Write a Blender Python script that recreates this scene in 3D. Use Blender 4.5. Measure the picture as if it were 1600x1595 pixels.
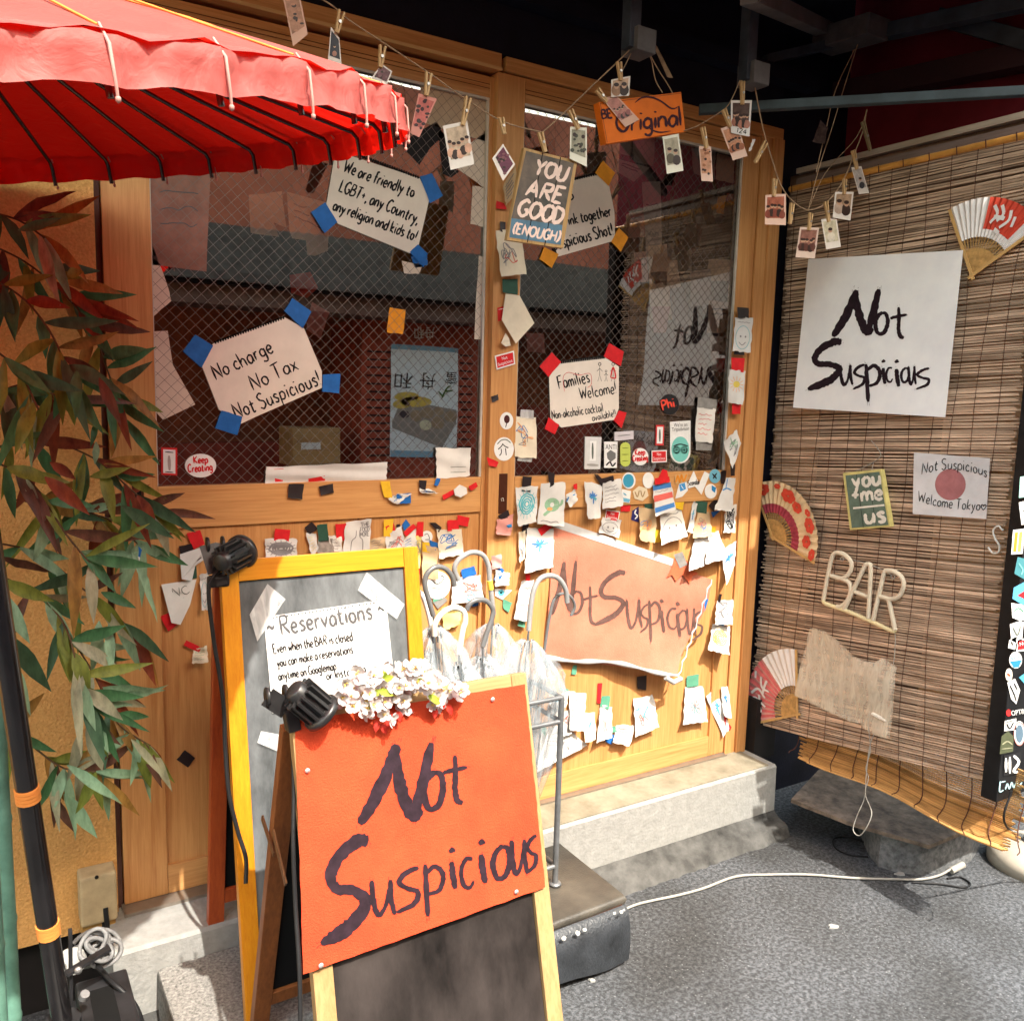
import bpy, bmesh, math, random
import numpy as np
from mathutils import Vector, Matrix
for _o in list(bpy.data.objects): bpy.data.objects.remove(_o, do_unlink=True)
SC = bpy.context.scene
COL = SC.collection
rnd = random.Random(11)
R_ = math.radians

# ------------------------------------------------------------------ camera (solved from the facade's vanishing points)
IW, IH = 1600.0, 1595.0
PC = np.array([800.0, 797.5])
VPH = np.array([3024.0, 676.0]); VPV = np.array([518.0, 10960.0])
F = math.sqrt(-np.dot(VPH - PC, VPV - PC))
nrm = lambda v: v / np.linalg.norm(v)
AX = nrm(np.array([*(VPH - PC), F])); AZ = -nrm(np.array([*(VPV - PC), F])); AY = np.cross(AZ, AX)
RW_ = np.stack([AX, AY, AZ])                       # camera (right, down, forward) -> world
CAM = np.array([0.0, -2.009, 1.40])
cam_d = bpy.data.cameras.new("camera"); cam = bpy.data.objects.new("camera", cam_d); COL.objects.link(cam)
_r = RW_ @ np.array([1, 0, 0.]); _u = RW_ @ np.array([0, -1., 0]); _b = RW_ @ np.array([0, 0, -1.])
cam.matrix_world = Matrix(((_r[0], _u[0], _b[0], CAM[0]), (_r[1], _u[1], _b[1], CAM[1]), (_r[2], _u[2], _b[2], CAM[2]), (0, 0, 0, 1)))
cam_d.sensor_width = 36; cam_d.lens = F / IW * 36; cam_d.clip_start = 0.02; cam_d.clip_end = 400
SC.camera = cam

# ------------------------------------------------------------------ sky, sun, exposure
SUN_EL, SUN_AZ = 55.0, 4.0                         # azimuth: degrees from the facade normal towards +x
w = bpy.data.worlds.new("World"); SC.world = w; w.use_nodes = True
_nt = w.node_tree; _bg = _nt.nodes['Background']
_sky = _nt.nodes.new('ShaderNodeTexSky'); _sky.sky_type = 'NISHITA'; _sky.sun_disc = False; _sky.dust_density = 4.0; _sky.air_density = 2.5; _sky.ozone_density = 0.6
_sky.sun_elevation = R_(SUN_EL); _sky.sun_rotation = R_(180 - SUN_AZ)
_nt.links.new(_sky.outputs[0], _bg.inputs[0]); _bg.inputs[1].default_value = 0.15
sl = bpy.data.lights.new("sun", 'SUN'); sl.energy = 2.0; sl.angle = R_(0.55); sl.color = (1.0, 0.94, 0.84)
so = bpy.data.objects.new("sun", sl); COL.objects.link(so)
_sd = Vector((math.sin(R_(SUN_AZ)) * math.cos(R_(SUN_EL)), -math.cos(R_(SUN_AZ)) * math.cos(R_(SUN_EL)), math.sin(R_(SUN_EL))))
so.rotation_euler = _sd.to_track_quat('Z', 'Y').to_euler(); so.location = (1, -6, 8)
SC.view_settings.view_transform = 'Standard'; SC.view_settings.look = 'None'; SC.view_settings.gamma = 1
SC.view_settings.exposure = 2.3
SC.cycles.use_denoising = True
SC.cycles.max_bounces = 10; SC.cycles.transparent_max_bounces = 24; SC.cycles.caustics_reflective = False; SC.cycles.caustics_refractive = False

# ------------------------------------------------------------------ where a line of sight meets a real plane of the place
def ray(px, py): return RW_ @ nrm(np.array([px - PC[0], py - PC[1], F]))
def onY(px, py, y=0.0):
    r = ray(px, py); return Vector(CAM + (y - CAM[1]) / r[1] * r)
def onX(px, py, x):
    r = ray(px, py); return Vector(CAM + (x - CAM[0]) / r[0] * r)
def onZ(px, py, z=0.0):
    r = ray(px, py); return Vector(CAM + (z - CAM[2]) / r[2] * r)
class Plane:
    """a real plane; pt() gives the point of it seen at (px,py), lifted off along its normal"""
    def __init__(s, p0, n): s.p0 = np.array(p0, float); s.n = nrm(np.array(n, float))
    def pt(s, px, py, off=0.0):
        r = ray(px, py); t = np.dot(s.p0 + s.n * off - CAM, s.n) / np.dot(r, s.n)
        return Vector(CAM + t * r)
FAC = Plane((0, 0, 0), (0, -1, 0))                 # door faces
GLS = Plane((0, 0.018, 0), (0, -1, 0))             # outer face of the panes
BLX = 2.25
BLD = Plane((BLX, 0, 0), (-1, 0, 0))               # bamboo blind / side wall
class Sheet:
    """plane + outward curl; curl is a function of the position inside the sheet's own box"""
    def __init__(s, plane, poly, off=0.002, curl=0.0, side=0.0, wave=0.0, seed=0):
        s.pl = plane; s.off = off; s.curl = curl; s.side = side; s.wave = wave; s.seed = seed
        P = [plane.pt(*p) for p in poly]; s.z1 = max(p.z for p in P); s.z0 = min(p.z for p in P)
        h = [p.x + p.y * 1.0001 for p in P]; s.h0 = min(h); s.h1 = max(h)
    def pt(s, px, py, eps=0.0):
        p = s.pl.pt(px, py); v = (s.z1 - p.z) / max(1e-6, s.z1 - s.z0); u = (p.x + p.y * 1.0001 - s.h0) / max(1e-6, s.h1 - s.h0)
        d = s.off + s.curl * max(0, v) ** 2.2 + s.side * (u - .5) ** 2 * 4 * (0.3 + 0.7 * v)
        d += s.wave * (math.sin(u * 7.1 + s.seed + v * 3) * .5 + math.sin(v * 9.3 + s.seed * 2.1 - u * 4) * .5 + .6)
        return s.pl.pt(px, py, d + eps)

# ------------------------------------------------------------------ materials
MATS = {}
def nodes(m):
    m.use_nodes = True; nt = m.node_tree; return nt, nt.nodes, nt.links, nt.nodes['Principled BSDF']
def mat(name, col, rough=0.6, var=0.12, scale=30.0, bump=0.0, bscale=120.0, metal=0.0, trans=0.0, spec=0.18, stretch=(1, 1, 1), col2=None, sheen=0, island=0.0):
    if name in MATS: return MATS[name]
    m = bpy.data.materials.new(name); nt, N, L, b = nodes(m)
    tc = N.new('ShaderNodeTexCoord'); mp = N.new('ShaderNodeMapping'); mp.inputs['Scale'].default_value = stretch
    L.new(tc.outputs['Object'], mp.inputs[0])
    nz = N.new('ShaderNodeTexNoise'); nz.inputs['Scale'].default_value = scale; nz.inputs['Detail'].default_value = 6; nz.inputs['Roughness'].default_value = 0.65
    L.new(mp.outputs[0], nz.inputs[0])
    rp = N.new('ShaderNodeValToRGB'); c = np.array(col, float)
    lo = c * (1 - var * 1.6); hi = np.minimum(c * (1 + var), 0.95) if col2 is None else np.array(col2)
    rp.color_ramp.elements[0].position = .28; rp.color_ramp.elements[1].position = .72
    rp.color_ramp.elements[0].color = (*lo, 1); rp.color_ramp.elements[1].color = (*hi, 1)
    L.new(nz.outputs[0], rp.inputs[0]); out = rp.outputs[0]
    if island:
        ge = N.new('ShaderNodeNewGeometry'); mr = N.new('ShaderNodeMapRange'); mr.inputs[3].default_value = 1 - island; mr.inputs[4].default_value = 1 + island * .6
        L.new(ge.outputs['Random Per Island'], mr.inputs[0])
        mx = N.new('ShaderNodeMix'); mx.data_type = 'RGBA'; mx.blend_type = 'MULTIPLY'; mx.inputs[0].default_value = 1
        L.new(out, mx.inputs[6]); L.new(mr.outputs[0], mx.inputs[7]); out = mx.outputs[2]
    L.new(out, b.inputs['Base Color'])
    b.inputs['Roughness'].default_value = rough; b.inputs['Metallic'].default_value = metal; b.inputs['Specular IOR Level'].default_value = spec
    if sheen: b.inputs['Sheen Weight'].default_value = sheen
    if bump:
        n2 = N.new('ShaderNodeTexNoise'); n2.inputs['Scale'].default_value = bscale; n2.inputs['Detail'].default_value = 5
        L.new(mp.outputs[0], n2.inputs[0]); bp = N.new('ShaderNodeBump'); bp.inputs['Strength'].default_value = bump; bp.inputs['Distance'].default_value = 0.004
        L.new(n2.outputs[0], bp.inputs['Height']); L.new(bp.outputs[0], b.inputs['Normal'])
    if trans:
        tl = N.new('ShaderNodeBsdfTranslucent'); mx = N.new('ShaderNodeMixShader'); mx.inputs[0].default_value = trans
        L.new(out, tl.inputs[0]); L.new(b.outputs[0], mx.inputs[1]); L.new(tl.outputs[0], mx.inputs[2]); L.new(mx.outputs[0], N['Material Output'].inputs[0])
    MATS[name] = m; return m
def wood(name, light, dark, axis='z', rough=0.45, fine=1.0):
    if name in MATS: return MATS[name]
    m = bpy.data.materials.new(name); nt, N, L, b = nodes(m)
    tc = N.new('ShaderNodeTexCoord')
    def nz(sx, sc, det):
        mp = N.new('ShaderNodeMapping'); s = {'x': (sx, 1, 1), 'y': (1, sx, 1), 'z': (1, 1, sx)}[axis]; mp.inputs['Scale'].default_value = s
        L.new(tc.outputs['Object'], mp.inputs[0]); n = N.new('ShaderNodeTexNoise'); n.inputs['Scale'].default_value = sc; n.inputs['Detail'].default_value = det; n.inputs['Roughness'].default_value = .7
        n.inputs['Distortion'].default_value = .4
        L.new(mp.outputs[0], n.inputs[0]); return n
    a = nz(.04, 160 * fine, 4); c = nz(.12, 14 * fine, 3)
    ad = N.new('ShaderNodeMath'); ad.operation = 'MULTIPLY_ADD'; ad.inputs[1].default_value = .55; L.new(a.outputs[0], ad.inputs[0])
    ml = N.new('ShaderNodeMath'); ml.operation = 'MULTIPLY'; ml.inputs[1].default_value = .45; L.new(c.outputs[0], ml.inputs[0]); L.new(ml.outputs[0], ad.inputs[2])
    rp = N.new('ShaderNodeValToRGB'); e = rp.color_ramp.elements; e[0].position = .36; e[1].position = .6; e[0].color = (*dark, 1); e[1].color = (*light, 1)
    L.new(ad.outputs[0], rp.inputs[0]); L.new(rp.outputs[0], b.inputs['Base Color'])
    b.inputs['Roughness'].default_value = rough; b.inputs['Specular IOR Level'].default_value = .35
    bp = N.new('ShaderNodeBump'); bp.inputs['Strength'].default_value = .12; bp.inputs['Distance'].default_value = .002; L.new(a.outputs[0], bp.inputs['Height']); L.new(bp.outputs[0], b.inputs['Normal'])
    MATS[name] = m; return m

# ------------------------------------------------------------------ mesh collector
class MB:
    def __init__(s): s.v = []; s.f = []; s.m = []; s.sm = []
    def add(s, vs, fs, mi=0, smooth=False):
        o = len(s.v); s.v += [Vector(v) for v in vs]
        for f in fs: s.f.append([i + o for i in f]); s.m.append(mi); s.sm.append(smooth)
        return s
    def box(s, a, b, mi=0, M=None, bev=0.0):
        (x0, y0, z0), (x1, y1, z1) = a, b
        if bev:
            bm = bmesh.new(); bmesh.ops.create_cube(bm, size=1)
            for v in bm.verts: v.co = Vector(((x0 + x1) / 2 + v.co.x * (x1 - x0), (y0 + y1) / 2 + v.co.y * (y1 - y0), (z0 + z1) / 2 + v.co.z * (z1 - z0)))
            bmesh.ops.bevel(bm, geom=list(bm.edges), offset=bev, segments=2, affect='EDGES', profile=.6)
            bm.verts.index_update(); vs = [v.co.copy() for v in bm.verts]; fs = [[v.index for v in f.verts] for f in bm.faces]; bm.free()
        else:
            vs = [Vector(p) for p in ((x0, y0, z0), (x1, y0, z0), (x1, y1, z0), (x0, y1, z0), (x0, y0, z1), (x1, y0, z1), (x1, y1, z1), (x0, y1, z1))]
            fs = [(0, 3, 2, 1), (4, 5, 6, 7), (0, 1, 5, 4), (1, 2, 6, 5), (2, 3, 7, 6), (3, 0, 4, 7)]
        if M is not None: vs = [M @ v for v in vs]
        return s.add(vs, fs, mi)
    def bar(s, p, q, wx, wy, mi=0, up=(0, 0, 1), bev=0.0):
        p, q = Vector(p), Vector(q); d = q - p; z = d.normalized(); u = Vector(up)
        x = u.cross(z)
        if x.length < 1e-4: x = Vector((1, 0, 0)).cross(z)
        x.normalize(); y = z.cross(x); M = Matrix((x, y, z)).transposed().to_4x4(); M.translation = p
        return s.box((-wx / 2, -wy / 2, 0), (wx / 2, wy / 2, d.length), mi, M, bev)
    def tube(s, pts, r, mi=0, n=8, caps=True, smooth=True):
        pts = [Vector(p) for p in pts]; N = len(pts); rs = r if isinstance(r, (list, tuple)) else [r] * N
        vs = []; fs = []; prev = None
        for i, p in enumerate(pts):
            t = (pts[min(i + 1, N - 1)] - pts[max(i - 1, 0)])
            t = t.normalized() if t.length > 1e-9 else Vector((0, 0, 1))
            if prev is None: a = t.orthogonal().normalized()
            else:
                a = prev - t * prev.dot(t); a = a.normalized() if a.length > 1e-6 else t.orthogonal().normalized()
            prev = a; b = t.cross(a)
            for k in range(n): th = 2 * math.pi * k / n; vs.append(p + (a * math.cos(th) + b * math.sin(th)) * rs[i])
        for i in range(N - 1):
            for k in range(n): fs.append((i * n + k, i * n + (k + 1) % n, (i + 1) * n + (k + 1) % n, (i + 1) * n + k))
        s.add(vs, fs, mi, smooth)
        if caps:
            s.add(vs[:n], [list(range(n))[::-1]], mi); s.add(vs[-n:], [list(range(n))], mi)
        return s
    def lathe(s, prof, M=None, mi=0, n=24, smooth=True, a0=0, a1=2 * math.pi):
        vs = []; full = abs(a1 - a0 - 2 * math.pi) < 1e-6; K = n if full else n + 1
        for r, z in prof:
            for k in range(K):
                th = a0 + (a1 - a0) * k / n; v = Vector((r * math.cos(th), r * math.sin(th), z)); vs.append(M @ v if M is not None else v)
        fs = []
        for i in range(len(prof) - 1):
            for k in range(n):
                k2 = (k + 1) % K; fs.append((i * K + k, i * K + k2, (i + 1) * K + k2, (i + 1) * K + k))
        return s.add(vs, fs, mi, smooth)
    def build(s, name, mats, parent=None, origin=None, **props):
        if not isinstance(mats, (list, tuple)): mats = [mats]
        if parent is not None: o0 = Vector(parent['_o'])
        elif origin is not None: o0 = Vector(origin)
        else:
            xs = [v.x for v in s.v]; ys = [v.y for v in s.v]; zs = [v.z for v in s.v]
            o0 = Vector(((min(xs) + max(xs)) / 2, (min(ys) + max(ys)) / 2, min(zs)))
        me = bpy.data.meshes.new(name); me.from_pydata([v - o0 for v in s.v], [], s.f)
        me.polygons.foreach_set('material_index', s.m); me.polygons.foreach_set('use_smooth', s.sm)
        for m in mats: me.materials.append(m)
        me.update(); ob = bpy.data.objects.new(name, me); COL.objects.link(ob)
        if parent is not None: ob.parent = parent
        else: ob.location = o0
        ob['_o'] = list(o0)
        for k, v in props.items(): ob[k] = v
        return ob
def thing(name, label, cat, loc, group=None):
    o = bpy.data.objects.new(name, None); COL.objects.link(o); o.location = loc; o['_o'] = list(loc); o.empty_display_size = .05
    o['label'] = label; o['category'] = cat
    if group: o['group'] = group
    return o
def tag(o, label, cat, group=None):
    o['label'] = label; o['category'] = cat
    if group: o['group'] = group
    return o

def smooth(pts, k=6):
    """Catmull-Rom through points of any dimension"""
    P = [np.array(p, float) for p in pts]
    if len(P) < 3: return [P[0] + (P[1] - P[0]) * t for t in np.linspace(0, 1, 4)] if len(P) == 2 else P
    P = [2 * P[0] - P[1]] + P + [2 * P[-1] - P[-2]]; out = []
    for i in range(1, len(P) - 2):
        a, b, c, d = P[i - 1:i + 3]
        for j in range(k):
            t = j / k; out.append(.5 * (2 * b + (c - a) * t + (2 * a - 5 * b + 4 * c - d) * t * t + (3 * b - a - 3 * c + d) * t ** 3))
    out.append(P[-2]); return out
EPS = [0.0]
def ribbon(mb, srf, pts, wd, eps=0.0006, mi=0, rough=0.0, taper=True):
    """a flat ink stroke lying on a surface; pts in sight-line coordinates, wd one width or one per point"""
    pts = [np.array(p[:2], float) for p in pts]; n = len(pts)
    if n < 2: return
    ws = list(wd) if isinstance(wd, (list, tuple, np.ndarray)) else [wd] * n
    EPS[0] = (EPS[0] + 0.000013) % 0.0003; e = eps + EPS[0]; vs = []
    for i, p in enumerate(pts):
        t = pts[min(i + 1, n - 1)] - pts[max(i - 1, 0)]; l = np.linalg.norm(t) or 1; q = np.array([-t[1], t[0]]) / l
        h = ws[i] / 2
        if taper and i in (0, n - 1): h *= .55
        a = p + q * h * (1 + rnd.uniform(-rough, rough)); b = p - q * h * (1 + rnd.uniform(-rough, rough))
        vs += [srf.pt(a[0], a[1], e), srf.pt(b[0], b[1], e)]
    mb.add(vs, [(2 * i, 2 * i + 1, 2 * i + 3, 2 * i + 2) for i in range(n - 1)], mi)
def poly(mb, srf, pts, eps=0.0, mi=0):
    mb.add([srf.pt(p[0], p[1], eps) for p in pts], [list(range(len(pts)))], mi)
def grid(mb, srf, q, nu=6, nv=8, eps=0.0, mi=0, smooth_=True, ragged=0.0):
    """four corners (TL,TR,BR,BL) -> a subdivided sheet on srf"""
    q = [np.array(p, float) for p in q]; vs = []
    for j in range(nv + 1):
        v = j / nv
        for i in range(nu + 1):
            u = i / nu; p = (q[0] * (1 - u) + q[1] * u) * (1 - v) + (q[3] * (1 - u) + q[2] * u) * v
            if ragged and (i in (0, nu) or j in (0, nv)): p = p + np.array([rnd.uniform(-ragged, ragged), rnd.uniform(-ragged, ragged)])
            vs.append(srf.pt(p[0], p[1], eps))
    mb.add(vs, [(j * (nu + 1) + i, j * (nu + 1) + i + 1, (j + 1) * (nu + 1) + i + 1, (j + 1) * (nu + 1) + i) for j in range(nv) for i in range(nu)], mi, smooth_)
def disc(mb, srf, c, rx, ry=None, eps=0.0, mi=0, n=28, inner=0.0, rot=0.0, ph=0.0, arc=2 * math.pi):
    ry = rx if ry is None else ry; P = lambda s, t: (c[0] + s * (rx * math.cos(t) * math.cos(rot) - ry * math.sin(t) * math.sin(rot)), c[1] + s * (rx * math.cos(t) * math.sin(rot) + ry * math.sin(t) * math.cos(rot)))
    ts = [ph + arc * i / n for i in range(n + (0 if arc > 6.28 else 1))]
    if inner <= 0:
        pts = [P(1, t) for t in ts]
        if arc <= 6.28: pts.append(c)
        poly(mb, srf, pts, eps, mi)
    else:
        vs = []
        for t in ts: vs += [srf.pt(*P(1, t), eps), srf.pt(*P(inner, t), eps)]
        K = len(ts); mb.add(vs, [(2 * i, 2 * i + 1, 2 * ((i + 1) % K) + 1, 2 * ((i + 1) % K)) for i in range(K if arc > 6.28 else K - 1)], mi)

# ------------------------------------------------------------------ hand lettering: one-line glyphs (baseline 0, x-height 5, capitals 9)
GL = {}
def _g(ch, wd, *st): GL[ch] = (wd, [(s[0], [tuple(float(c) for c in p.split(',')) for p in s[1:].split()]) for s in st])
_g('A', 5.6, 'l0,0 2.6,9 5.2,0', 'l1,3.2 4.2,3.2'); _g('B', 4.8, 'l0,0 .2,9', 's.2,9 3.4,8.4 3.2,5.6 .3,4.8', 's.3,4.8 4.2,4.2 4.2,1 0,0')
_g('C', 5, 's4.6,7.6 2.6,9 .4,6.5 .3,2.8 2.4,0 4.8,1.4'); _g('D', 5, 'l.2,0 .2,9', 's.2,9 4,7.5 4.6,4 3,1 .2,0'); _g('E', 4.4, 'l4.2,9 .2,9 .2,0 4.4,0', 'l.2,4.7 3.4,4.7')
_g('F', 4.4, 'l4.4,9 .2,8.6 .2,0', 'l.2,4.6 3.3,4.8'); _g('G', 5.4, 's4.8,7.6 2.8,9 .4,6.5 .3,2.8 2.6,0 4.9,1.4 4.9,3.6', 'l3,3.8 5.4,3.8'); _g('H', 5, 'l.2,9 .2,0', 'l4.8,9 4.8,0', 'l.2,4.6 4.8,4.6')
_g('I', 1.2, 'l.6,9 .6,0'); _g('K', 4.8, 'l.2,9 .2,0', 'l4.4,9 .3,4 4.8,0'); _g('L', 4.2, 'l.4,9 .2,0 4.2,.2'); _g('M', 6.4, 'l.2,0 .8,9 3.2,2 5.6,9 6.2,0'); _g('N', 5.6, 'l.2,0 .6,9 4.8,0 5.4,9')
_g('O', 5.6, 's2.8,9 .4,7 .3,2.6 2.8,0 5.2,2.6 5.2,7 2.8,9'); _g('P', 4.6, 'l.2,0 .3,9', 's.3,9 4,8.4 4,5 .3,4.2'); _g('R', 5, 'l.2,0 .6,9', 's.6,9 4.4,8.6 4,5.4 .4,4.6', 'l1.6,4.6 5,0'); _g('S', 4.8, 's4.4,8 2.6,9.1 .6,7.4 1.4,5.4 3.8,3.8 4.2,1.4 2.2,-.1 .2,1')
_g('T', 5.2, 'l0,8.8 5.2,9', 'l2.6,9 2.4,0'); _g('U', 5, 's.2,9 .3,3 1.2,.4 3.2,.2 4.6,2 4.8,9'); _g('V', 5, 'l0,9 2.4,0 4.8,9'); _g('W', 7.4, 'l0,9 1.8,0 3.8,6.6 5.4,0 7.4,9'); _g('X', 5, 'l0,9 5,0', 'l4.8,9 0,0'); _g('Y', 5, 'l0,9 2.5,4.4 5,9', 'l2.5,4.4 2.4,0'); _g('Z', 4.8, 'l.2,9 4.8,9 0,0 4.8,.1')
_g('a', 4, 's3.6,4 2,5 .4,3.4 .5,1 2,0 3.5,2 3.6,4.8', 'l3.6,4.8 3.9,0'); _g('b', 4, 'l.3,9 .3,0', 's.3,3.6 2.2,5 3.8,3 3,.4 .3,.2'); _g('c', 3.6, 's3.4,4 2,5 .4,3 .8,.6 2.4,0 3.6,1'); _g('d', 4.2, 's3.6,4 2,5 .4,3 .8,.4 2.2,.1 3.6,1.6', 'l3.8,9 3.8,0')
_g('e', 3.8, 's.4,2.6 3.3,2.9 3.1,4.6 1.8,5 .5,3.6 .5,1.2 2,0 3.7,.9'); _g('f', 3, 's3.2,8.4 2,9 1.3,7.4 1.2,0', 'l0,4.8 3,5'); _g('g', 4, 's3.5,4 2,5 .4,3.4 .6,1.2 2,.6 3.5,2 3.6,4.8', 's3.6,4.8 3.6,-1.6 2,-3 .4,-2'); _g('h', 4, 'l.3,9 .3,0', 's.3,3 1.8,4.9 3.4,4 3.6,0')
_g('i', 1.4, 'l.7,5 .7,0', 'l.7,7.2 .8,7.9'); _g('j', 1.8, 's1.2,5 1.2,-2 0,-3', 'l1.2,7.2 1.3,7.8'); _g('k', 3.8, 'l.3,9 .3,0', 'l3.4,5 .4,2.2 3.8,0'); _g('l', 1.4, 'l.6,9 .8,0'); _g('m', 6, 'l.3,5 .3,0', 's.3,3 1.6,4.9 2.8,4 2.9,0', 's2.9,3 4.2,4.9 5.5,4 5.7,0')
_g('n', 4, 'l.3,5 .3,0', 's.3,3 1.8,4.9 3.3,4 3.6,0'); _g('o', 4, 's2,5 .4,3.6 .5,1.2 2,0 3.6,1.4 3.5,3.8 2,5'); _g('p', 4, 'l.3,5 .3,-3.4', 's.3,3.6 2.2,5 3.8,3 3,.4 .3,.4'); _g('q', 4, 's3.6,4 2,5 .4,3 .8,.4 3.6,1.4', 'l3.7,5 3.7,-3.4'); _g('r', 3, 'l.4,5 .4,0', 's.4,2.8 1.4,4.6 3,4.8')
_g('s', 3.4, 's3.1,4.3 1.8,5 .6,4 1.6,2.8 3,1.6 2.2,.1 .3,.5'); _g('t', 3.2, 's1.4,7.4 1.3,1.4 2,.1 3.1,.6', 'l0,5 3.1,5.1'); _g('u', 4, 's.3,5 .4,1.4 1.6,.1 3,1 3.6,2.6', 'l3.6,5 3.8,0'); _g('v', 3.6, 'l0,5 1.7,0 3.6,5'); _g('w', 5.4, 'l0,5 1.4,0 2.7,4 4,0 5.4,5'); _g('x', 3.6, 'l0,5 3.6,0', 'l3.5,5 0,0')
_g('y', 3.8, 'l.1,5 1.9,.6', 's3.6,5 2,0 1,-2.6 0,-3'); _g('z', 3.6, 'l.2,5 3.5,5 0,0 3.6,.1'); _g('!', 1.4, 'l.9,9 .7,2.6', 'l.6,.4 .6,0'); _g(',', 1.4, 's.8,.8 .8,-.4 .2,-1.6'); _g('.', 1.2, 'l.5,.5 .5,0'); _g("'", 1.2, 'l.6,9 .4,7.4'); _g('-', 3, 'l.3,2.8 2.7,2.9'); _g('+', 4, 'l2,6 2,2', 'l.2,4 3.8,4')
_g('(', 2.4, 's2.2,10 .6,7 .6,2.4 2.2,-1'); _g(')', 2.4, 's.2,10 1.8,7 1.8,2.4 .2,-1'); _g('~', 4.6, 's.2,3.6 1.2,5 2.4,4.2 3.4,3.4 4.4,5'); _g('1', 2, 'l.3,7.4 1.2,9 1.2,0'); _g('2', 4.4, 's.4,7.4 2.2,9 4,7 2.6,3.6 .2,.1', 'l.2,.1 4.4,.1'); _g('4', 4.6, 'l3.4,0 3.4,9 .2,3 4.6,3'); _g('*', 5, 's2.5,0 .2,3 .4,4.8 1.6,5 2.5,3.6 3.4,5 4.6,4.8 4.8,3 2.5,0')
def hand(mb, srf, text, p0, p1, cap, wd, eps=0.0006, mi=0, jit=.25, slant=0.0, track=1.1, seed=None, rough=.12, arc=0.0):
    """write text along the baseline p0->p1 with capitals cap high"""
    r = random.Random(len(text) * 7 + int(p0[0]) if seed is None else seed)
    p0 = np.array(p0, float); p1 = np.array(p1, float); d = p1 - p0; L = np.linalg.norm(d); ux = d / L; uy = np.array([ux[1], -ux[0]])
    tot = sum(2.6 if c == ' ' else GL[c][0] + track for c in text) - track; sx = L / tot; sy = cap / 9.0; x = 0.0
    for c in text:
        if c == ' ': x += 2.6; continue
        g = GL[c]; dy = r.uniform(-jit, jit); sk = r.uniform(-.05, .05) + slant
        for kind, pts in g[1]:
            q = [(px + r.uniform(-jit, jit) * .5, py + dy + r.uniform(-jit, jit) * .6) for px, py in pts]
            if kind == 's': q = smooth(q, 4)
            else:
                qq = []
                for a, b in zip(q[:-1], q[1:]): qq += [np.array(a) * (1 - t) + np.array(b) * t for t in (0, .33, .66)]
                q = qq + [np.array(q[-1])]
            out = []
            for a in q:
                xx = (x + a[0] + sk * a[1]) * sx; yy = a[1] * sy; f = xx / L; out.append(p0 + ux * xx + uy * (yy + arc * 4 * f * (1 - f)))
            ribbon(mb, srf, out, [wd * r.uniform(.8, 1.15) for _ in out], eps, mi, rough)
        x += g[0] + track
# broad-brush glyphs inside a unit box (x right, y down); last number of each point = brush width
BR = {'N': [[(.02, 1, .13), (.22, .68, .2), (.4, .3, .19), (.5, .02, .15)], [(.46, .08, .13), (.52, .4, .18), (.6, .7, .2), (.72, .9, .19), (.8, .8, .15)], [(.72, .92, .14), (.84, .5, .18), (.95, 0, .13)]],
      'o': [[(.6, .02, .2), (.2, .25, .24), (.08, .6, .26), (.3, .95, .22), (.72, .88, .24), (.95, .5, .26), (.85, .12, .22), (.55, .05, .16)]],
      't': [[(.5, 0, .14), (.52, .35, .17), (.5, .7, .18), (.6, .92, .19), (.82, .98, .14)], [(0, .36, .12), (.4, .3, .14), (1, .24, .12)]],
      'S': [[(.98, .04, .17), (.78, .03, .2), (.42, .16, .18), (.22, .36, .17), (.34, .48, .16), (.7, .5, .16), (.92, .6, .18), (.72, .78, .2), (.4, .9, .22), (.02, 1, .1)]],
      'u': [[(.05, .02, .2), (.1, .5, .22), (.3, .95, .22), (.6, .75, .16), (.8, .2, .18)], [(.82, 0, .2), (.84, .5, .22), (1, .95, .16)]],
      's': [[(.95, .04, .14), (.5, .14, .17), (.18, .34, .17), (.5, .48, .15), (.92, .56, .17), (.8, .8, .18), (.1, 1, .12)]],
      'p': [[(.12, 0, .14), (.18, .4, .17), (.26, 1, .15)], [(.18, .16, .13), (.6, .04, .15), (.95, .2, .16), (.8, .48, .14), (.3, .58, .1)]],
      'i': [[(.4, .36, .22), (.5, .7, .24), (.65, 1, .2)], [(.3, .05, .2), (.45, .1, .24), (.5, .14, .2)]],
      'c': [[(.9, .08, .18), (.45, .1, .2), (.15, .45, .22), (.3, .85, .22), (.7, .95, .18), (.98, .75, .12)]]}
def brush(mb, srf, letters, k=1.0, eps=0.0008, mi=0, rough=.16):
    for ch, x0, y0, x1, y1 in letters:
        h = math.hypot(x1 - x0, y1 - y0) * .72
        for st in BR[ch]:
            q = smooth([(x0 + (x1 - x0) * a, y0 + (y1 - y0) * b, c * h * k) for a, b, c in st], 7)
            ribbon(mb, srf, q, [c[2] for c in q], eps, mi, rough)
            for e, s in ((q[-1], 1), (q[0], .6)):        # dry bristles at the stroke's ends
                for _ in range(4):
                    ox, oy = rnd.uniform(-.45, .45) * e[2], rnd.uniform(-.45, .45) * e[2]; d = np.array(q[-1][:2]) - np.array(q[-3][:2]) if s == 1 else np.array(q[0][:2]) - np.array(q[2][:2])
                    ribbon(mb, srf, [(e[0] + ox, e[1] + oy), (e[0] + ox + d[0] * rnd.uniform(.2, .6), e[1] + oy + d[1] * rnd.uniform(.2, .6))], e[2] * .08, eps, mi)
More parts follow.
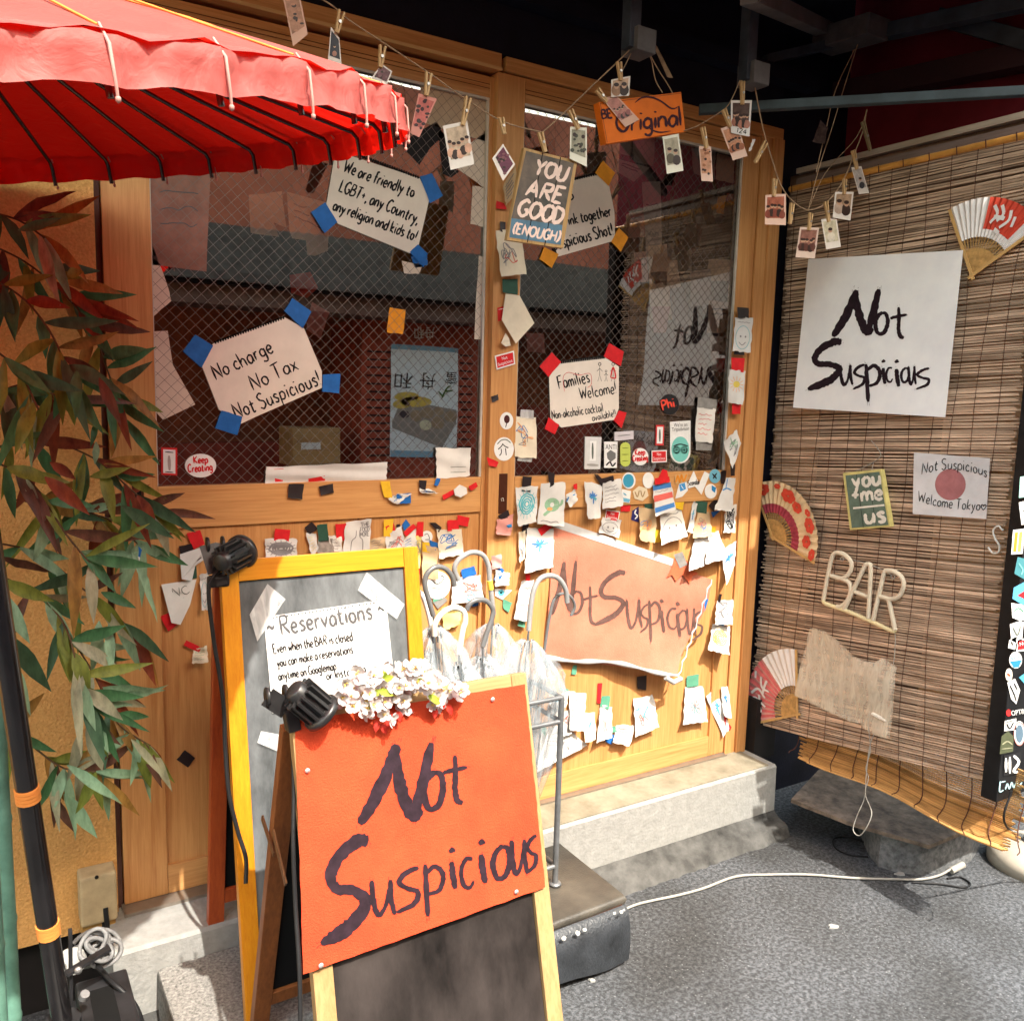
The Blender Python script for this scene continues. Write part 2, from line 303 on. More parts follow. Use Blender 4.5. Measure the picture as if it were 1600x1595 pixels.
def type_(mb, srf, text, p0, p1, size, eps=0.0006, mi=0, center=False, mirror=False):
    """printed lettering from Blender's own font, laid on a surface; size = capital height"""
    cu = bpy.data.curves.new('t', 'FONT'); cu.body = text; cu.size = 1.0; cu.resolution_u = 3
    ob = bpy.data.objects.new('t', cu); COL.objects.link(ob); bpy.context.view_layer.update()
    me = ob.evaluated_get(bpy.context.evaluated_depsgraph_get()).to_mesh()
    vs = [v.co.copy() for v in me.vertices]; fs = [list(p.vertices) for p in me.polygons]
    bpy.data.objects.remove(ob, do_unlink=True)
    if not vs: return
    x0 = min(v.x for v in vs); x1 = max(v.x for v in vs); p0 = np.array(p0, float); p1 = np.array(p1, float); d = p1 - p0; L = np.linalg.norm(d); ux = d / L; uy = np.array([ux[1], -ux[0]])
    out = []
    for v in vs:
        q = p0 + ux * (v.x - x0) / (x1 - x0) * L + uy * v.y * size / .72; out.append(srf.pt(q[0], q[1], eps))
    mb.add(out, fs, mi)
# ================================================================== SETTING
def asphalt():
    m = bpy.data.materials.new('asphalt'); nt, N, L, b = nodes(m); tc = N.new('ShaderNodeTexCoord')
    n1 = N.new('ShaderNodeTexNoise'); n1.inputs['Scale'].default_value = 95; n1.inputs['Detail'].default_value = 4; n1.inputs['Roughness'].default_value = .72
    n2 = N.new('ShaderNodeTexNoise'); n2.inputs['Scale'].default_value = 2.3; n2.inputs['Detail'].default_value = 6
    vo = N.new('ShaderNodeTexVoronoi'); vo.inputs['Scale'].default_value = 105
    for n in (n1, n2, vo): L.new(tc.outputs['Object'], n.inputs[0])
    r1 = N.new('ShaderNodeValToRGB'); e = r1.color_ramp.elements; e[0].position = .42; e[1].position = .62; e[0].color = (.034, .037, .042, 1); e[1].color = (.128, .138, .155, 1)
    L.new(n1.outputs[0], r1.inputs[0])
    r2 = N.new('ShaderNodeValToRGB'); e = r2.color_ramp.elements; e[0].position = .35; e[1].position = .7; e[0].color = (.42, .40, .37, 1); e[1].color = (1, 1, 1, 1); L.new(n2.outputs[0], r2.inputs[0])
    r3 = N.new('ShaderNodeValToRGB'); e = r3.color_ramp.elements; e[0].position = .0; e[1].position = .26; e[0].color = (.17, .175, .18, 1); e[1].color = (0, 0, 0, 1); L.new(vo.outputs['Distance'], r3.inputs[0])
    gt = N.new('ShaderNodeMath'); gt.operation = 'GREATER_THAN'; gt.inputs[1].default_value = .74; sp = N.new('ShaderNodeSeparateColor'); L.new(vo.outputs['Color'], sp.inputs[0]); L.new(sp.outputs[0], gt.inputs[0])
    mm = N.new('ShaderNodeMix'); mm.data_type = 'RGBA'; mm.blend_type = 'MULTIPLY'; mm.inputs[0].default_value = 1; L.new(r1.outputs[0], mm.inputs[6]); L.new(r2.outputs[0], mm.inputs[7])
    ma = N.new('ShaderNodeMix'); ma.data_type = 'RGBA'; ma.blend_type = 'ADD'; L.new(gt.outputs[0], ma.inputs[0]); L.new(mm.outputs[2], ma.inputs[6]); L.new(r3.outputs[0], ma.inputs[7])
    L.new(ma.outputs[2], b.inputs['Base Color']); b.inputs['Roughness'].default_value = .85
    bp = N.new('ShaderNodeBump'); bp.inputs['Strength'].default_value = .5; bp.inputs['Distance'].default_value = .005; L.new(n1.outputs[0], bp.inputs['Height']); L.new(bp.outputs[0], b.inputs['Normal'])
    return m
mASP = asphalt()
g = MB(); g.box((-30, -30, -.3), (30, 30, 0)); o = g.build('road', mASP, origin=(0, 0, 0)); o['kind'] = 'structure'
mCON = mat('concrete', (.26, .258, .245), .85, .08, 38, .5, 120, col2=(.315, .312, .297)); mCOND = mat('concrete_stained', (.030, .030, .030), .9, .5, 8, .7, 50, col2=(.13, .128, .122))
s = MB()
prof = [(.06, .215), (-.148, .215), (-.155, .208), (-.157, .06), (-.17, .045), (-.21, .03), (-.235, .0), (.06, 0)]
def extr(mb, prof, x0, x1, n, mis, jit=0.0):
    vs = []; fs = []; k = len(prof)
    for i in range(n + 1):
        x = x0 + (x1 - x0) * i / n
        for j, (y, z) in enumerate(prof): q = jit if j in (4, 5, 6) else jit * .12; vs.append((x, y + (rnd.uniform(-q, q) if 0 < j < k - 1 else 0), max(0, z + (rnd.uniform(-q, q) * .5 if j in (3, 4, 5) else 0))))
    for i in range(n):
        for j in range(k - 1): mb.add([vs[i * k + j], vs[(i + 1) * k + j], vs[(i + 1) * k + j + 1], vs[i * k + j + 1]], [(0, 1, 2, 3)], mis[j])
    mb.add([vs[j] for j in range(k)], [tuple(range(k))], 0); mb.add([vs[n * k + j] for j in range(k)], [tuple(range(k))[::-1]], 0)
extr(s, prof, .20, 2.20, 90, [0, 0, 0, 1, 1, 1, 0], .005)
mSTT = mat('step_top', (.22, .195, .14), .8, .2, 12, .3, 80, col2=(.30, .27, .205))
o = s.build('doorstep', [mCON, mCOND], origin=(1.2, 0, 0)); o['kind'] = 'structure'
s = MB(); s.box((.92, -.146, .214), (2.17, -.012, .2185), 0); o = s.build('doorstep_mortar', mSTT, origin=(1.5, 0, .2)); o['kind'] = 'structure'
# block of granite in front of the doors, half of it under a black mat
mGRA = mat('granite', (.16, .155, .145), .8, .35, 160, .3, 200, col2=(.34, .33, .31))
s = MB(); s.box((.285, -.455, .0), (.80, -.156, .155), 0, None, .006); o = s.build('platform', mGRA, origin=(.55, -.3, 0)); o['kind'] = 'structure'
# ------------------------------------------------------------------ the bar
mOAK = wood('oak_vertical', (.60, .31, .115), (.43, .18, .055), 'z'); mOAKX = wood('oak_horizontal', (.61, .32, .12), (.44, .19, .058), 'x')
mOAKD = wood('oak_red', (.50, .25, .10), (.33, .14, .05), 'x')
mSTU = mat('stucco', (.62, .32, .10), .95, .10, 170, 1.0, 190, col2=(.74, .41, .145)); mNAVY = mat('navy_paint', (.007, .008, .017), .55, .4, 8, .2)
mDARK = mat('dark_recess', (.012, .010, .010), .8, .3, 6); mALU = mat('bead_trim', (.55, .50, .44), .45)
bar = thing('bar_building', 'timber fronted bar with two sliding glass doors and a tan stucco wall', 'bar', (1.2, .05, 0))
m = MB(); m.box((-4, .004, .19), (.232, .14, 3.2)); m.build('stucco_wall', mSTU, bar)
m = MB(); m.box((-4, .05, 0), (.2, .14, .188)); m.build('wall_base', mDARK, bar)
m = MB(); m.box((.234, .02, .19), (.244, .12, 2.24)); m.build('wall_joint', mat('joint', (.10, .05, .04), .7), bar)
m = MB(); m.box((.10, -.016, 2.197), (1.17, .06, 2.238), 0, None, .002); m.box((1.182, -.018, 2.200), (2.19, .06, 2.234), 0, None, .002); m.box((.10, -.020, 2.197), (1.17, -.0165, 2.204), 1)
m.build('lintel', [mOAKX, wood('oak_edge', (.70, .47, .22), (.55, .33, .13), 'x')], bar)
m = MB(); m.box((.245, .05, 2.18), (2.1, .06, 2.196)); m.build('door_track', mDARK, bar)
m = MB(); m.box((2.102, -.016, .2), (2.145, .08, 2.2)); m.box((2.1465, -.024, .2), (2.19, .08, 2.2)); m.build('door_post', mOAK, bar)
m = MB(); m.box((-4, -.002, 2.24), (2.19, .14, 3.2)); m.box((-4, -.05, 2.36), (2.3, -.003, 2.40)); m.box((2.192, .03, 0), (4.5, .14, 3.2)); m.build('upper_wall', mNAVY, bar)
m = MB(); m.box((.25, .115, .196), (2.1, .13, .214)); m.box((.24, -.03, .2155), (2.1, .05, .223), 0); m.build('sill_rail', mat('sill_metal', (.28, .24, .2), .4, metal=.6), bar)
def door(x0, x1, gx0, gx1, yf, left):
    d = MB(); y1 = yf + .034; zt = 2.187 if left else 2.196
    d.box((x0, yf, .224), (gx0, y1, zt), 0, None, .0015); d.box((gx1, yf, .224), (x1, y1, zt), 0, None, .0015)
    e = .0006
    d.box((gx0 + e, yf + .001, 2.137), (gx1 - e, y1, zt), 1); d.box((gx0 + e, yf + .001, 1.082), (gx1 - e, y1, 1.176), 1, None, .001); d.box((gx0 + e, yf + .001, .224), (gx1 - e, y1, .292), 1)
    r = d.build('sliding_door', [mOAK, mOAKX], bar)
    p = MB(); p.box((gx0 + e, yf + .008, .2925), (gx1 - e, yf + .02, 1.0815)); p.build('door_panel', mOAK, r)
    t = MB()
    for z in (2.158, 2.168): t.box((gx0 + .001, yf - .0006, z), (gx1 - .001, yf + .0005, z + .0012))
    t.build('groove_line', mat('groove', (.12, .045, .02), .8), r)
    gp = MB(); gp.add([(gx0 + .001, yf + .012, 1.1765), (gx1 - .001, yf + .012, 1.1765), (gx1 - .001, yf + .012, 2.1365), (gx0 + .001, yf + .012, 2.1365)], [(0, 1, 2, 3)]); gp.build('window_pane', mGLASS, r)
    bd = MB(); q = .006
    bd.box((gx0, yf + .002, 2.131), (gx1, yf + .010, 2.1368)); bd.box((gx1 - q, yf + .002, 1.1768), (gx1 - .0004, yf + .010, 2.131)); bd.box((gx0 + .0004, yf + .002, 1.1768), (gx0 + .002, yf + .010, 2.131))
    bd.build('glazing_bead', mALU, r)
    wm = MB(); wd = .00045; st = .027; zz0, zz1 = 1.178, 2.13
    for s_ in (1, -1):
        c = -3.0
        while c < 4:
            pts = []
            xa = c + s_ * (zz0 - 1.178); xb = c + s_ * (zz1 - 1.178)
            (u0, v0), (u1, v1) = sorted([(xa, zz0), (xb, zz1)])
            a = max(u0, gx0 + .003); b = min(u1, gx1 - .007)
            if b > a:
                k = (v1 - v0) / (u1 - u0); p0_ = (a, v0 + (a - u0) * k); p1_ = (b, v0 + (b - u0) * k)
                h = wd * .7; wm.add([(p0_[0] - h * s_, yf + .0113 - (.0002 if s_ > 0 else 0), p0_[1] + h), (p0_[0] + h * s_, yf + .0113 - (.0002 if s_ > 0 else 0), p0_[1] - h), (p1_[0] + h * s_, yf + .0113 - (.0002 if s_ > 0 else 0), p1_[1] - h), (p1_[0] - h * s_, yf + .0113 - (.0002 if s_ > 0 else 0), p1_[1] + h)], [(0, 1, 2, 3)])
            c += st
    wm.build('wire_mesh', mat('wire', (.20, .16, .145), .5, metal=.3), r)
    return r
def glass():
    m = bpy.data.materials.new('window_glass'); nt, N, L, b = nodes(m)
    tr = N.new('ShaderNodeBsdfTransparent'); tr.inputs[0].default_value = (.95, .89, .86, 1); gl = N.new('ShaderNodeBsdfGlossy'); gl.inputs['Roughness'].default_value = .012; gl.inputs[0].default_value = (1, .95, .92, 1)
    fr = N.new('ShaderNodeFresnel'); fr.inputs[0].default_value = 1.75; ad = N.new('ShaderNodeMath'); ad.operation = 'MULTIPLY_ADD'; ad.inputs[1].default_value = 1.5; ad.inputs[2].default_value = .19; ad.use_clamp = True
    L.new(fr.outputs[0], ad.inputs[0]); mx = N.new('ShaderNodeMixShader'); L.new(ad.outputs[0], mx.inputs[0]); L.new(tr.outputs[0], mx.inputs[1]); L.new(gl.outputs[0], mx.inputs[2]); L.new(mx.outputs[0], N['Material Output'].inputs[0])
    tc = N.new('ShaderNodeTexCoord'); nz = N.new('ShaderNodeTexNoise'); nz.inputs['Scale'].default_value = 3.0; L.new(tc.outputs['Object'], nz.inputs[0]); bp = N.new('ShaderNodeBump'); bp.inputs['Strength'].default_value = .03; bp.inputs['Distance'].default_value = .01; L.new(nz.outputs[0], bp.inputs['Height']); L.new(bp.outputs[0], gl.inputs['Normal'])
    return m
mGLASS = glass()
YL, YR = .010, -.010
dl = door(.246, 1.215, .340, 1.153, YL, True); dr = door(1.164, 2.10, 1.245, 2.032, YR, False)
GL_ = Plane((0, YL + .0104, 0), (0, -1, 0)); GR_ = Plane((0, YR + .0104, 0), (0, -1, 0)); FL = Plane((0, YL, 0), (0, -1, 0)); FR = Plane((0, YR, 0), (0, -1, 0)); PO = Plane((0, -.024, 0), (0, -1, 0))
PNL = Plane((0, YL + .008, 0), (0, -1, 0)); PNR = Plane((0, YR + .008, 0), (0, -1, 0))
# handles: dark recessed pulls
mHND = mat('bronze', (.10, .035, .02), .4, metal=.5); h = MB(); a = onY(780, 740, YR); c = onY(791, 802, YR); h.box((a.x, YR - .0025, c.z), (c.x, YR + .003, a.z), 0, None, .001); h.build('handle', mHND, dr)
h = MB(); a = onY(206, 754, YL); c = onY(225, 778, YL); h.box((a.x, YL - .003, c.z - .03), (c.x, YL + .002, a.z), 0, None, .0015); h.box((a.x + .006, YL - .0034, c.z - .02), (c.x - .006, YL - .003, a.z - .012), 1); h.build('handle', [mHND, mDARK], dl)
h = MB(); h.tube([onY(784, 783, YR - .004), onY(783, 779, YR - .004), onY(786, 778, YR - .004), onY(787, 783, YR - .004)], .0012, 0, 6); h.build('key_ring', mALU, dr)
# dark room behind the doors
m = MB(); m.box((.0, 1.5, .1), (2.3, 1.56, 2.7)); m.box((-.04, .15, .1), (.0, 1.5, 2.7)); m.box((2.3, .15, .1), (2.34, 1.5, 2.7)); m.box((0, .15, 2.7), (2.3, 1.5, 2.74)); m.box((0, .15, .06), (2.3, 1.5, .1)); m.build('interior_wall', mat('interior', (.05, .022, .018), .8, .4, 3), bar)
# ------------------------------------------------------------------ awning over the front, its frame, the red end sheet
aw = thing('awning', 'dark navy awning on steel bars above the bar front', 'awning', (1.2, -.5, 2.5))
m = MB(); x0, x1 = -1.6, 3.6
ya, za, yb, zb = .0, 2.80, -1.10, 2.56
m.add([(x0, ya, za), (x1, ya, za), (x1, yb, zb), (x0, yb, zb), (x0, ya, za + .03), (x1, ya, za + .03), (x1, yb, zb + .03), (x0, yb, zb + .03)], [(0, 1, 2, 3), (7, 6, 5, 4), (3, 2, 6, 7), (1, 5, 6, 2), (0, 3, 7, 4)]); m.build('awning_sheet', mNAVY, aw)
mSTEEL = mat('blue_grey_steel', (.045, .055, .075), .5, .3, 12); mGREYS = mat('grey_steel', (.12, .115, .12), .5, .25, 12)
YS = -.30
for px, py in ((985, 78), (1166, 128)):
    b = onY(px, py, YS); m = MB(); m.box((b.x - .016, YS - .016, b.z), (b.x + .016, YS + .016, 2.74), 0, None, .002); m.build('hanging_post', mSTEEL, aw)
    m = MB(); m.box((b.x - .004, YS - .03, b.z - .008), (b.x + .052, YS + .03, b.z + .045), 0, None, .002); m.build('clamp_bracket', mGREYS, aw)
BEA = Plane((2.40, 0, 0), (-1, 0, 0))
def bar_px(a, b, pa, pb, wd, name, mt, par): m = MB(); m.bar(pa.pt(*a), pb.pt(*b), wd, wd * .9, 0, bev=.002); return m.build(name, mt, par)
bar_px((1092, 172), (1640, 141), Plane((0, -.16, 0), (0, -1, 0)), Plane((2.36, 0, 0), (-1, 0, 0)), .026, 'frame_bar', mat('slate_steel', (.05, .075, .09), .5, .3, 9), aw)
bar_px((1170, -8), (1296, 50), Plane((0, -.45, 0), (0, -1, 0)), BEA, .042, 'frame_bar', mGREYS, aw)
bar_px((1330, 62), (1640, -4), BEA, BEA, .045, 'frame_bar', mSTEEL, aw)
bar_px((1470, 28), (1640, 75), Plane((2.47, 0, 0), (-1, 0, 0)), Plane((2.47, 0, 0), (-1, 0, 0)), .05, 'frame_bar', mSTEEL, aw)
bar_px((1195, 95), (1330, 62), Plane((0, -.01, 0), (0, -1, 0)), BEA, .03, 'frame_bar', mSTEEL, aw)
bar_px((1300, 150), (1640, 82), Plane((2.49, 0, 0), (-1, 0, 0)), Plane((2.49, 0, 0), (-1, 0, 0)), .07, 'frame_bar', mat('dark_maroon', (.035, .015, .02), .6), aw)
m = MB(); rp = Plane((2.54, 0, 0), (-1, 0, 0)); m.add([Vector((2.54, .03, 2.12)), Vector((2.54, -1.25, 2.12)), Vector((2.54, -1.25, 2.95)), Vector((2.54, .03, 2.95))], [(0, 1, 2, 3)]); m.box((2.542, -1.25, 2.12), (2.56, .03, 2.95)); m.build('end_sheet', mat('red_sheet', (.30, .03, .05), .6, .25, 3, trans=.5), aw)
m = MB(); c = BEA.pt(1328, 55, .06); ax = (BEA.pt(1372, 40, .06) - BEA.pt(1284, 66, .06)); m.bar(c - ax * .5, c + ax * .5, .10, .06, 0, bev=.004); m.build('lamp_housing', mat('grey_housing', (.10, .09, .095), .55, .2), aw)
# ------------------------------------------------------------------ side wall carrying the blind
sw = thing('side_wall', 'black boarded return wall behind the bamboo blind', 'wall', (2.5, -.4, 0))
m = MB(); m.box((2.285, -.81, .42), (2.36, .028, 2.115)); m.build('board_wall', mat('brown_board', (.22, .14, .10), .7, .4, 6), sw)
m = MB(); m.box((2.20, -.055, .19), (2.30, .025, .40)); m.build('plinth', mDARK, sw)
m = MB(); ply = Plane((2.2815, 0, 0), (-1, 0, 0))
for q in ([(1508, 300), (1640, 280), (1590, 1230), (1446, 1190)], [(1214, 640), (1276, 640), (1246, 1135), (1192, 1130)]):
    v = [ply.pt(*p) for p in q]; ys = [p.y for p in v]; zs = [p.z for p in v]; m.box((2.279, max(-.812, min(ys)), max(.43, min(zs))), (2.2845, max(ys), min(max(zs), 2.1)))
m.build('plywood_board', wood('plywood', (.70, .46, .29), (.58, .37, .22), 'z'), sw)
def strip(a, b, x, wd, dp, name, mt):
    p, q = onX(*a, x), onX(*b, x); q.z = p.z; m = MB(); m.box((x, q.y, p.z - wd / 2), (x + dp, p.y, p.z + wd / 2), 0, None, .001); return m.build(name, mt, sw)
mRAIL = wood('pale_rail', (.46, .40, .34), (.33, .27, .22), 'y'); mRAIL2 = wood('grey_rail', (.22, .17, .16), (.15, .11, .1), 'y')
strip((1244, 268), (1660, 180), 2.262, .017, .02, 'wall_rail', mRAIL); strip((1244, 285), (1660, 198), 2.258, .022, .02, 'wall_rail', mRAIL2)
# black sticker board at the street end of the wall
sb = thing('sticker_board', 'narrow black board covered in stickers at the street end of the blind', 'sign board', (2.5, -.84, .40))
z0 = onX(1560, 1243, 2.25).z; m = MB(); m.box((onY(1558, 1240, -.862).x, -.862, z0), (2.75, -.820, 2.06), 0, None, .002); m.build('board', mat('black_board', (.012, .012, .013), .4, .3, 20), sb)
SBP = Plane((0, -.8625, 0), (0, -1, 0))
# ------------------------------------------------------------------ the house across the lane (seen mirrored in the panes)
YO = -3.5
def Q(px, py, d=3.5): p = onY(px, py, d); return Vector((p.x, -d, p.z))
op = thing('opposite_house', 'red brown shop house with grey tiled eave across the lane, mirrored in the glass', 'house', (2, -3.6, 0))
a = Q(245, 440); b = Q(760, 480); x0, x1 = -2.0, 7.0
ze = a.z; m = MB(); n = 8
for k in range(n):
    m.box((x0, YO + .35 - .13 * (k + 1) - .05, ze + .06 * k + .006), (x1, YO + .35 - .13 * k, ze + .06 * k + .056), 0)
m.build('tiled_eave', mat('roof_tile', (.13, .115, .095), .6, .3, 14), op); m = MB(); m.box((x0, YO - 1.1, ze - .012), (x1, YO + .33, ze + .004)); m.build('eave_light_stop', mDARK, op)  # dark sheet under the tiles, added to stop sun leaking through the eave
m = MB(); m.box((x0, YO - .1, ze - .12), (x1, YO + .25, ze - .015)); m.build('eave_beam', mat('eave_timber', (.22, .13, .10), .7, .3, 6), op)
m = MB(); m.box((x0, YO - 1.1, ze + .45), (x1, YO - .72, ze + 1.65)); m.box((x0, YO - 1.4, 0), (x1, YO - 1.1, ze + 1.0)); m.build('upper_wall', mat('pink_wall', (.48, .15, .085), .8, .2, 4), op)
p1 = Q(570, 470); p2 = Q(745, 480); m = MB(); m.box((p1.x, YO - .6, 0), (p2.x + .1, YO, ze - .125)); wl = m.build('brick_pier', mat('red_pier', (.42, .075, .04), .75, .25, 12), op)
m = MB(); zt = Q(600, 548).z; zb_ = Q(600, 735).z
for k in range(16):
    z = zt - (zt - zb_) * k / 15
    for xa, xb in ((Q(578, 600).x, Q(615, 600).x), (Q(722, 600).x, Q(742, 600).x)): m.box((xa, YO, z - .012), (xb, YO + .006, z))
m.build('louvre_slot', mDARK, wl)
m = MB(); m.box((x0, YO - .5, 0), (p1.x - .02, YO - .4, 1.02)); m.box((p2.x + .12, YO - .5, 0), (x1, YO - .4, 1.3)); m.build('red_dado', mat('dado', (.32, .055, .035), .8, .3, 7), op)
PQ = lambda off: type('P', (), {'pt': staticmethod(lambda px, py, eps=0.0: Vector((onY(px, py, 3.5 - off - eps).x, -3.5 + off + eps, onY(px, py, 3.5 - off - eps).z)))})
m = MB(); type_(m, PQ(.004), '舟和', (684, 512), (651, 513), 15); m.build('wall_lettering', mat('white_letters', (.8, .78, .74), .6), wl)
po = thing('poster', 'pale sweets poster with brush lettering hung on the red pier across the lane', 'poster', Q(667, 712)); S = PQ(.012)
m = MB(); grid(m, S, [(616, 537), (721, 545), (717, 716), (613, 714)], 2, 2); m.build('poster_sheet', mat('poster_white', (.86, .89, .87), .6, .06), po)
m = MB(); grid(m, S, [(616, 537), (721, 545), (721, 552), (616, 545)], 1, 1, .002); grid(m, S, [(614, 704), (717, 706), (717, 716), (614, 714)], 1, 1, .002); m.build('blue_band', mat('poster_blue', (.25, .45, .58), .6), po)
m = MB(); type_(m, S, '和', (650, 586), (621, 584), 20, .002); type_(m, S, '舟', (686, 586), (662, 585), 20, .002); type_(m, S, '蜜', (718, 584), (701, 583), 15, .002); m.build('poster_lettering', mat('ink', (.012, .011, .012), .6), po)
m = MB(); poly(m, S, [(617, 660), (632, 625), (717, 640), (716, 662), (695, 700), (617, 670)], .002, 0)
for c, r, k in (((640, 620), (20, 7), 1), ((655, 628), (24, 8), 1), ((632, 632), (14, 7), 1), ((655, 650), (9, 9), 2), ((672, 645), (10, 9), 2), ((669, 664), (9, 8), 3), ((690, 642), (8, 7), 2), ((688, 660), (10, 10), 2), ((708, 650), (10, 9), 2), ((636, 648), (9, 6), 4)): disc(m, S, c, r[0], r[1], .003 + .0003 * k, k)
for st in ([(695, 622), (702, 608), (708, 603)], [(700, 612), (712, 610)], [(697, 620), (690, 612)]): ribbon(m, S, smooth(st), 2.5, .004, 5)
m.build('picture', [mat('plate_grey', (.33, .29, .25), .6), mat('sweet_yellow', (.75, .52, .10), .6), mat('sweet_brown', (.38, .27, .17), .5), mat('sweet_cream', (.75, .68, .45), .5), mat('sweet_dark', (.06, .05, .06), .5), mat('leaf_ink', (.12, .2, .06), .6)], po)
bx = thing('collection_box', 'wooden box with a white label standing across the lane', 'box', Q(490, 728)); S = PQ(.02)
m = MB(); a = Q(452, 668); c = Q(528, 727); m.box((a.x, YO - .2, c.z), (c.x, YO + .1, a.z), 0, None, .01); m.build('box_body', wood('box_wood', (.5, .3, .12), (.36, .19, .07), 'x'), bx)
S = PQ(.104); m = MB(); grid(m, S, [(474, 692), (505, 692), (505, 703), (474, 703)], 1, 1); m.build('box_label', mat('label_white', (.8, .78, .72), .6), bx)
# ================================================================== red paper parasol
UC = Vector((-.016, -.627, 1.683)); UN = Vector((-.16, -.115, 1)).normalized(); UR = .591; UB = onY(95, 1580, -.42)
ux = UN.cross(Vector((0, 1, 0))).normalized(); uy = UN.cross(ux)
UM = Matrix((ux, uy, UN)).transposed().to_4x4(); UM.translation = UC
um = thing('parasol', 'large red Japanese parasol with black ribs on a black lacquered pole', 'parasol', (UB.x, UB.y, 0))
def redcloth(name, col, tcol, tfac, rough=.6):
    m = bpy.data.materials.new(name); nt, N, L, b = nodes(m); tc = N.new('ShaderNodeTexCoord'); nz = N.new('ShaderNodeTexNoise'); nz.inputs['Scale'].default_value = 9; nz.inputs['Detail'].default_value = 7; L.new(tc.outputs['Object'], nz.inputs[0])
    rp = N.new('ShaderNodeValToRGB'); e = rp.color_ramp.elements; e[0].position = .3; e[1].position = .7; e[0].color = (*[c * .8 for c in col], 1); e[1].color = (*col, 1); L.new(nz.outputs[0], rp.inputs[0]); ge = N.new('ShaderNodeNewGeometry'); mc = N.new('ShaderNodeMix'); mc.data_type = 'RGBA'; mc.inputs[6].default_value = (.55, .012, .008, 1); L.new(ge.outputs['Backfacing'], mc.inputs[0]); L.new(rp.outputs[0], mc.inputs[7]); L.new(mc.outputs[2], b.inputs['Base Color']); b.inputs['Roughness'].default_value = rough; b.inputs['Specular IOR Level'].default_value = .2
    n2 = N.new('ShaderNodeTexNoise'); n2.inputs['Scale'].default_value = 24; n2.inputs['Detail'].default_value = 6; n2.inputs['Distortion'].default_value = 1.5; L.new(tc.outputs['Object'], n2.inputs[0]); bp = N.new('ShaderNodeBump'); bp.inputs['Strength'].default_value = .6; bp.inputs['Distance'].default_value = .006; L.new(n2.outputs[0], bp.inputs['Height']); L.new(bp.outputs[0], b.inputs['Normal'])
    tl = N.new('ShaderNodeBsdfTranslucent'); tl.inputs[0].default_value = (*tcol, 1); mx = N.new('ShaderNodeMixShader'); mx.inputs[0].default_value = tfac
    L.new(b.outputs[0], mx.inputs[1]); L.new(tl.outputs[0], mx.inputs[2]); L.new(mx.outputs[0], N['Material Output'].inputs[0]); return m
mTOP = redcloth('faded_red_canopy', (.35, .105, .092), (.90, .010, .004), .34, .55)
NR = 36; HC = .19; VAL = .040
def rimp(a, r, h): return UM @ Vector((r * math.cos(a), r * math.sin(a), h))
def cone(mb, r0, off, mi, seg=8):
    vs = []; n = NR * 4; rings = [.03, .15, .35, .55, .75, .9, 1.0]
    for q in rings:
        for k in range(n):
            a = 2 * math.pi * k / n; f = (k % 4) / 4; sag = .006 * math.sin(math.pi * f) * q + .002 * math.sin(k * 2.3 + q * 5)
            r = r0 * q; h = HC * (1 - q ** 1.12) + VAL * .98 + off - sag; vs.append(rimp(a, r, h))
    mb.add(vs, [(i * n + k, i * n + (k + 1) % n, (i + 1) * n + (k + 1) % n, (i + 1) * n + k) for i in range(len(rings) - 1) for k in range(n)], mi, True)
def band(mb, r0, mi, off=0):
    n = NR * 8; vs = []
    vs += [rimp(2 * math.pi * k / n, r0 - .012, VAL + .004) for k in range(n)]
    for j in range(4):
        for k in range(n):
            a = 2 * math.pi * k / n; f = (k % 8) / 8; s = math.sin(math.pi * f)
            vs.append(rimp(a, r0 + off - .006 * s * (j / 3 < .9) + .004 * math.sin(k * 1.7 + j), VAL * (1 - j / 3) + (-.006 * s * (1 - j / 3)) + (.002 * math.sin(k * .9) if j == 3 else 0)))
    mb.add(vs, [(i * n + k, i * n + (k + 1) % n, (i + 1) * n + (k + 1) % n, (i + 1) * n + k) for i in range(4) for k in range(n)], mi, True)
m = MB(); cone(m, UR, .004, 0); band(m, UR, 0, .003); m.build('canopy', mTOP, um)
mLAC = mat('black_lacquer', (.010, .009, .010), .22, .3, 20, spec=.6); mCAP = mat('rib_cap', (.42, .22, .19), .5, .15, 40)
seams = MB()
for k in range(NR):
    a = 2 * math.pi * (k + .15) / NR; r = MB()
    r.tube([rimp(a, .05, HC + VAL - .022), rimp(a, UR * .5, HC * .54 + VAL - .016), rimp(a, UR * .965, VAL - .006), rimp(a, UR - .012, VAL * .6), rimp(a, UR - .010, -.008)], .0034, 0, 6); r.build('rib', mLAC, um)
    c = MB(); c.tube([rimp(a, UR * .985, VAL + .007), rimp(a, UR + .005, VAL * .75), rimp(a, UR + .005, .002), rimp(a, UR + .004, -.010)], [.0012, .0016, .0015, .0014], 0, 7); c.lathe([(0, -.003), (.0023, -.001), (.0023, .002), (0, .004)], Matrix.Translation(rimp(a, UR + .004, -.011)), 0, 8); c.build('rib_cap', mCAP, um)
    if k % 2 == 0:
        seams.tube([rimp(a, .2, HC * (1 - .3) + VAL + .008), rimp(a, UR * .6, HC * .44 + VAL + .007), rimp(a, UR * .98, VAL + .006)], .0013, 0, 5)
seams.build('seam_cord', mat('orange_cord', (.75, .22, .05), .6), um)
top = UM @ Vector((0, 0, HC * .95)); m = MB(); m.tube([UB - (top - UB).normalized() * .12, UB, UB + (top - UB) * .5, top], .0165, 0, 16); pl_ = m.build('pole', mLAC, um)
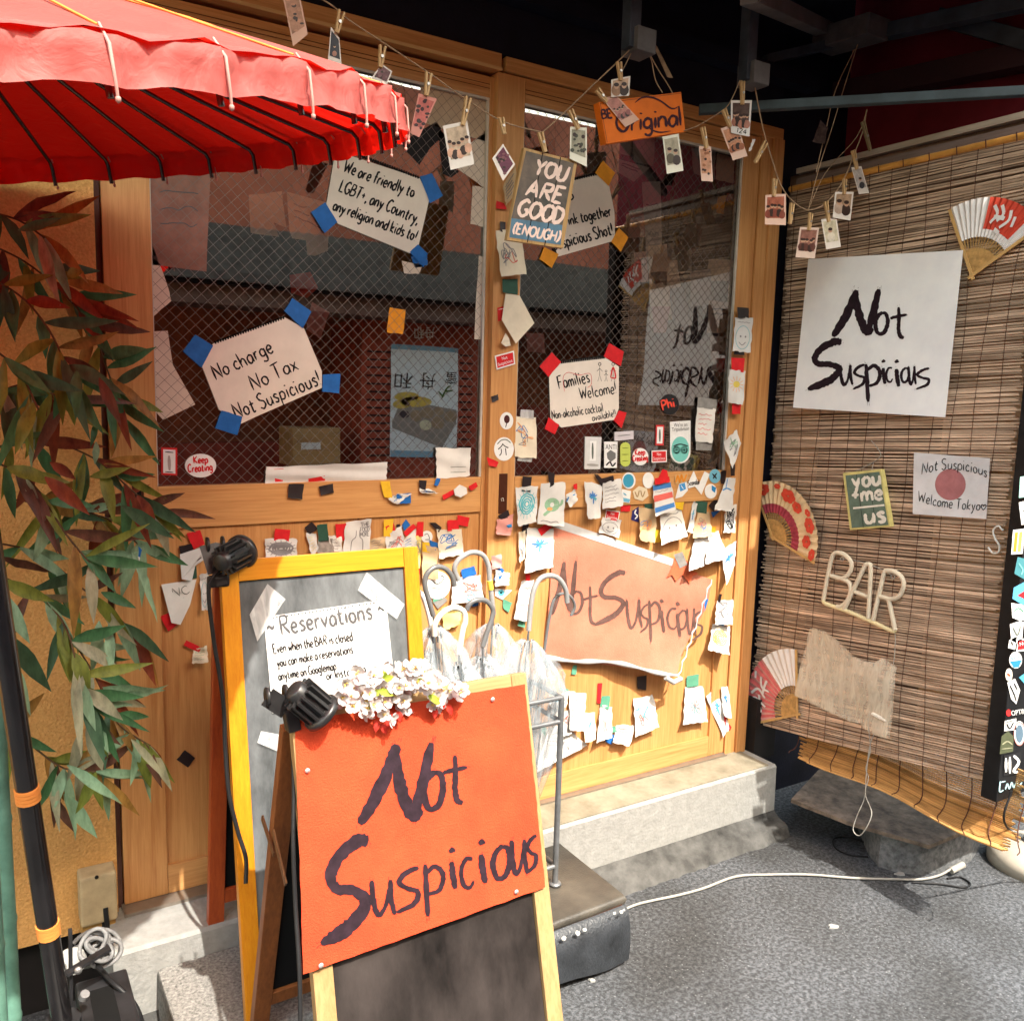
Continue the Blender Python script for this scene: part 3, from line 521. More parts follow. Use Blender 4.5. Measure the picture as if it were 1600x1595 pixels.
for t in ((28, 1240), (70, 1451)):
    best = min((UB + (top - UB) * (i / 600) for i in range(600)), key=lambda p: abs(((RW_.T @ (np.array(p) - CAM))[1] / (RW_.T @ (np.array(p) - CAM))[2] * F + PC[1]) - t[1]))
    d = (top - UB).normalized(); b = MB()
    for j in range(4): b.tube([best + d * (.0065 * (j - 2)), best + d * (.0065 * (j - 2) + .0055)], .0185, 0, 16)
    b.build('cord_binding', mat('orange_binding', (.72, .26, .06), .55), pl_)
m = MB(); m.lathe([(0, .03), (.035, .02), (.05, -.02), (.03, -.03)], UM @ Matrix.Translation((0, 0, HC + VAL)), 0, 20); m.build('top_cap', mLAC, um)
# steel parasol foot with cup
ft = thing('parasol_stand', 'black steel parasol stand with a cup, clamp and lever', 'stand', (UB.x, UB.y, 0)); mBLK = mat('black_steel', (.016, .016, .018), .45, .4, 25, spec=.5)
m = MB(); m.box((UB.x + .030, UB.y - .22, .0), (UB.x + .120, UB.y + .10, .288), 0, None, .006); m.box((UB.x - .10, UB.y - .22, 0), (UB.x + .03, UB.y + .06, .235), 0, None, .006); m.build('stand_box', mBLK, ft)
m = MB(); m.box((UB.x + .050, UB.y - .06, .25), (UB.x + .090, UB.y + .06, .2885)); m.build('recess', mat('recess', (.004, .004, .004), .9), ft)
m = MB(); dd = (top - UB).normalized(); m.tube([UB - dd * .12, UB - dd * .02], [.026, .030], 0, 20); m.build('cup', mBLK, ft)
m = MB(); m.bar(UB + Vector((.012, .02, .055)), UB + Vector((.085, .03, .075)), .016, .005, 0); m.bar(UB + Vector((.018, .03, -.02)), UB + Vector((.022, .03, .13)), .012, .006, 0); m.build('clamp_lever', mBLK, ft)
m = MB(); m.lathe([(0, .006), (.006, .006), (.006, 0)], Matrix.Translation(UB + Vector((.03, .006, .066))) @ Matrix.Rotation(R_(90), 4, 'X'), 0, 10); m.tube([UB + Vector((.035, -.01, .02)), UB + Vector((.038, -.015, .03))], .008, 0, 10); m.build('bolt', mat('zinc', (.5, .5, .5), .35, metal=.8), ft)
# cables
mCORD = mat('pale_cable', (.36, .345, .31), .5, .12, 60); mCORDK = mat('black_cable', (.012, .012, .013), .45)
def cable(name, label, pts, r, mt, cat='cable', k=8, grp=None):
    m = MB(); m.tube(smooth(pts, k), r, 0, 8); o = m.build(name, mt); tag(o, label, cat, grp); return o
cable('power_cable', 'black cable drooping over the parasol stand to the ground', [onY(165, 1418, -.05), onY(168, 1470, -.08), onY(150, 1500, -.25), onY(172, 1530, -.36), onY(205, 1562, -.40), onY(222, 1600, -.42), onY(226, 1660, -.42)], .005, mCORDK)
coil = MB()
for k in range(9):
    c0 = onY(150 + rnd.uniform(-14, 16), 1488 + rnd.uniform(-10, 14), -.26 + rnd.uniform(-.03, .03)); ra, rb = rnd.uniform(.016, .036), rnd.uniform(.012, .028); ph = rnd.uniform(0, 6); tz = rnd.uniform(-.9, .9)
    coil.tube([c0 + Vector((ra * math.cos(t), rb * .7 * math.sin(t), rb * math.sin(t + tz) + .002 * t)) for t in np.linspace(ph, ph + 6.6, 26)], .0042, 0, 7)
tag(coil.build('cable_coil', mat('grey_cable', (.17, .17, .17), .4, .3, 50)), 'bundled pale cable coiled beside the wall socket', 'cable')
m = MB(); M_ = Matrix.Translation(onY(108, 1502, -.28)) @ Matrix.Rotation(R_(62), 4, 'X') @ Matrix.Rotation(R_(20), 4, 'Y')
m.lathe([(0, .0), (.024, 0), (.024, .004), (.012, .006), (.012, .016), (.024, .018), (.024, .021), (0, .021)], M_, 0, 24); tag(m.build('cable_reel', mat('reel_grey', (.34, .34, .32), .4, .1, 30)), 'small pale cable reel behind the black parasol pole', 'reel')
# wall socket
sk = thing('wall_socket', 'beige weatherproof socket box on the stucco wall', 'socket', onY(152, 1440, .0)); mBEI = mat('beige_plastic', (.42, .33, .20), .5, .2, 18)
a = onY(120, 1358, .0); c = onY(180, 1418, .0); b2 = onY(182, 1440, 0)
m = MB(); m.box((a.x, -.048, c.z), (c.x, .006, a.z), 0, None, .006); m.build('cover', mBEI, sk)
m = MB(); m.box((a.x + .002, -.038, b2.z + .002), (c.x - .004, .006, c.z + .0003), 0, None, .003); m.build('socket_base', mat('amber_plastic', (.36, .20, .06), .4), sk)
S = Plane((0, -.0485, 0), (0, -1, 0)); m = MB(); p = onY(151, 1370, -.0485); m.lathe([(0, .002), (.004, .0015), (.004, -.001)], Matrix.Translation(p) @ Matrix.Rotation(R_(90), 4, 'X'), 0, 12); m.build('screw', mDARK, sk)
S = Plane((0, -.0395, 0), (0, -1, 0)); m = MB(); grid(m, S, [(140, 1420), (168, 1415), (169, 1425), (141, 1430)], 1, 1); type_(m, S, 'NO.1', (147, 1427), (163, 1424), 6, .0006, 1); m.build('number_tag', [mat('tag_white', (.75, .72, .66), .5), mat('ink', (.012, .011, .012), .6)], sk)
m = MB(); m.tube([onY(161, 1428, -.03), onY(164, 1455, -.032)], .009, 0, 12); m.tube([onY(143, 1432, -.02), onY(147, 1452, -.02)], .007, 1, 10); m.build('plug', [mCORDK, mCORD], sk)
# ================================================================== artificial bamboo
bb = thing('bamboo_plant', 'artificial bamboo with green, olive and maroon leaves against the stucco wall', 'bamboo', (.02, -.2, 0))
mCULM = mat('culm_green', (.10, .22, .17), .4, .3, 10, col2=(.16, .33, .25)); mTWIG = mat('twig', (.10, .06, .03), .7, .3, 30)
def culm(x, y, z0, z1, r):
    m = MB(); z = z0; prof = []
    while z < z1: prof += [(r, z), (r * .97, z + .09), (r, z + .18), (r * 1.12, z + .188), (r * 1.12, z + .194)]; z += .2
    m.lathe(prof, Matrix.Translation((x, y, 0)), 0, 16); return m.build('stalk', mCULM, bb)
pA = onY(17, 1500, -.22); culm(pA.x, -.22, 0, 1.5, .013); pB = onY(-6, 1500, -.3); culm(pB.x, -.3, 0, 1.6, .014); culm(pA.x - .08, -.16, 0, 1.7, .012)
LC = [((0.061, 0.176, 0.074), (0.088, 0.256, 0.108)), ((0.158, 0.208, 0.034), (0.263, 0.320, 0.054)), ((0.175, 0.029, 0.019), (0.298, 0.072, 0.027)), ((0.228, 0.416, 0.257), (0.350, 0.576, 0.365)), ((0.315, 0.336, 0.216), (0.490, 0.496, 0.324)), ((0.263, 0.144, 0.034), (0.420, 0.240, 0.054)), ((0.052, 0.120, 0.068), (0.079, 0.176, 0.095)), ((0.105, 0.048, 0.034), (0.193, 0.088, 0.054))]
mLF = [mat('leaf_%s' % n, a, .5, .3, 60, col2=b, trans=.3, spec=.35, stretch=(1, 1, .3)) for n, (a, b) in zip(('green', 'olive', 'maroon', 'teal', 'sage', 'amber', 'dark', 'brown'), LC)]
def leaf(mb, p, q, wd, mi, nrm_=None):
    p, q = Vector(p), Vector(q); d = q - p; L = d.length; t = d.normalized(); s = t.cross(nrm_ or Vector((rnd.uniform(-.5, .5), -1, rnd.uniform(-.4, .4)))).normalized(); n = s.cross(t)
    prof = [(0, .10), (.12, .55), (.3, .95), (.45, 1), (.65, .78), (.85, .38), (1, .02)]; bend = rnd.uniform(-.08, .18) * L; vs = []
    for u, h in prof:
        c = p + d * u + Vector((0, 0, -1)) * bend * u * u + n * (.10 * L * math.sin(u * 3) * rnd.uniform(.2, 1)); f = .18 * wd * h
        vs += [c - s * wd * h / 2 + n * f, c, c + s * wd * h / 2 + n * f]
    fs = []
    for i in range(len(prof) - 1): fs += [(3 * i, 3 * i + 1, 3 * i + 4, 3 * i + 3), (3 * i + 1, 3 * i + 2, 3 * i + 5, 3 * i + 4)]
    mb.add(vs, fs, mi, True)
TW = [([(-20, 380), (40, 410), (95, 455), (140, 510), (172, 590), (190, 650)], -.12), ([(-20, 430), (40, 470), (85, 530), (110, 600)], -.25), ([(-10, 545), (30, 580), (60, 640)], -.35), ([(-20, 700), (70, 690), (145, 715), (205, 765), (245, 800)], -.16),
      ([(-20, 715), (50, 755), (100, 830), (140, 880)], -.28), ([(-20, 845), (60, 865), (130, 920), (175, 955), (205, 985)], -.18), ([(-20, 890), (60, 930), (105, 985), (125, 1070), (140, 1110)], -.30), ([(-20, 1110), (50, 1165), (100, 1200), (150, 1205)], -.2), ([(20, 780), (110, 795), (180, 815), (215, 850)], -.1), ([(105, 985), (150, 1060), (185, 1130), (235, 1165)], -.2), ([(-20, 330), (30, 345), (70, 372)], -.2), ([(-20, 620), (40, 600), (90, 620), (140, 650)], -.2)]
tw = MB(); fol = MB()
for pts, y in TW:
    P3 = [onY(px, py, y + .03 * math.sin(i * 1.7)) for i, (px, py) in enumerate(pts)]; S3 = smooth(P3, 5); tw.tube(S3, .0018, 0, 5)
    for i in range(2, len(S3)):
        if rnd.random() < .30: continue
        for _ in range(rnd.choice((1, 2, 2))):
            b0 = Vector(S3[i]); low = b0.z < 1.12; ang = rnd.gauss(-1.25, .55) if rnd.random() < .75 else rnd.uniform(-.4, .6); L = rnd.uniform(.075, .145)
            e = b0 + Vector((math.cos(ang) * L * .9, rnd.uniform(-.35, .25) * L, math.sin(ang) * L))
            if e.y > -.012: e.y = -.012
            mi = rnd.choices(range(8), (4.5, 3.5, .4, 3.6, 2.6, 1, 1.6, .8) if low else (4, 4.4, 1.2, .6, .4, 1.8, 1.6, 1.4))[0]  # upper leaves redder and darker: the parasol's red light put into leaf colour
            leaf(fol, b0, e, rnd.uniform(.017, .026), mi)
for a, b, mi, wd in [((28, 360), (97, 343), 0, .016), ((98, 440), (192, 458), 5, .022), ((105, 430), (131, 423), 1, .018), ((85, 440), (165, 510), 2, .024), ((15, 690), (60, 618), 2, .024), ((0, 700), (75, 665), 0, .018), ((140, 745), (205, 733), 1, .018), ((70, 745), (140, 800), 2, .025), ((78, 722), (118, 745), 2, .018), ((55, 740), (25, 800), 2, .02), ((0, 870), (82, 888), 7, .018), ((132, 922), (192, 890), 7, .018), ((0, 905), (85, 945), 1, .024), ((5, 925), (47, 1012), 3, .024),
                     ((10, 990), (80, 1075), 6, .032), ((8, 1020), (47, 1108), 3, .022), ((155, 970), (142, 1045), 3, .022), ((170, 975), (174, 1058), 3, .018), ((145, 930), (205, 988), 1, .024), ((158, 925), (213, 953), 0, .02), ((130, 1075), (192, 1120), 4, .024), ((135, 1120), (190, 1155), 7, .02), ((135, 1135), (160, 1205), 4, .024), ((125, 1140), (105, 1225), 4, .022), ((105, 1195), (190, 1240), 3, .02), ((100, 1240), (152, 1300), 3, .026), ((80, 1240), (118, 1292), 7, .018), ((160, 1210), (170, 1285), 3, .016), ((205, 1155), (260, 1210), 4, .014), ((205, 860), (245, 955), 3, .014), ((225, 850), (222, 955), 3, .016), ((150, 690), (148, 725), 3, .012), ((150, 660), (141, 695), 0, .012), ((168, 620), (180, 690), 0, .016), ((155, 590), (190, 670), 7, .02), ((100, 600), (83, 650), 0, .02), ((120, 580), (118, 645), 0, .02), ((190, 790), (272, 834), 6, .026)]:
    y = rnd.uniform(-.34, -.16); leaf(fol, onY(*a, y), onY(*b, y - rnd.uniform(-.02, .03)), wd, mi, Vector((rnd.uniform(-.3, .3), -1, rnd.uniform(-.2, .3))))
tw.build('twig', mTWIG, bb); fo = fol.build('foliage', mLF, bb)
# ================================================================== black mat over the step block
mt_ = thing('mat_covered_step', 'low step covered in a black vinyl mat with white paint spots', 'step', (1.05, -.3, 0))
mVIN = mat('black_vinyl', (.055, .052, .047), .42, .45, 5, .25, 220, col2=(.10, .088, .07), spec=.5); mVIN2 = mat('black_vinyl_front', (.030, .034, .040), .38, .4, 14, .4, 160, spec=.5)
m = MB(); n = 30
def fr(x): t = (x - .72) / .61; return .009 * math.sin(t * 3.1) + .004 * math.sin(t * 9)
vs = []
for i in range(n + 1):
    x = .72 + .612 * i / n; yb = -.452 - .012 * (1 - i / n); b = fr(x); zb = .025 + .02 * math.sin(i * .5) + .02 * (i / n)
    vs += [(x, -.160, .170), (x, -.30, .1705 + .002 * math.sin(i)), (x, yb + .012, .168), (x, yb - .001, .163), (x, yb + .006, .146)]
k = 5; m.add(vs, [(i * k + j, (i + 1) * k + j, (i + 1) * k + j + 1, i * k + j + 1) for i in range(n) for j in range(k - 1)], 0, True)
e = [v for v in vs[-k:]]; m.add([e[0], e[1], e[2], (e[0][0], e[0][1], .155), (e[2][0], e[2][1], .150)], [(0, 1, 2, 4, 3)], 0)
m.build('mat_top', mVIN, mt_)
m = MB(); vs = []
for i in range(n + 1):
    x = .72 + .608 * i / n; yb = -.458 - .012 * (1 - i / n); b = fr(x) * .8 + .008
    for z, o in ((.150, .006), (.142, -b * .3 - .004), (.105, -b * .9 - .010), (.06, -b - .012), (.022 + .008 * math.sin(i * .4), -b * .9 - .010)): vs.append((x, yb + o, z))
m.add(vs, [(i * k + j, (i + 1) * k + j, (i + 1) * k + j + 1, i * k + j + 1) for i in range(n) for j in range(k - 1)], 0, True)
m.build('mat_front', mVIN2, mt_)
m = MB(); m.box((.80, -.448, .05), (1.322, -.17, .152)); m.box((.82, -.43, 0), (.90, -.2, .05)); m.box((1.2, -.43, 0), (1.28, -.2, .05)); m.build('core_box', mat('core_brown', (.08, .035, .02), .8), mt_)
m = MB(); S = type('S', (), {'pt': staticmethod(lambda px, py, eps=0.0: onY(px, py, -.4855 - eps))})
for c, r in (((860, 1473), 6), ((881, 1465), 4), ((903, 1457), 4), ((914, 1452), 3.4), ((960, 1426), 2.6), ((971, 1424), 3), ((975, 1421), 2)):
    pts = [(c[0] + r * rnd.uniform(.7, 1.2) * math.cos(t), c[1] + r * rnd.uniform(.7, 1.2) * math.sin(t)) for t in np.linspace(0, 5.9, 11)]; poly(m, S, pts, 0)
m.build('paint_spot', mat('spot_white', (.6, .6, .58), .6), mt_)
# ================================================================== A-boards
mYEL = wood('yellow_wood', (.60, .25, .014), (.48, .165, .008), 'z', .4); mYELX = wood('yellow_wood_x', (.62, .26, .014), (.50, .175, .008), 'x', .4); mRDW = wood('red_wood', (.38, .075, .018), (.24, .035, .01), 'z', .4)
mCHK = mat('chalkboard', (.075, .083, .088), .55, .5, 9, .05, 200, col2=(.19, .205, .215), stretch=(1, 1, .35)); mCHKB = mat('chalkboard_back', (.004, .004, .005), .9)
mPINE = wood('pine', (.38, .25, .115), (.27, .16, .065), 'z', .5); mPINX = wood('pine_x', (.40, .26, .12), (.29, .17, .07), 'x', .5); mBRW = wood('brown_wood', (.25, .085, .025), (.14, .045, .015), 'z', .45)
def aboard(root, x0, x1, yt, zt, yb, zb, wd, dp, woods, rear, rwoods, board):
    """front leaf from (yt,zt) down to (yb,zb); rear leaf down to rear=(y,z)"""
    T = Vector((0, yt, zt)); B = Vector((0, yb, zb)); d = (B - T).normalized(); n = Vector((0, d.z, -d.y)); n = -n if n.y > 0 else n
    X = Vector((1, 0, 0)); L = (B - T).length; P = lambda x, l, o=0: Vector((x, 0, 0)) + T + d * l + n * o
    M = Matrix((X, d, n)).transposed().to_4x4(); M.translation = T
    def pc(name, a, b, mt): m = MB(); m.box(a, b, 0, M, .0015); return m.build(name, mt, root)
    pc('post', (x0, 0, 0), (x0 + wd, L, dp), woods[0]); pc('post', (x1 - wd, 0, 0), (x1, L, dp), woods[0])
    pc('top_rail', (x0 + wd + .0004, 0, .0006), (x1 - wd - .0004, wd * 1.25, dp - .0008), woods[1]); pc('bottom_rail', (x0 + wd + .0004, L * .86, .0006), (x1 - wd - .0004, L * .86 + wd, dp - .0008), woods[1])
    pc('chalkboard', (x0 + wd + .0005, wd * 1.25 + .0005, dp * .30), (x1 - wd - .0005, L * .86 - .0005, dp * .62), board)
    T2 = Vector((0, yt + dp + .008, zt - .03)); B2 = Vector((0, rear[0], rear[1])); d2 = (B2 - T2).normalized(); n2 = Vector((0, d2.z, -d2.y)); n2 = -n2 if n2.y > 0 else n2; L2 = (B2 - T2).length
    M2 = Matrix((X, d2, n2)).transposed().to_4x4(); M2.translation = T2
    def pc2(name, a, b, mt): m = MB(); m.box(a, b, 0, M2, .0015); return m.build(name, mt, root)
    pc2('rear_leg', (x0 - .004, 0, 0), (x0 - .004 + wd, L2, dp), rwoods); pc2('rear_leg', (x1 - wd + .004, 0, 0), (x1 + .004, L2, dp), rwoods)
    pc2('rear_rail', (x0 + wd - .0035, L2 * .84, .001), (x1 - wd + .0035, L2 * .84 + wd, dp - .001), rwoods); pc2('rear_board', (x0 + wd - .0035, .02, dp * .3), (x1 - wd + .0035, L2 * .84 - .0005, dp * .6), mCHKB)
    return P, Plane(tuple(P(0, 0, dp)), tuple(n)), Plane(tuple(P(0, 0, dp * .62)), tuple(n)), M
# rear board: reservations
ra = thing('reservation_board', 'yellow framed chalkboard easel with a taped reservations notice', 'sign board', (.61, -.27, .158))
P1, RF, RB, M1 = aboard(ra, .399, .822, -.275, 1.058, -.425, .158, .034, .020, (mYEL, mYELX), (-.118, .158), mRDW, mCHK)
mWHT = mat('white_paper', (.60, .59, .575), .7, .05, 25); mINK = mat('ink', (.012, .011, .012), .6, .2, 90); mGRYINK = mat('grey_ink', (.10, .10, .105), .6, .2, 60)
rn = thing('reservation_notice', 'white spiral pad sheet headed Reservations taped on the chalkboard', 'notice', RB.pt(520, 1110)); S = Sheet(RB, [(412, 964), (603, 936), (619, 1092), (426, 1114)], .0015, .002)
m = MB(); grid(m, S, [(412, 964), (603, 936), (619, 1092), (426, 1114)], 8, 8); m.build('paper', mWHT, rn)
m = MB(); hand(m, S, '~ Reservations ~', (419, 995), (604, 963), 29, 3.8, mi=0, jit=.12); t2 = MB()
hand(t2, S, 'Even when the BAR is closed.', (428, 1021), (554, 1000), 15, 1.9, jit=.12); hand(t2, S, 'you can make a reservations', (434, 1042), (552, 1020), 14, 1.9, jit=.12); hand(t2, S, 'anytime on Googlemap', (436, 1063), (526, 1046), 14, 1.9, jit=.12); hand(t2, S, 'or Instagram', (511, 1062), (572, 1050), 13, 1.9, jit=.12)
m.build('heading', mGRYINK, rn); t2.build('lettering', mINK, rn)
m = MB()
for i in range(34): f = (i + .5) / 34; disc(m, S, (412 + 191 * f + 1, 967 - 28 * f), 1.4, 1.4, .0006, 0, 8)
m.build('punched_holes', mCHK, rn)
m = MB()
for a, b in (((565, 984), (596, 979)), ((598, 981), (601, 1019)), ((600, 1021), (568, 1026)), ((565, 1024), (562, 986))): ribbon(m, S, smooth([a, b]), 1.2, .0006)
m.build('code_frame', mat('frame_blue', (.25, .4, .6), .6), rn)
def clear(name, al, rough, col=(.9, .92, .92), mixg=.12):
    if name in MATS: return MATS[name]
    m = bpy.data.materials.new(name); nt, N, L, b = nodes(m); b.inputs['Base Color'].default_value = (*col, 1); b.inputs['Roughness'].default_value = rough
    tr = N.new('ShaderNodeBsdfTransparent'); mx = N.new('ShaderNodeMixShader'); tc = N.new('ShaderNodeTexCoord'); nz = N.new('ShaderNodeTexNoise'); nz.inputs['Scale'].default_value = 26; nz.inputs['Detail'].default_value = 5; nz.inputs['Distortion'].default_value = 1.2
    mp = N.new('ShaderNodeMapping'); mp.inputs['Scale'].default_value = (1.6, 1.6, .35); L.new(tc.outputs['Object'], mp.inputs[0]); L.new(mp.outputs[0], nz.inputs[0])
    mr = N.new('ShaderNodeMapRange'); mr.inputs[1].default_value = .3; mr.inputs[2].default_value = .7; mr.inputs[3].default_value = max(0, al - .18); mr.inputs[4].default_value = min(1, al + .18); L.new(nz.outputs[0], mr.inputs[0])
    L.new(mr.outputs[0], mx.inputs[0]); L.new(tr.outputs[0], mx.inputs[1]); L.new(b.outputs[0], mx.inputs[2]); L.new(mx.outputs[0], N['Material Output'].inputs[0])
    bp = N.new('ShaderNodeBump'); bp.inputs['Strength'].default_value = .35; bp.inputs['Distance'].default_value = .006; L.new(nz.outputs[0], bp.inputs['Height']); L.new(bp.outputs[0], b.inputs['Normal']); MATS[name] = m; return m
mTAPE = clear('clear_tape', .42, .25)
for q in ([(390, 960), (418, 912), (446, 936), (402, 1002)], [(559, 922), (573, 894), (632, 944), (620, 967)], [(408, 1142), (452, 1150), (440, 1176), (402, 1160)]):
    m = MB(); S2 = Sheet(RB, q, .004, .0, .003); grid(m, S2, q, 4, 4, .001); m.build('clear_tape', mTAPE, rn)
# front board: orange cloth
fa = thing('front_sign_board', 'brown wooden chalkboard easel with an orange cloth sign, nearest the camera', 'sign board', (.62, -.75, 0))
P2, FF, FB, M2_ = aboard(fa, .407, .846, -.690, .888, -.925, 0, .032, .020, (mPINE, mPINX), (-.442, .155), mBRW, mat('dark_chalkboard', (.022, .018, .017), .5, .5, 7, .05, 200, col2=(.055, .045, .042), stretch=(1, 1, .4)))
for sd in (.400, ):
    m = MB(); m.bar((sd, -.635, .62), (sd, -.565, .655), .003, .012, 0); m.bar((sd, -.70, .60), (sd, -.63, .66), .003, .012, 0); m.build('hinge_stay', mat('brass_brown', (.2, .1, .05), .4, metal=.6), fa)
cl = thing('orange_cloth_sign', 'orange felt sign painted Not Suspicious pinned on the front easel', 'cloth sign', FF.pt(660, 1500)); mORG = mat('orange_felt', (.52, .048, .018), .85, .12, 6, .5, 380, col2=(.60, .070, .024))
q = [(461, 1127), (820, 1069), (852, 1386), (474, 1522)]; S = Sheet(FF, q, .0022, .004, .0015, .0012, 3); m = MB(); grid(m, S, q, 24, 24, ragged=.7); m.build('cloth', mORG, cl)
mPNT = mat('brush_black', (.020, .010, .016), .7, .35, 60)
m = MB(); brush(m, S, [('N', 560, 1160, 680, 1287), ('o', 660, 1203, 694, 1266), ('t', 692, 1180, 730, 1256), ('S', 500, 1308, 577, 1474), ('u', 579, 1374, 617, 1431), ('s', 616, 1352, 656, 1425), ('p', 660, 1350, 694, 1431), ('i', 696, 1322, 720, 1388), ('c', 717, 1337, 741, 1389), ('i', 741, 1309, 768, 1379), ('o', 768, 1319, 798, 1374), ('u', 798, 1311, 824, 1367), ('s', 821, 1302, 839, 1364)], .80); m.build('lettering', mPNT, cl)
for p in ((480, 1203), (501, 1507), (769, 1092), (806, 1392)):
    m = MB(); c = S.pt(*p, .001); m.lathe([(0, .004), (.0035, .0035), (.0045, .0015), (.002, 0)], Matrix.Translation(c) @ Matrix(((1, 0, 0), (0, 0, -1), (0, 1, 0))).to_4x4(), 0, 10); m.build('pin', mat('steel_pin', (.7, .68, .66), .3, metal=.7), cl)
# clip lamps
def cliplamp(name, label, c, axis, size, clip, par=None):
    t = thing(name, label, 'clip lamp', tuple(c)); a = Vector(axis).normalized(); M = a.to_track_quat('Z', 'Y').to_matrix().to_4x4(); M.translation = Vector(c); s = size
    mb_ = mat('lamp_black', (.017, .017, .018), .38, .3, 40, spec=.55)
    m = MB(); m.lathe([(0, -.9 * s), (.30 * s, -.9 * s), (.36 * s, -.84 * s), (.40 * s, -.5 * s), (.44 * s, -.2 * s)], M, 0, 28); m.build('lamp_body', mb_, t)
    m = MB()
    for k in range(14):
        th = 2 * math.pi * k / 14; R = M @ Matrix.Rotation(th, 4, 'Z'); m.box((.36 * s, -.045 * s, -.66 * s), (.60 * s, .045 * s, .34 * s), 0, R, .006 * s)
    m.build('cooling_fins', mb_, t)
    m = MB(); m.lathe([(.44 * s, .30 * s), (.62 * s, .34 * s), (.68 * s, .40 * s), (.69 * s, .56 * s), (.62 * s, .58 * s), (.60 * s, .5 * s), (.46 * s, .30 * s)], M, 0, 32); m.lathe([(.44 * s, -.22 * s), (.46 * s, .32 * s)], M, 0, 28); m.build('rim', mb_, t)
    m = MB(); m.lathe([(0, .42 * s), (.60 * s, .45 * s)], M, 0, 28); m.build('lens', mat('lamp_lens', (.35, .33, .30), .2), t)
    k = [Vector(p) for p in clip]; m = MB(); m.tube([Vector(c) - a * .5 * s, k[0] + (Vector(c) - k[0]) * .3, k[0]], .11 * s, 0, 10); m.build('swivel', mb_, t)
    for sg in (-1, 1):
        m = MB(); X = Vector((sg * .012, 0, 0)); m.bar(k[0] + X * .3, k[1] + X * 1.2, .030, .004, 0, up=(0, 1, 0)); m.lathe([(0, .002), (.015, .002), (.015, -.002), (0, -.002)], Matrix.Translation(k[1] + X * 1.2) @ Matrix.Rotation(R_(90), 4, 'Y'), 0, 16); m.build('clip_paddle', mb_, t)
    m = MB(); m.bar(k[0], k[2], .020, .026, 0, up=(0, 1, 0), bev=.002); m.build('clip_jaw', mb_, t)
    return t
cliplamp('clip_lamp', 'black finned clip lamp on the top corner of the yellow easel', onY(366, 868, -.30), onY(398, 852, -.20) - onY(340, 882, -.28), .050, [onY(340, 895, -.29), onY(336, 850, -.27), onY(346, 915, -.295)], ra)
cliplamp('clip_lamp', 'black finned clip lamp on the corner of the front easel, above the orange cloth', onY(487, 1100, -.735), onY(522, 1130, -.715) - onY(462, 1080, -.715), .047, [onY(452, 1108, -.705), onY(432, 1086, -.70), onY(458, 1140, -.708)], fa)
m = MB(); c = onY(345, 908, -.302); m.box((c.x - .025, -.306, c.z - .012), (c.x + .017, -.290, c.z + .012), 0, None, .006); tag(m.build('clamp_pad', mat('lamp_black', (.017, .017, .018), .38)), 'dark rounded clamp pad below the rear clip lamp', 'clamp')
cable('lamp_cable', 'black lamp flex hanging down the left post of the yellow easel', [onY(352, 882, -.305), onY(334, 900, -.31), onY(326, 925, -.315), onY(334, 1000, -.33), onY(344, 1060, -.345), onY(350, 1110, -.355), onY(352, 1170, -.36), onY(358, 1240, -.38), onY(372, 1300, -.40), onY(384, 1340, -.42), onY(384, 1380, -.44)], .0042, mCORDK)
cable('lamp_cable', 'black flex running down the left edge of the front easel', [onY(448, 1112, -.70), onY(456, 1150, -.70), onY(459, 1230, -.725), onY(458, 1320, -.76), onY(462, 1420, -.79), onY(468, 1520, -.83), onY(470, 1640, -.87)], .0035, mCORDK)
# blossom spray on top of the front board
bl = thing('blossom_spray', 'spray of white artificial cherry blossom along the top of the front easel', 'flowers', onY(630, 1130, -.70)); pet = MB(); cen = MB(); lf = MB(); stm = MB(); rdb = MB()
def blossom(c, s, nrm_):
    n = nrm_.normalized(); M = n.to_track_quat('Z', 'Y').to_matrix().to_4x4(); M.translation = c; a0 = rnd.uniform(0, 6)
    for k in range(5):
        R = M @ Matrix.Rotation(a0 + k * 1.2566, 4, 'Z') @ Matrix.Rotation(rnd.uniform(-.9, -.2), 4, 'Y'); pr = [(0, .1), (.35, .5), (.7, .62), (.95, .42), (1.0, .12)]; vs = []
        for u, h in pr: z = .12 * s * math.sin(u * 3) * rnd.uniform(-1, 1); vs += [R @ Vector((u * s, -h * s * .62, z + .05 * s)), R @ Vector((u * s * (.93 if u == 1 else 1), 0, z - .03 * s)), R @ Vector((u * s, h * s * .62, z + .05 * s))]
        fs = []
        for i in range(4): fs += [(3 * i, 3 * i + 1, 3 * i + 4, 3 * i + 3), (3 * i + 1, 3 * i + 2, 3 * i + 5, 3 * i + 4)]
        pet.add(vs, fs, 0 if rnd.random() < .8 else 1, True)
    for k in range(6):
        d = M @ Vector((rnd.uniform(-.2, .2) * s, rnd.uniform(-.2, .2) * s, .4 * s)); cen.tube([c, d], .0005, 0, 4); cen.lathe([(0, .0012), (.0011, 0), (0, -.0012)], Matrix.Translation(d), 0, 6)
ctrs = [(540, 1075, 20), (560, 1058, 22), (585, 1050, 22), (610, 1048, 20), (575, 1085, 22), (600, 1080, 24), (590, 1105, 20), (620, 1095, 22), (615, 1065, 20), (635, 1050, 20), (650, 1045, 22), (660, 1062, 22), (640, 1080, 20), (675, 1078, 20), (690, 1062, 20), (700, 1080, 18), (712, 1082, 16), (640, 1100, 18), (555, 1095, 16), (570, 1110, 16), (605, 1115, 16), (675, 1095, 16), (688, 1100, 14), (530, 1090, 14), (650, 1070, 18)]
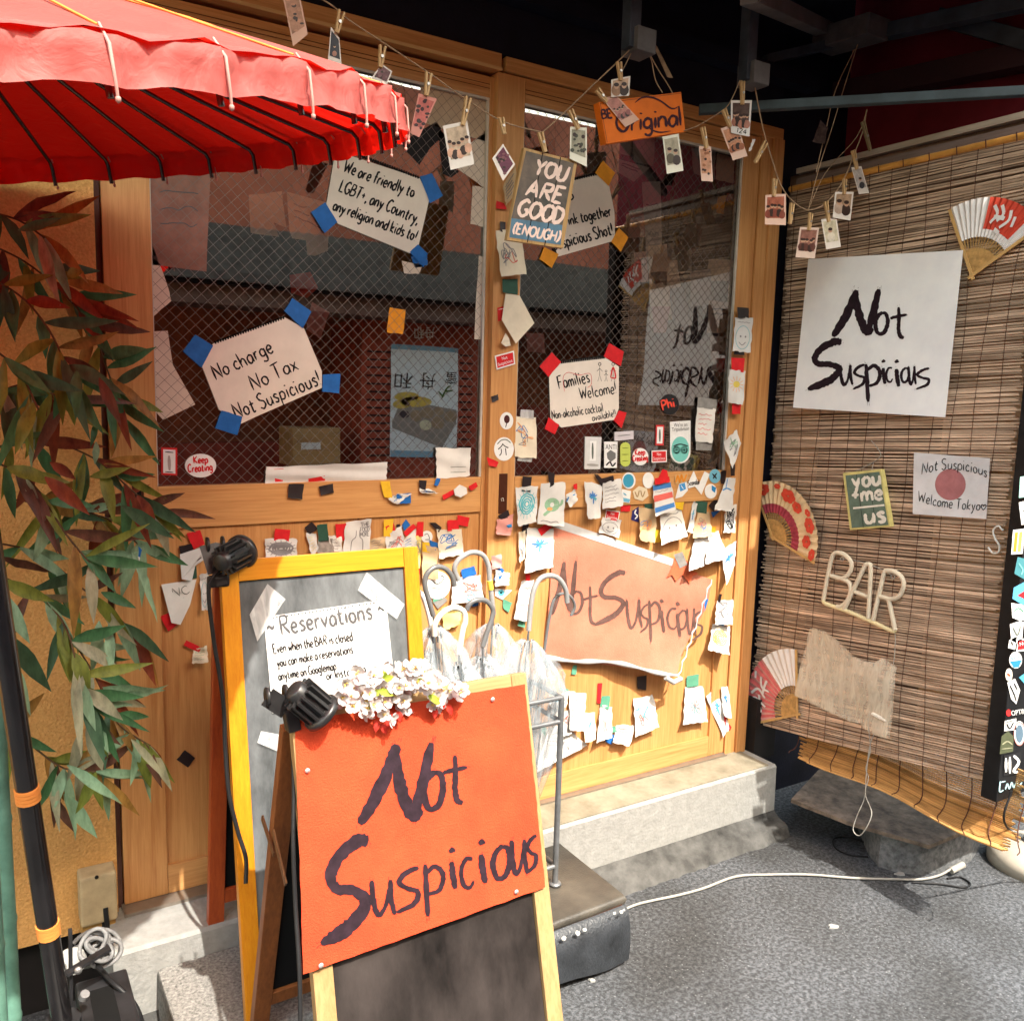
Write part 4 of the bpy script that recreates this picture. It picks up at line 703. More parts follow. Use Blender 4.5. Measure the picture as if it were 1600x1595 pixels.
for px, py, r in ctrs:
    for _ in range(4):
        y = -.70 - rnd.uniform(-.025, .055); c = onY(px + rnd.uniform(-11, 11), py + rnd.uniform(-9, 9), y)
        blossom(c, rnd.uniform(.012, .019), Vector((rnd.uniform(-.7, .7), -1 + rnd.uniform(-.2, .5), rnd.uniform(-.2, .9))))
    stm.tube([onY(px, py, -.70), onY(px + rnd.uniform(-15, 15), 1098 - (px - 530) * .15, -.69)], .0009, 0, 5)
for px, py in ((590, 1078), (655, 1065), (668, 1085), (600, 1060), (580, 1095)):
    for _ in range(2): c = onY(px, py, -.745); leaf(lf, c, c + Vector((rnd.uniform(-.03, .03), -.008, rnd.uniform(-.02, .02))), .012, 0)
for px, py in ((588, 1125), (612, 1115), (596, 1130), (622, 1110), (690, 1090), (700, 1100), (680, 1105), (605, 1122)):
    c = onY(px, py, -.735); blossom_n = Vector((rnd.uniform(-.4, .4), -1, -.4)); leaf(rdb, c, c + Vector((rnd.uniform(-.012, .012), -.004, -.018)), .011, 0)
pet.build('petals', [mat('petal_white', (.62, .58, .575), .6, .06, 60, trans=.2), mat('petal_pink', (.62, .47, .46), .6, .1, 60, trans=.2)], bl); cen.build('stamens', mat('stamen', (.70, .50, .12), .6), bl); lf.build('leaves', mat('spring_leaf', (.30, .38, .05), .6, .2, 50, trans=.2), bl); stm.build('stems', mat('stem', (.25, .2, .08), .6), bl); rdb.build('red_sepals', mat('sepal_red', (.45, .03, .02), .6), bl)
# ================================================================== umbrella rack with clear umbrellas
rk = thing('umbrella_rack', 'grey tubular umbrella rack standing on the black mat', 'umbrella rack', (1.12, -.31, .17)); mTUB = mat('grey_tube', (.20, .21, .22), .35, .2, 30, metal=.5, spec=.5)
fx, fy = 1.205, -.322; zt = onY(875, 1090, fy).z; zbar = onY(870, 1128, fy).z; zlo = onY(862, 1358, fy).z
for x, y in ((fx, fy), (fx - .33, fy), (fx, -.178), (fx - .33, -.178)):
    m = MB(); m.tube([(x, y, .172), (x, y, zt)], .0075, 0, 12); m.lathe([(.0, .006), (.015, .005), (.017, 0), (0, 0)], Matrix.Translation((x, y, .171)), 0, 16); m.build('leg', mTUB, rk)
for z in (zt, zbar, .22):
    m = MB(); m.tube([(fx, fy, z), (fx - .33, fy, z)], .0062, 0, 10); m.tube([(fx, -.178, z), (fx - .33, -.178, z)], .0062, 0, 10)
    m.tube([(fx, fy, z), (fx, -.178, z)], .0062, 0, 10); m.tube([(fx - .33, fy, z), (fx - .33, -.178, z)], .0062, 0, 10); m.build('rail', mTUB, rk)
mVNL = clear('clear_vinyl', .27, .15, (.50, .57, .62)); mHDK = mat('handle_grey', (.13, .135, .14), .3, .15, 25, spec=.5); mHDL = mat('handle_light_grey', (.27, .28, .285), .3, .12, 25, spec=.5); mHDW = mat('handle_white', (.80, .80, .78), .3, .05, 25); mHDC = mat('handle_cream', (.72, .70, .58), .35, .05, 25)
UMB = [('grey', 'clear plastic umbrella with a dark grey crook, leftmost grey one in the rack', [(710, 915), (706, 900), (695, 888), (680, 886), (667, 897), (664, 914), (669, 934), (677, 962)], .0062, mHDK, (.95, -.25), -.27),
       ('tall', 'clear plastic umbrella with a tall light grey crook and yellow band', [(716, 906), (710, 889), (717, 874), (736, 863), (754, 867), (763, 884), (765, 905), (768, 932), (771, 960)], .0064, mHDL, (1.04, -.21), -.22),
       ('cream', 'clear plastic umbrella with a cream crook', [(679, 993), (680, 974), (692, 957), (709, 949), (724, 955), (727, 970), (723, 985), (717, 1022)], .0066, mHDC, (.99, -.29), -.31),
       ('dark', 'clear plastic umbrella with a dark crook behind the cream one', [(729, 953), (734, 943), (746, 937), (760, 939), (770, 952), (768, 968), (762, 985), (754, 1010)], .0062, mHDK, (1.04, -.28), -.28),
       ('white', 'clear plastic umbrella with a white crook beside the yellow easel', [(640, 945), (642, 930), (650, 923), (661, 932), (668, 952), (674, 978), (677, 1000)], .0066, mHDW, (.93, -.20), -.24),
       ('right', 'clear plastic umbrella with a light grey crook in front of the coral banner', [(886, 941), (884, 922), (874, 905), (860, 899), (844, 904), (834, 922), (829, 950), (826, 985)], .0066, mHDL, (1.10, -.25), -.25),
       ('thin', 'clear plastic umbrella with a thin dark crook at the rack right end', [(892, 962), (898, 948), (893, 934), (880, 927), (866, 936), (859, 962), (855, 985), (851, 1014)], .0042, mHDK, (1.15, -.22), -.22)]
for nm, lab, hk, r, mt, base, yh in UMB:
    top_ = onY(*hk[-1], yh); bt = Vector((base[0], base[1], .19)); t = thing('clear_umbrella', lab, 'umbrella', tuple(bt), 'clear umbrellas in the rack')
    pts = [onY(a, b, yh + .012 * (1 - i / len(hk))) for i, (a, b) in enumerate(hk)]; m = MB(); m.tube(smooth(pts, 6), r, 0, 12); m.lathe([(0, .001), (r, 0)], Matrix.Translation(pts[0]), 0, 8); m.build('handle', mt, t)
    d = (bt - top_); ax = d.normalized(); L = d.length; m = MB(); m.tube([top_, bt], .0028, 0, 8); m.build('shaft', mTUB, t)
    M = ax.to_track_quat('Z', 'Y').to_matrix().to_4x4(); M.translation = top_; m = MB(); n = 64; vs = []; ph = rnd.uniform(0, 6)
    prof = [(.035, .010), (.06, .024), (.11, .040), (.18, .050), (.3, .048), (.42, .043), (.55, .034), (.7, .024), (.85, .014), (.97, .004)]
    for z, q in prof:
        for k in range(n): th = 2 * math.pi * k / n; rr = q * 1.25 * (1 + .30 * math.sin(8 * th + ph + z * 6) + .16 * math.sin(3 * th + z * 11 + ph) + .10 * math.sin(13 * th - z * 17)); vs.append(M @ Vector((rr * math.cos(th), rr * math.sin(th), z * L)))
    m.add(vs, [(i * n + k, i * n + (k + 1) % n, (i + 1) * n + (k + 1) % n, (i + 1) * n + k) for i in range(len(prof) - 1) for k in range(n)], 0, True); m.build('canopy', mVNL, t)
    m = MB()
    for k in range(8):
        th = 2 * math.pi * k / 8 + .2; z0_ = rnd.uniform(.035, .055) * L; p = M @ Vector((.014 * math.cos(th), .014 * math.sin(th), z0_)); m.tube([p, p + ax * .022], .0024, 0, 6)
        m.tube([p, M @ Vector((.02 * math.cos(th), .02 * math.sin(th), L * .5)), M @ Vector((.004 * math.cos(th), .004 * math.sin(th), L * .95))], .0008, 1, 4)
    m.build('rib_ends', [mDARK, mTUB], t)
    if nm == 'tall':
        m = MB(); a, b = onY(765, 907, yh + .002), onY(767, 921, yh + .002); m.tube([a, b], r * 1.12, 0, 12); m.build('yellow_band', mat('band_yellow', (.75, .55, .08), .5), t)
# a thick fallen clear fold of vinyl at the rack's right end
# ================================================================== bamboo blind on the side wall
def reedmat(name, lo, hi, isl=.55):
    return mat(name, lo, .6, .3, 40, .3, 200, col2=hi, island=isl, stretch=(1, .15, 1))
mREED = reedmat('reed', (.55, .37, .25), (.76, .56, .41)); mREEDSUN = reedmat('reed_sunlit', (.50, .25, .08), (.66, .38, .14), .45); mTHR = mat('dark_thread', (.09, .035, .025), .8)
blind = thing('bamboo_blind', 'tall reed blind bound with dark thread, hung with signs and fans', 'blind', (BLX, -.4, .34))
zT = onX(1400, 258, BLX).z - .01; pBL = onX(1176, 1126, BLX); pBR = onX(1545, 1222, BLX); yL = onX(1238, 330, BLX).y; yR = pBR.y + .018
m = MB(); NRD = 300
for k in range(NRD):
    f = k / (NRD - 1); a = yL + rnd.uniform(-.006, .014) + (pBL.y - yL) * f; b = yR - rnd.uniform(-.008, .012)
    za_ = zT + (pBL.z - zT) * f + rnd.uniform(-.0016, .0016); zb2 = zT + (pBR.z - zT) * f + rnd.uniform(-.002, .002); ph = rnd.uniform(0, 6); amp = rnd.uniform(.0006, .0024); r = rnd.uniform(.0023, .0033)
    pts = []
    for i in range(9): t = i / 8; pts.append((BLX - .004 + .010 * math.sin(t * 3.1 + f * 4) * (f > .05) + rnd.uniform(-.0008, .0008), a + (b - a) * t, za_ + (zb2 - za_) * t + amp * math.sin(t * 5 + ph)))
    m.tube(pts, r, 0, 4, False, False)
m.build('reeds', mREED, blind)
m = MB()
for i in range(12):
    t = (i + .35) / 12; pts = []
    for j in range(26): f = j / 25; y = yL + (yR - yL) * t + .008 * math.sin(f * 7 + i) + .004 * math.sin(f * 19 + i * 2); zz = (zT + (pBL.z - zT) * f) * (1 - t) + (zT + (pBR.z - zT) * f) * t; pts.append((BLX - .008 + .010 * math.sin(t * 3.1 + f * 4) * (f > .05), y, zz))
    m.tube(pts, .0008, 0, 5)
m.build('binding_thread', mTHR, blind)
m = MB(); m.tube([(BLX - .004, yL + .01, zT + .008), (BLX - .004, -1.1, zT + .008)], .0095, 0, 12); tb = m.build('top_cane', mat('cane_orange', (.62, .30, .07), .4, .25, 12), blind)
m = MB()
for i in range(14): y = yL - .006 - i * .078; m.tube([(BLX - .015, y, zT - .004), (BLX - .015, y + .003, zT + .018)], .0014, 0, 5)
m.build('lashing', mTHR, tb)
# loose lower blind, curling out over the plate; the sun's orange is put into its reeds
lb = thing('lower_blind', 'lower reed blind coloured sunlit orange, curling out over the steel plate by the ground', 'blind', (2.2, -.5, .2)); m = MB(); th = MB()
cur = [(2.30, .46), (2.292, .40), (2.285, .34), (2.27, .295), (2.245, .278), (2.22, .276), (2.192, .282)]
def cpt(s, y):
    k = min(len(cur) - 2, int(s * (len(cur) - 1))); t = s * (len(cur) - 1) - k; x = cur[k][0] * (1 - t) + cur[k + 1][0] * t; z = cur[k][1] * (1 - t) + cur[k + 1][1] * t
    return (x + .01 * math.sin(y * 9), y, z  - .0 + .006 * math.sin(y * 14 + s * 3))
for k in range(64):
    s = k / 63; a = -.14 + rnd.uniform(-.02, .02) - .13 * s; b = -.89 + rnd.uniform(-.02, .02); m.tube([cpt(s, a + (b - a) * i / 10) for i in range(11)], rnd.uniform(.0019, .0028), 0, 4, False, False)
for i in range(11):
    y = -.17 - i * .072; th.tube([tuple(np.array(cpt(s, y - .05 * s * s + .006 * math.sin(s * 9 + i))) + np.array([-.003, 0, .003])) for s in np.linspace(0, 1, 16)], .0015, 0, 5)
m.build('reeds', mREEDSUN, lb); th.build('binding_thread', mTHR, lb)
# plate, pedestal, pole
pp = [(1236, 1248), (1325, 1283), (1452, 1320), (1510, 1296), (1400, 1215), (1300, 1180)]; m = MB(); A = [onZ(*p, .135) for p in pp]; n = len(A)
m.add(A + [v - Vector((0, 0, .012)) for v in A], [tuple(range(n))] + [(i, i + n, (i + 1) % n + n, (i + 1) % n) for i in range(n)] + [tuple(range(2 * n - 1, n - 1, -1))])
mPLT = mat('rusty_plate', (.15, .12, .10), .6, .4, 25, .6, 90, col2=(.28, .22, .17), metal=.2); tag(m.build('steel_plate', mPLT), 'rusty checkered steel plate lying under the lower blind', 'plate')
pp = [(1357, 1335), (1372, 1353), (1402, 1363), (1436, 1367), (1478, 1362), (1516, 1346), (1530, 1326), (1500, 1280), (1390, 1270), (1340, 1295)]; m = MB(); A = [onZ(*p, 0) for p in pp]; n = len(A); c0 = sum(A, Vector()) / n
T_ = [c0 + (v - c0) * .97 + Vector((0, 0, .122)) for v in A]; A2 = [v + Vector((0, 0, .112)) for v in A]
m.add(A + A2 + T_, [(i, (i + 1) % n, (i + 1) % n + n, i + n) for i in range(n)] + [(i + n, (i + 1) % n + n, (i + 1) % n + 2 * n, i + 2 * n) for i in range(n)] + [tuple(range(2 * n, 3 * n))], 0)
tag(m.build('concrete_foot', mat('foot_concrete', (.15, .155, .16), .9, .35, 60, .6, 120, col2=(.24, .245, .25))), 'rounded concrete foot under the rusty steel plate', 'block')
ps = thing('pole_stand', 'metal pole in a weighted round base at the right edge', 'pole', onZ(1618, 1352, 0)); bc = Vector(ps['_o']); mBAS = mat('base_metal', (.50, .45, .38), .45, .12, 12, metal=.15); mPOL = mat('pole_grey', (.22, .20, .18), .4, .2, 12, metal=.4)
m = MB(); m.lathe([(0, .075), (.055, .074), (.10, .064), (.128, .046), (.135, .03), (.135, .0), (0, 0)], Matrix.Translation(bc), 0, 48); m.build('base', mBAS, ps)
m = MB(); m.tube([bc + Vector((0, 0, .07)), bc + Vector((0, 0, 1.9))], .030, 0, 20); m.lathe([(.031, .085), (.040, .083), (.042, .07)], Matrix.Translation(bc), 0, 24); m.build('pole', mPOL, ps)
cable('cable', 'thin dark cable hanging beside the round pole base', [onX(1580, 1235, 2.24), onX(1572, 1290, 2.24), bc + Vector((-.15, -.10, .12)), bc + Vector((-.14, -.12, .01)), bc + Vector((-.05, -.20, .006)), bc + Vector((.1, -.22, .006))], .003, mCORDK)
cable('extension_cable', 'white cable snaking across the asphalt from the step to the concrete foot', [onZ(968, 1424, .006), onZ(1000, 1411, .007), onZ(1060, 1398, .006), onZ(1100, 1387, .006), onZ(1150, 1369, .007), onZ(1200, 1366, .006), onZ(1265, 1366, .007), onZ(1330, 1371, .006), onZ(1390, 1373, .006), onZ(1440, 1373, .007), onZ(1470, 1366, .012), onZ(1490, 1354, .03)], .0036, mCORD)
m = MB(); m.tube([onZ(1486, 1360, .02), onZ(1505, 1350, .03)], .010, 0, 10); tag(m.build('cable_plug', mCORD), 'white plug lying on the ground by the concrete foot', 'plug')
cable('loose_cable', 'black cable loop lying by the white plug', [onZ(1425, 1378, .004), onZ(1470, 1381, .004), onZ(1505, 1386, .004), onZ(1516, 1380, .004), onZ(1500, 1370, .004), onZ(1480, 1372, .004)], .0028, mCORDK)
cable('loose_cable', 'black wire loop on the ground left of the concrete foot', [onZ(1352, 1316, .004), onZ(1325, 1308, .004), onZ(1303, 1310, .004), onZ(1306, 1325, .004), onZ(1330, 1336, .004), onZ(1356, 1338, .004)], .0026, mCORDK)
mLIT = mat('litter_white', (.32, .32, .31), .8)
for c, r, lb_ in (((1300, 1446), (10, 3.4), 'flattened white gum spot on the open asphalt'), ((925, 1530), (8, 2.5), 'white litter scrap in the shade below the black mat'), ((1408, 1364), (10, 3), 'pale litter scrap against the concrete foot')):
    m = MB(); pts = [(c[0] + r[0] * rnd.uniform(.3, 1.3) * math.cos(t), c[1] + r[1] * rnd.uniform(.6, 1.2) * math.sin(t)) for t in np.linspace(0, 5.8, 10)]; A = [onZ(*p, .0045) for p in pts]; m.add(A + [v - Vector((0, 0, .004)) for v in A], [tuple(range(10))] + [(i, (i + 1) % 10, (i + 1) % 10 + 10, i + 10) for i in range(10)]); tag(m.build('litter', mLIT), lb_, 'litter')
# ------------------------------------------------------------------ things hung on the blind
BL = lambda o: Plane((BLX - .012 - o, 0, 0), (-1, 0, 0))
ws = thing('white_paper_sign', 'large white sheet brushed Not Suspicious hung on the blind', 'paper sign', BL(0).pt(1360, 645)); q = [(1263, 405), (1505, 391), (1477, 652), (1239, 637)]; S = Sheet(BL(.004), q, .004, .018, .012, .004, 2)
m = MB(); grid(m, S, q, 14, 16); m.build('paper', mat('glossy_white_paper', (.88, .90, .94), .28, .05, 12, spec=.5), ws)
m = MB(); brush(m, S, [('N', 1300, 452, 1377, 526), ('o', 1366, 487, 1388, 523), ('t', 1391, 480, 1417, 529), ('S', 1261, 532, 1316, 608), ('u', 1312, 570, 1332, 603), ('s', 1331, 568, 1352, 608), ('p', 1350, 569, 1376, 628), ('i', 1375, 561, 1387, 600), ('c', 1383, 573, 1395, 598), ('i', 1395, 561, 1409, 604), ('o', 1407, 574, 1421, 598), ('u', 1419, 572, 1431, 602), ('s', 1429, 574, 1453, 608)], .85); m.build('lettering', mPNT, ws)
wt = thing('plastic_sleeve_sign', 'small plastic sleeved sheet with a faded red disc reading Welcome Tokyo', 'paper sign', BL(0).pt(1484, 806)); q = [(1428, 707), (1547, 716), (1541, 811), (1426, 803)]; S = Sheet(BL(.004), q, .003, .006, .004, .0025, 1)
m = MB(); grid(m, S, q, 8, 8); m.build('paper', mat('glossy_sleeve', (.66, .67, .70), .15, .12, 9, spec=.6), wt)
m = MB(); disc(m, S, (1485, 757), 24, 24.5, .0006); m.build('red_disc', mat('faded_red', (.42, .17, .18), .35, .25, 10), wt)
m = MB(); hand(m, S, 'Not Suspicious', (1440, 741), (1542, 746), 17, 1.5, .0009, arc=10); hand(m, S, 'Welcome Tokyo*', (1434, 783), (1540, 797), 16, 1.5, .0009, arc=-4); m.build('lettering', mINK, wt)
ym = thing('wooden_plaque', 'green plank plaque reading you + me us with yellow edges', 'plaque', BL(0).pt(1357, 828)); q = [(1317, 739), (1376, 733), (1391, 823), (1328, 828)]; PB_ = BL(.022); S = PB_
m = MB(); f_ = [PB_.pt(*p) for p in q]; k_ = [p + Vector((.018, 0, 0)) for p in f_]; m.add(f_ + k_, [(0, 1, 2, 3), (7, 6, 5, 4), (0, 4, 5, 1), (1, 5, 6, 2), (2, 6, 7, 3), (3, 7, 4, 0)], 0); m.build('board', mat('plaque_yellow', (.62, .56, .22), .6, .2, 20), ym)
m = MB(); grid(m, S, [(1321, 743), (1374, 737), (1388, 820), (1331, 825)], 3, 4, .0008); m.build('painted_face', mat('plaque_green', (.13, .19, .15), .7, .25, 25, .2), ym)
m = MB()
for a, b in (((1338, 741), (1349, 824)), ((1356, 739), (1369, 822))): ribbon(m, S, [a, b], 1.1, .0013)
m.build('plank_gap', mDARK, ym)
m = MB(); hand(m, S, 'you', (1333, 762), (1376, 757), 26, 5.2, .0016, jit=.05); hand(m, S, '+me', (1331, 785), (1379, 780), 25, 5.0, .0016, jit=.05); ribbon(m, S, [(1333, 794), (1382, 789)], 3, .0016, taper=False); hand(m, S, 'us', (1352, 818), (1384, 815), 28, 5.6, .0016, jit=.05); m.build('lettering', mat('cream_paint', (.78, .76, .68), .6), ym)
m = MB(); m.tube([BL(.02).pt(1335, 738), BL(.004).pt(1365, 722), BL(.02).pt(1362, 735)], .0012, 0, 5); m.tube(smooth([BL(.004).pt(1365, 722), BL(.004).pt(1376, 712), BL(.004).pt(1371, 700), BL(.004).pt(1361, 688)]), .0012, 0, 5); m.build('hanger_wire', mCORD, ym)
nb = thing('bar_letter_sign', 'cream tubular letters spelling BAR hung on the blind', 'letter sign', BL(0).pt(1345, 985)); mNEO = mat('cream_tube', (.66, .60, .48), .4, .08, 20)
T4 = lambda pts: [BL(.018).pt(1200 + x / 3.9875, 800 + y / 3.9875) for x, y in pts]
m = MB(); m.tube(smooth(T4([(345, 545), (372, 400), (398, 285), (425, 253), (470, 262), (513, 300), (520, 345), (495, 395), (455, 412), (392, 396)]), 6), .0068, 0, 10); m.tube(smooth(T4([(455, 412), (505, 440), (515, 490), (495, 550), (455, 588), (430, 588)]), 6), .0068, 0, 10); m.build('letter_b', mNEO, nb)
m = MB(); m.tube(smooth(T4([(475, 605), (530, 490), (600, 345), (622, 326), (640, 345), (634, 500), (625, 660)]), 5), .0068, 0, 10); m.tube(T4([(540, 497), (632, 530)]), .0062, 0, 10); m.build('letter_a', mNEO, nb)
m = MB(); m.tube(smooth(T4([(655, 672), (690, 520), (722, 385), (740, 365), (790, 372), (835, 410), (845, 460), (820, 520), (770, 542), (700, 525)]), 6), .0068, 0, 10); m.tube(T4([(752, 545), (792, 735)]), .0068, 0, 10); m.build('letter_r', mNEO, nb)
m = MB(); m.tube(smooth(T4([(345, 545), (360, 570), (480, 612), (620, 670), (770, 738), (792, 735)]), 4), .0062, 0, 10); m.build('base_bar', mat('lit_cream_tube', (.74, .66, .40), .4, .06, 20), nb)  # base bar copies the cream tube with a lit, yellower tone in its colour
m = MB(); m.tube(smooth(T4([(460, 290), (560, 305), (680, 345), (775, 395)]), 4), .0012, 0, 5); 
for c in ((462, 292), (778, 402)): p = T4([c])[0]; m.tube([p + Vector((0, .006 * math.cos(t), .006 * math.sin(t))) for t in np.linspace(0, 6.28, 14)], .0016, 0, 6)
m.build('hanging_cord', mCORD, nb)
cable('sign_cord', 'thin white cord dropping from the BAR letters into the plastic bag', [BL(.016).pt(1398, 985), BL(.014).pt(1399, 1000), BL(.014).pt(1397, 1030), BL(.014).pt(1394, 1046)], .0014, mCORD)
pb = thing('plastic_bag', 'crumpled translucent plastic bag hung below the BAR letters', 'plastic bag', BL(0).pt(1320, 1150)); q = [(1266, 981), (1398, 1050), (1389, 1150), (1240, 1088)]; S = Sheet(BL(.012), q, .010, .004, .0, .012, 5)
mBAG = clear('bag_film', .34, .14, (.86, .80, .66)); m = MB(); edge = [(1266, 981), (1285, 986), (1308, 1003), (1331, 1026), (1352, 1034), (1366, 1035), (1378, 1028), (1398, 1043)]; bot = [(1240, 1086), (1262, 1096), (1290, 1110), (1329, 1128), (1345, 1130), (1352, 1140), (1372, 1150), (1387, 1155)]
vs = []
for j in range(9):
    for a, b in zip(edge, bot): v = j / 8; p = np.array(a) * (1 - v) + np.array(b) * v + np.array([rnd.uniform(-1.2, 1.2), 0]) * (0 < j < 8); vs.append(S.pt(p[0], p[1], rnd.uniform(-.003, .005)))
k = len(edge); F_ = [(j * k + i, j * k + i + 1, (j + 1) * k + i + 1, (j + 1) * k + i) for j in range(8) for i in range(k - 1)]
m.add(vs, F_, 0, True); m.build('front_film', mBAG, pb); m = MB(); m.add([v + Vector((.010, 0, 0)) for v in vs], F_, 0, True); m.build('back_film', mBAG, pb)
cable('hanging_string', 'white string looping down from the plastic bag towards the steel plate', [BL(.03).pt(1365, 1036), BL(.03).pt(1363, 1090), BL(.03).pt(1357, 1130), BL(.03).pt(1360, 1170), BL(.035).pt(1353, 1200), BL(.04).pt(1357, 1215), BL(.05).pt(1352, 1240), BL(.07).pt(1362, 1272), BL(.08).pt(1345, 1304), BL(.08).pt(1333, 1296), BL(.07).pt(1340, 1272), BL(.05).pt(1351, 1245), BL(.04).pt(1354, 1205), BL(.03).pt(1362, 1155), BL(.03).pt(1388, 1112)], .0014, mCORD, 'string', 6)
m = MB(); p0, p1 = BL(.034).pt(1363, 1114), BL(.034).pt(1377, 1122); m.bar(p0, p1, .012, .006, 0, bev=.001); m.bar(p1, p1 + (p1 - p0) * .5, .008, .004, 0); tag(m.build('cable_connector', mat('connector_white', (.75, .72, .66), .4)), 'white cable connector seen inside the plastic bag', 'connector')
m = MB(); m.tube(smooth([BL(.016).pt(*p) for p in ((1567, 829), (1560, 822), (1552, 828), (1554, 840), (1561, 852), (1560, 862), (1551, 864), (1544, 855))], 5), .0025, 0, 8); tag(m.build('hook', mat('hook_white', (.8, .78, .72), .35)), 'white S hook hanging near the right edge of the blind', 'hook')
# folding fans
def fan(label, piv, tA, tB, mid, n, cols, marks, stick=(.55, .33, .12), r0=.44):
    P0 = BL(.010).pt(*piv); t = thing('folding_fan', label, 'fan', tuple(P0)); A = BL(.010).pt(*tA) - P0; B = BL(.010).pt(*tB) - P0; C_ = BL(.010).pt(*mid) - P0
    an = lambda v: math.atan2(v.z, v.y); a0, a1, am = an(A), an(B), an(C_)
    while a1 < a0: a1 += 2 * math.pi
    while am < a0: am += 2 * math.pi
    if am > a1: a1 -= 2 * math.pi
    R = (A.length + B.length + C_.length) / 3
    pt = lambda u, r, o: P0 + Vector((-o, math.cos(a0 + (a1 - a0) * u) * r * R, math.sin(a0 + (a1 - a0) * u) * r * R))
    m = MB(); rings = [r0, .6, .75, .9, 1.0]; K = 2 * n
    vs = [pt(i / K, r, .002 + (.0045 if i % 2 else 0) * (r / 1.0)) for r in rings for i in range(K + 1)]
    for j in range(len(rings) - 1):
        for i in range(K): m.add([vs[j * (K + 1) + i], vs[j * (K + 1) + i + 1], vs[(j + 1) * (K + 1) + i + 1], vs[(j + 1) * (K + 1) + i]], [(0, 1, 2, 3)], cols[1](i / K, rings[j]))
    m.build('leaf', cols[0], t)
    m = MB()
    for i in range(n + 1):
        u = i / n; d = .012; m.add([pt(u - d * .4, .0, .001), pt(u + d * .4, .0, .001), pt(u + d, r0 * 1.05, .0015 + .0004 * (i % 3)), pt(u - d, r0 * 1.05, .0015 + .0004 * (i % 3))], [(0, 1, 2, 3)])
    m.add([pt(0, 0, .0008)] + [pt(i / 12, r0 * .72, .0008) for i in range(13)], [tuple(range(14))]); m.build('sticks', mat('fan_stick_%d' % int(stick[0] * 100), stick, .5, .3, 60), t)
    for u in (-.012, 1.012): m = MB(); m.bar(pt(u, -.06, .001), pt(u, 1.0, .003), .008, .003, 0, up=(1, 0, 0)); m.build('guard', mat('fan_guard', (.58, .36, .14), .5), t)
    if marks: m = MB(); marks[1](m, pt); m.build('pattern', marks[0], t)
    return t
mCRM = mat('fan_cream', (.72, .55, .33), .6, .08, 30); mPUR = mat('fan_plum', (.36, .05, .08), .6, .25, 60); mRED = mat('fan_red', (.62, .07, .04), .6, .15, 40); mFW = mat('fan_white', (.74, .72, .71), .6, .06, 30); mFP = mat('fan_pink', (.58, .13, .13), .6, .15, 30); mFPL = mat('fan_pale_pink', (.74, .36, .34), .6, .1, 30)
def blobs(spots):
    def f(m, pt):
        for u, r, s in spots:
            for k in range(6):
                th = k * 1.05 + u * 9; vs = [pt(u + s * .8 * (math.cos(th) * .5 + .42 * math.cos(t)), r + s * 1.1 * (math.sin(th) * .5 + .42 * math.sin(t)), .0082 + .0002 * k) for t in np.linspace(0, 5.5, 8)]; m.add(vs, [tuple(range(8))], 0)
    return (mRED, f)
fan('red floral folding fan with a plum inner band at the left of the blind', (1207, 839), (1183, 764), (1281, 881), (1255, 778), 17, ([mCRM, mPUR], lambda u, r: 1 if r < .6 else 0), blobs([(.08, .86, .11), (.38, .84, .12), (.52, .8, .09), (.72, .88, .10), (.86, .78, .09), (.96, .92, .07), (.24, .92, .05), (.62, .93, .05)]))
def strokes(lst, wd):
    def f(m, pt):
        for st in lst:
            q = smooth(st, 5)
            for a, b in zip(q[:-1], q[1:]):
                d = b - a; l = np.linalg.norm(d) or 1; nx, ny = -d[1] / l * wd * .6, d[0] / l * wd; m.add([pt(a[0] - nx, a[1] - ny, .0085), pt(a[0] + nx, a[1] + ny, .0085), pt(b[0] + nx, b[1] + ny, .0087), pt(b[0] - nx, b[1] - ny, .0087)], [(0, 1, 2, 3)])
    return (mFW, f)
fan('pink and white folding fan at the lower left corner of the blind', (1246, 1116), (1166, 1130), (1243, 1020), (1186, 1045), 15, ([mFPL, mFP, mFW], lambda u, r: 2 if u > .60 else ((1 if int(u * 30) % 2 else 0))), strokes([[(.18, .6), (.25, .8), (.2, .93)], [(.30, .62), (.36, .78), (.28, .9)], [(.42, .58), (.40, .72), (.5, .82)], [(.1, .7), (.3, .74)], [(.34, .68), (.52, .7)], [(.44, .9), (.5, .95)]], .022))
fan('white folding fan with a red brushed panel at the top right of the blind', (1519, 431), (1483, 316), (1612, 362), (1560, 306), 16, ([mFW, mRED], lambda u, r: 1 if .38 < u < .86 and r > .5 else 0), strokes([[(.48, .9), (.55, .8), (.5, .68)], [(.56, .92), (.62, .82), (.58, .72)], [(.52, .76), (.66, .78)], [(.68, .9), (.72, .78), (.66, .66)], [(.6, .62), (.7, .6)], [(.76, .86), (.8, .74)]], .026), r0=.5)
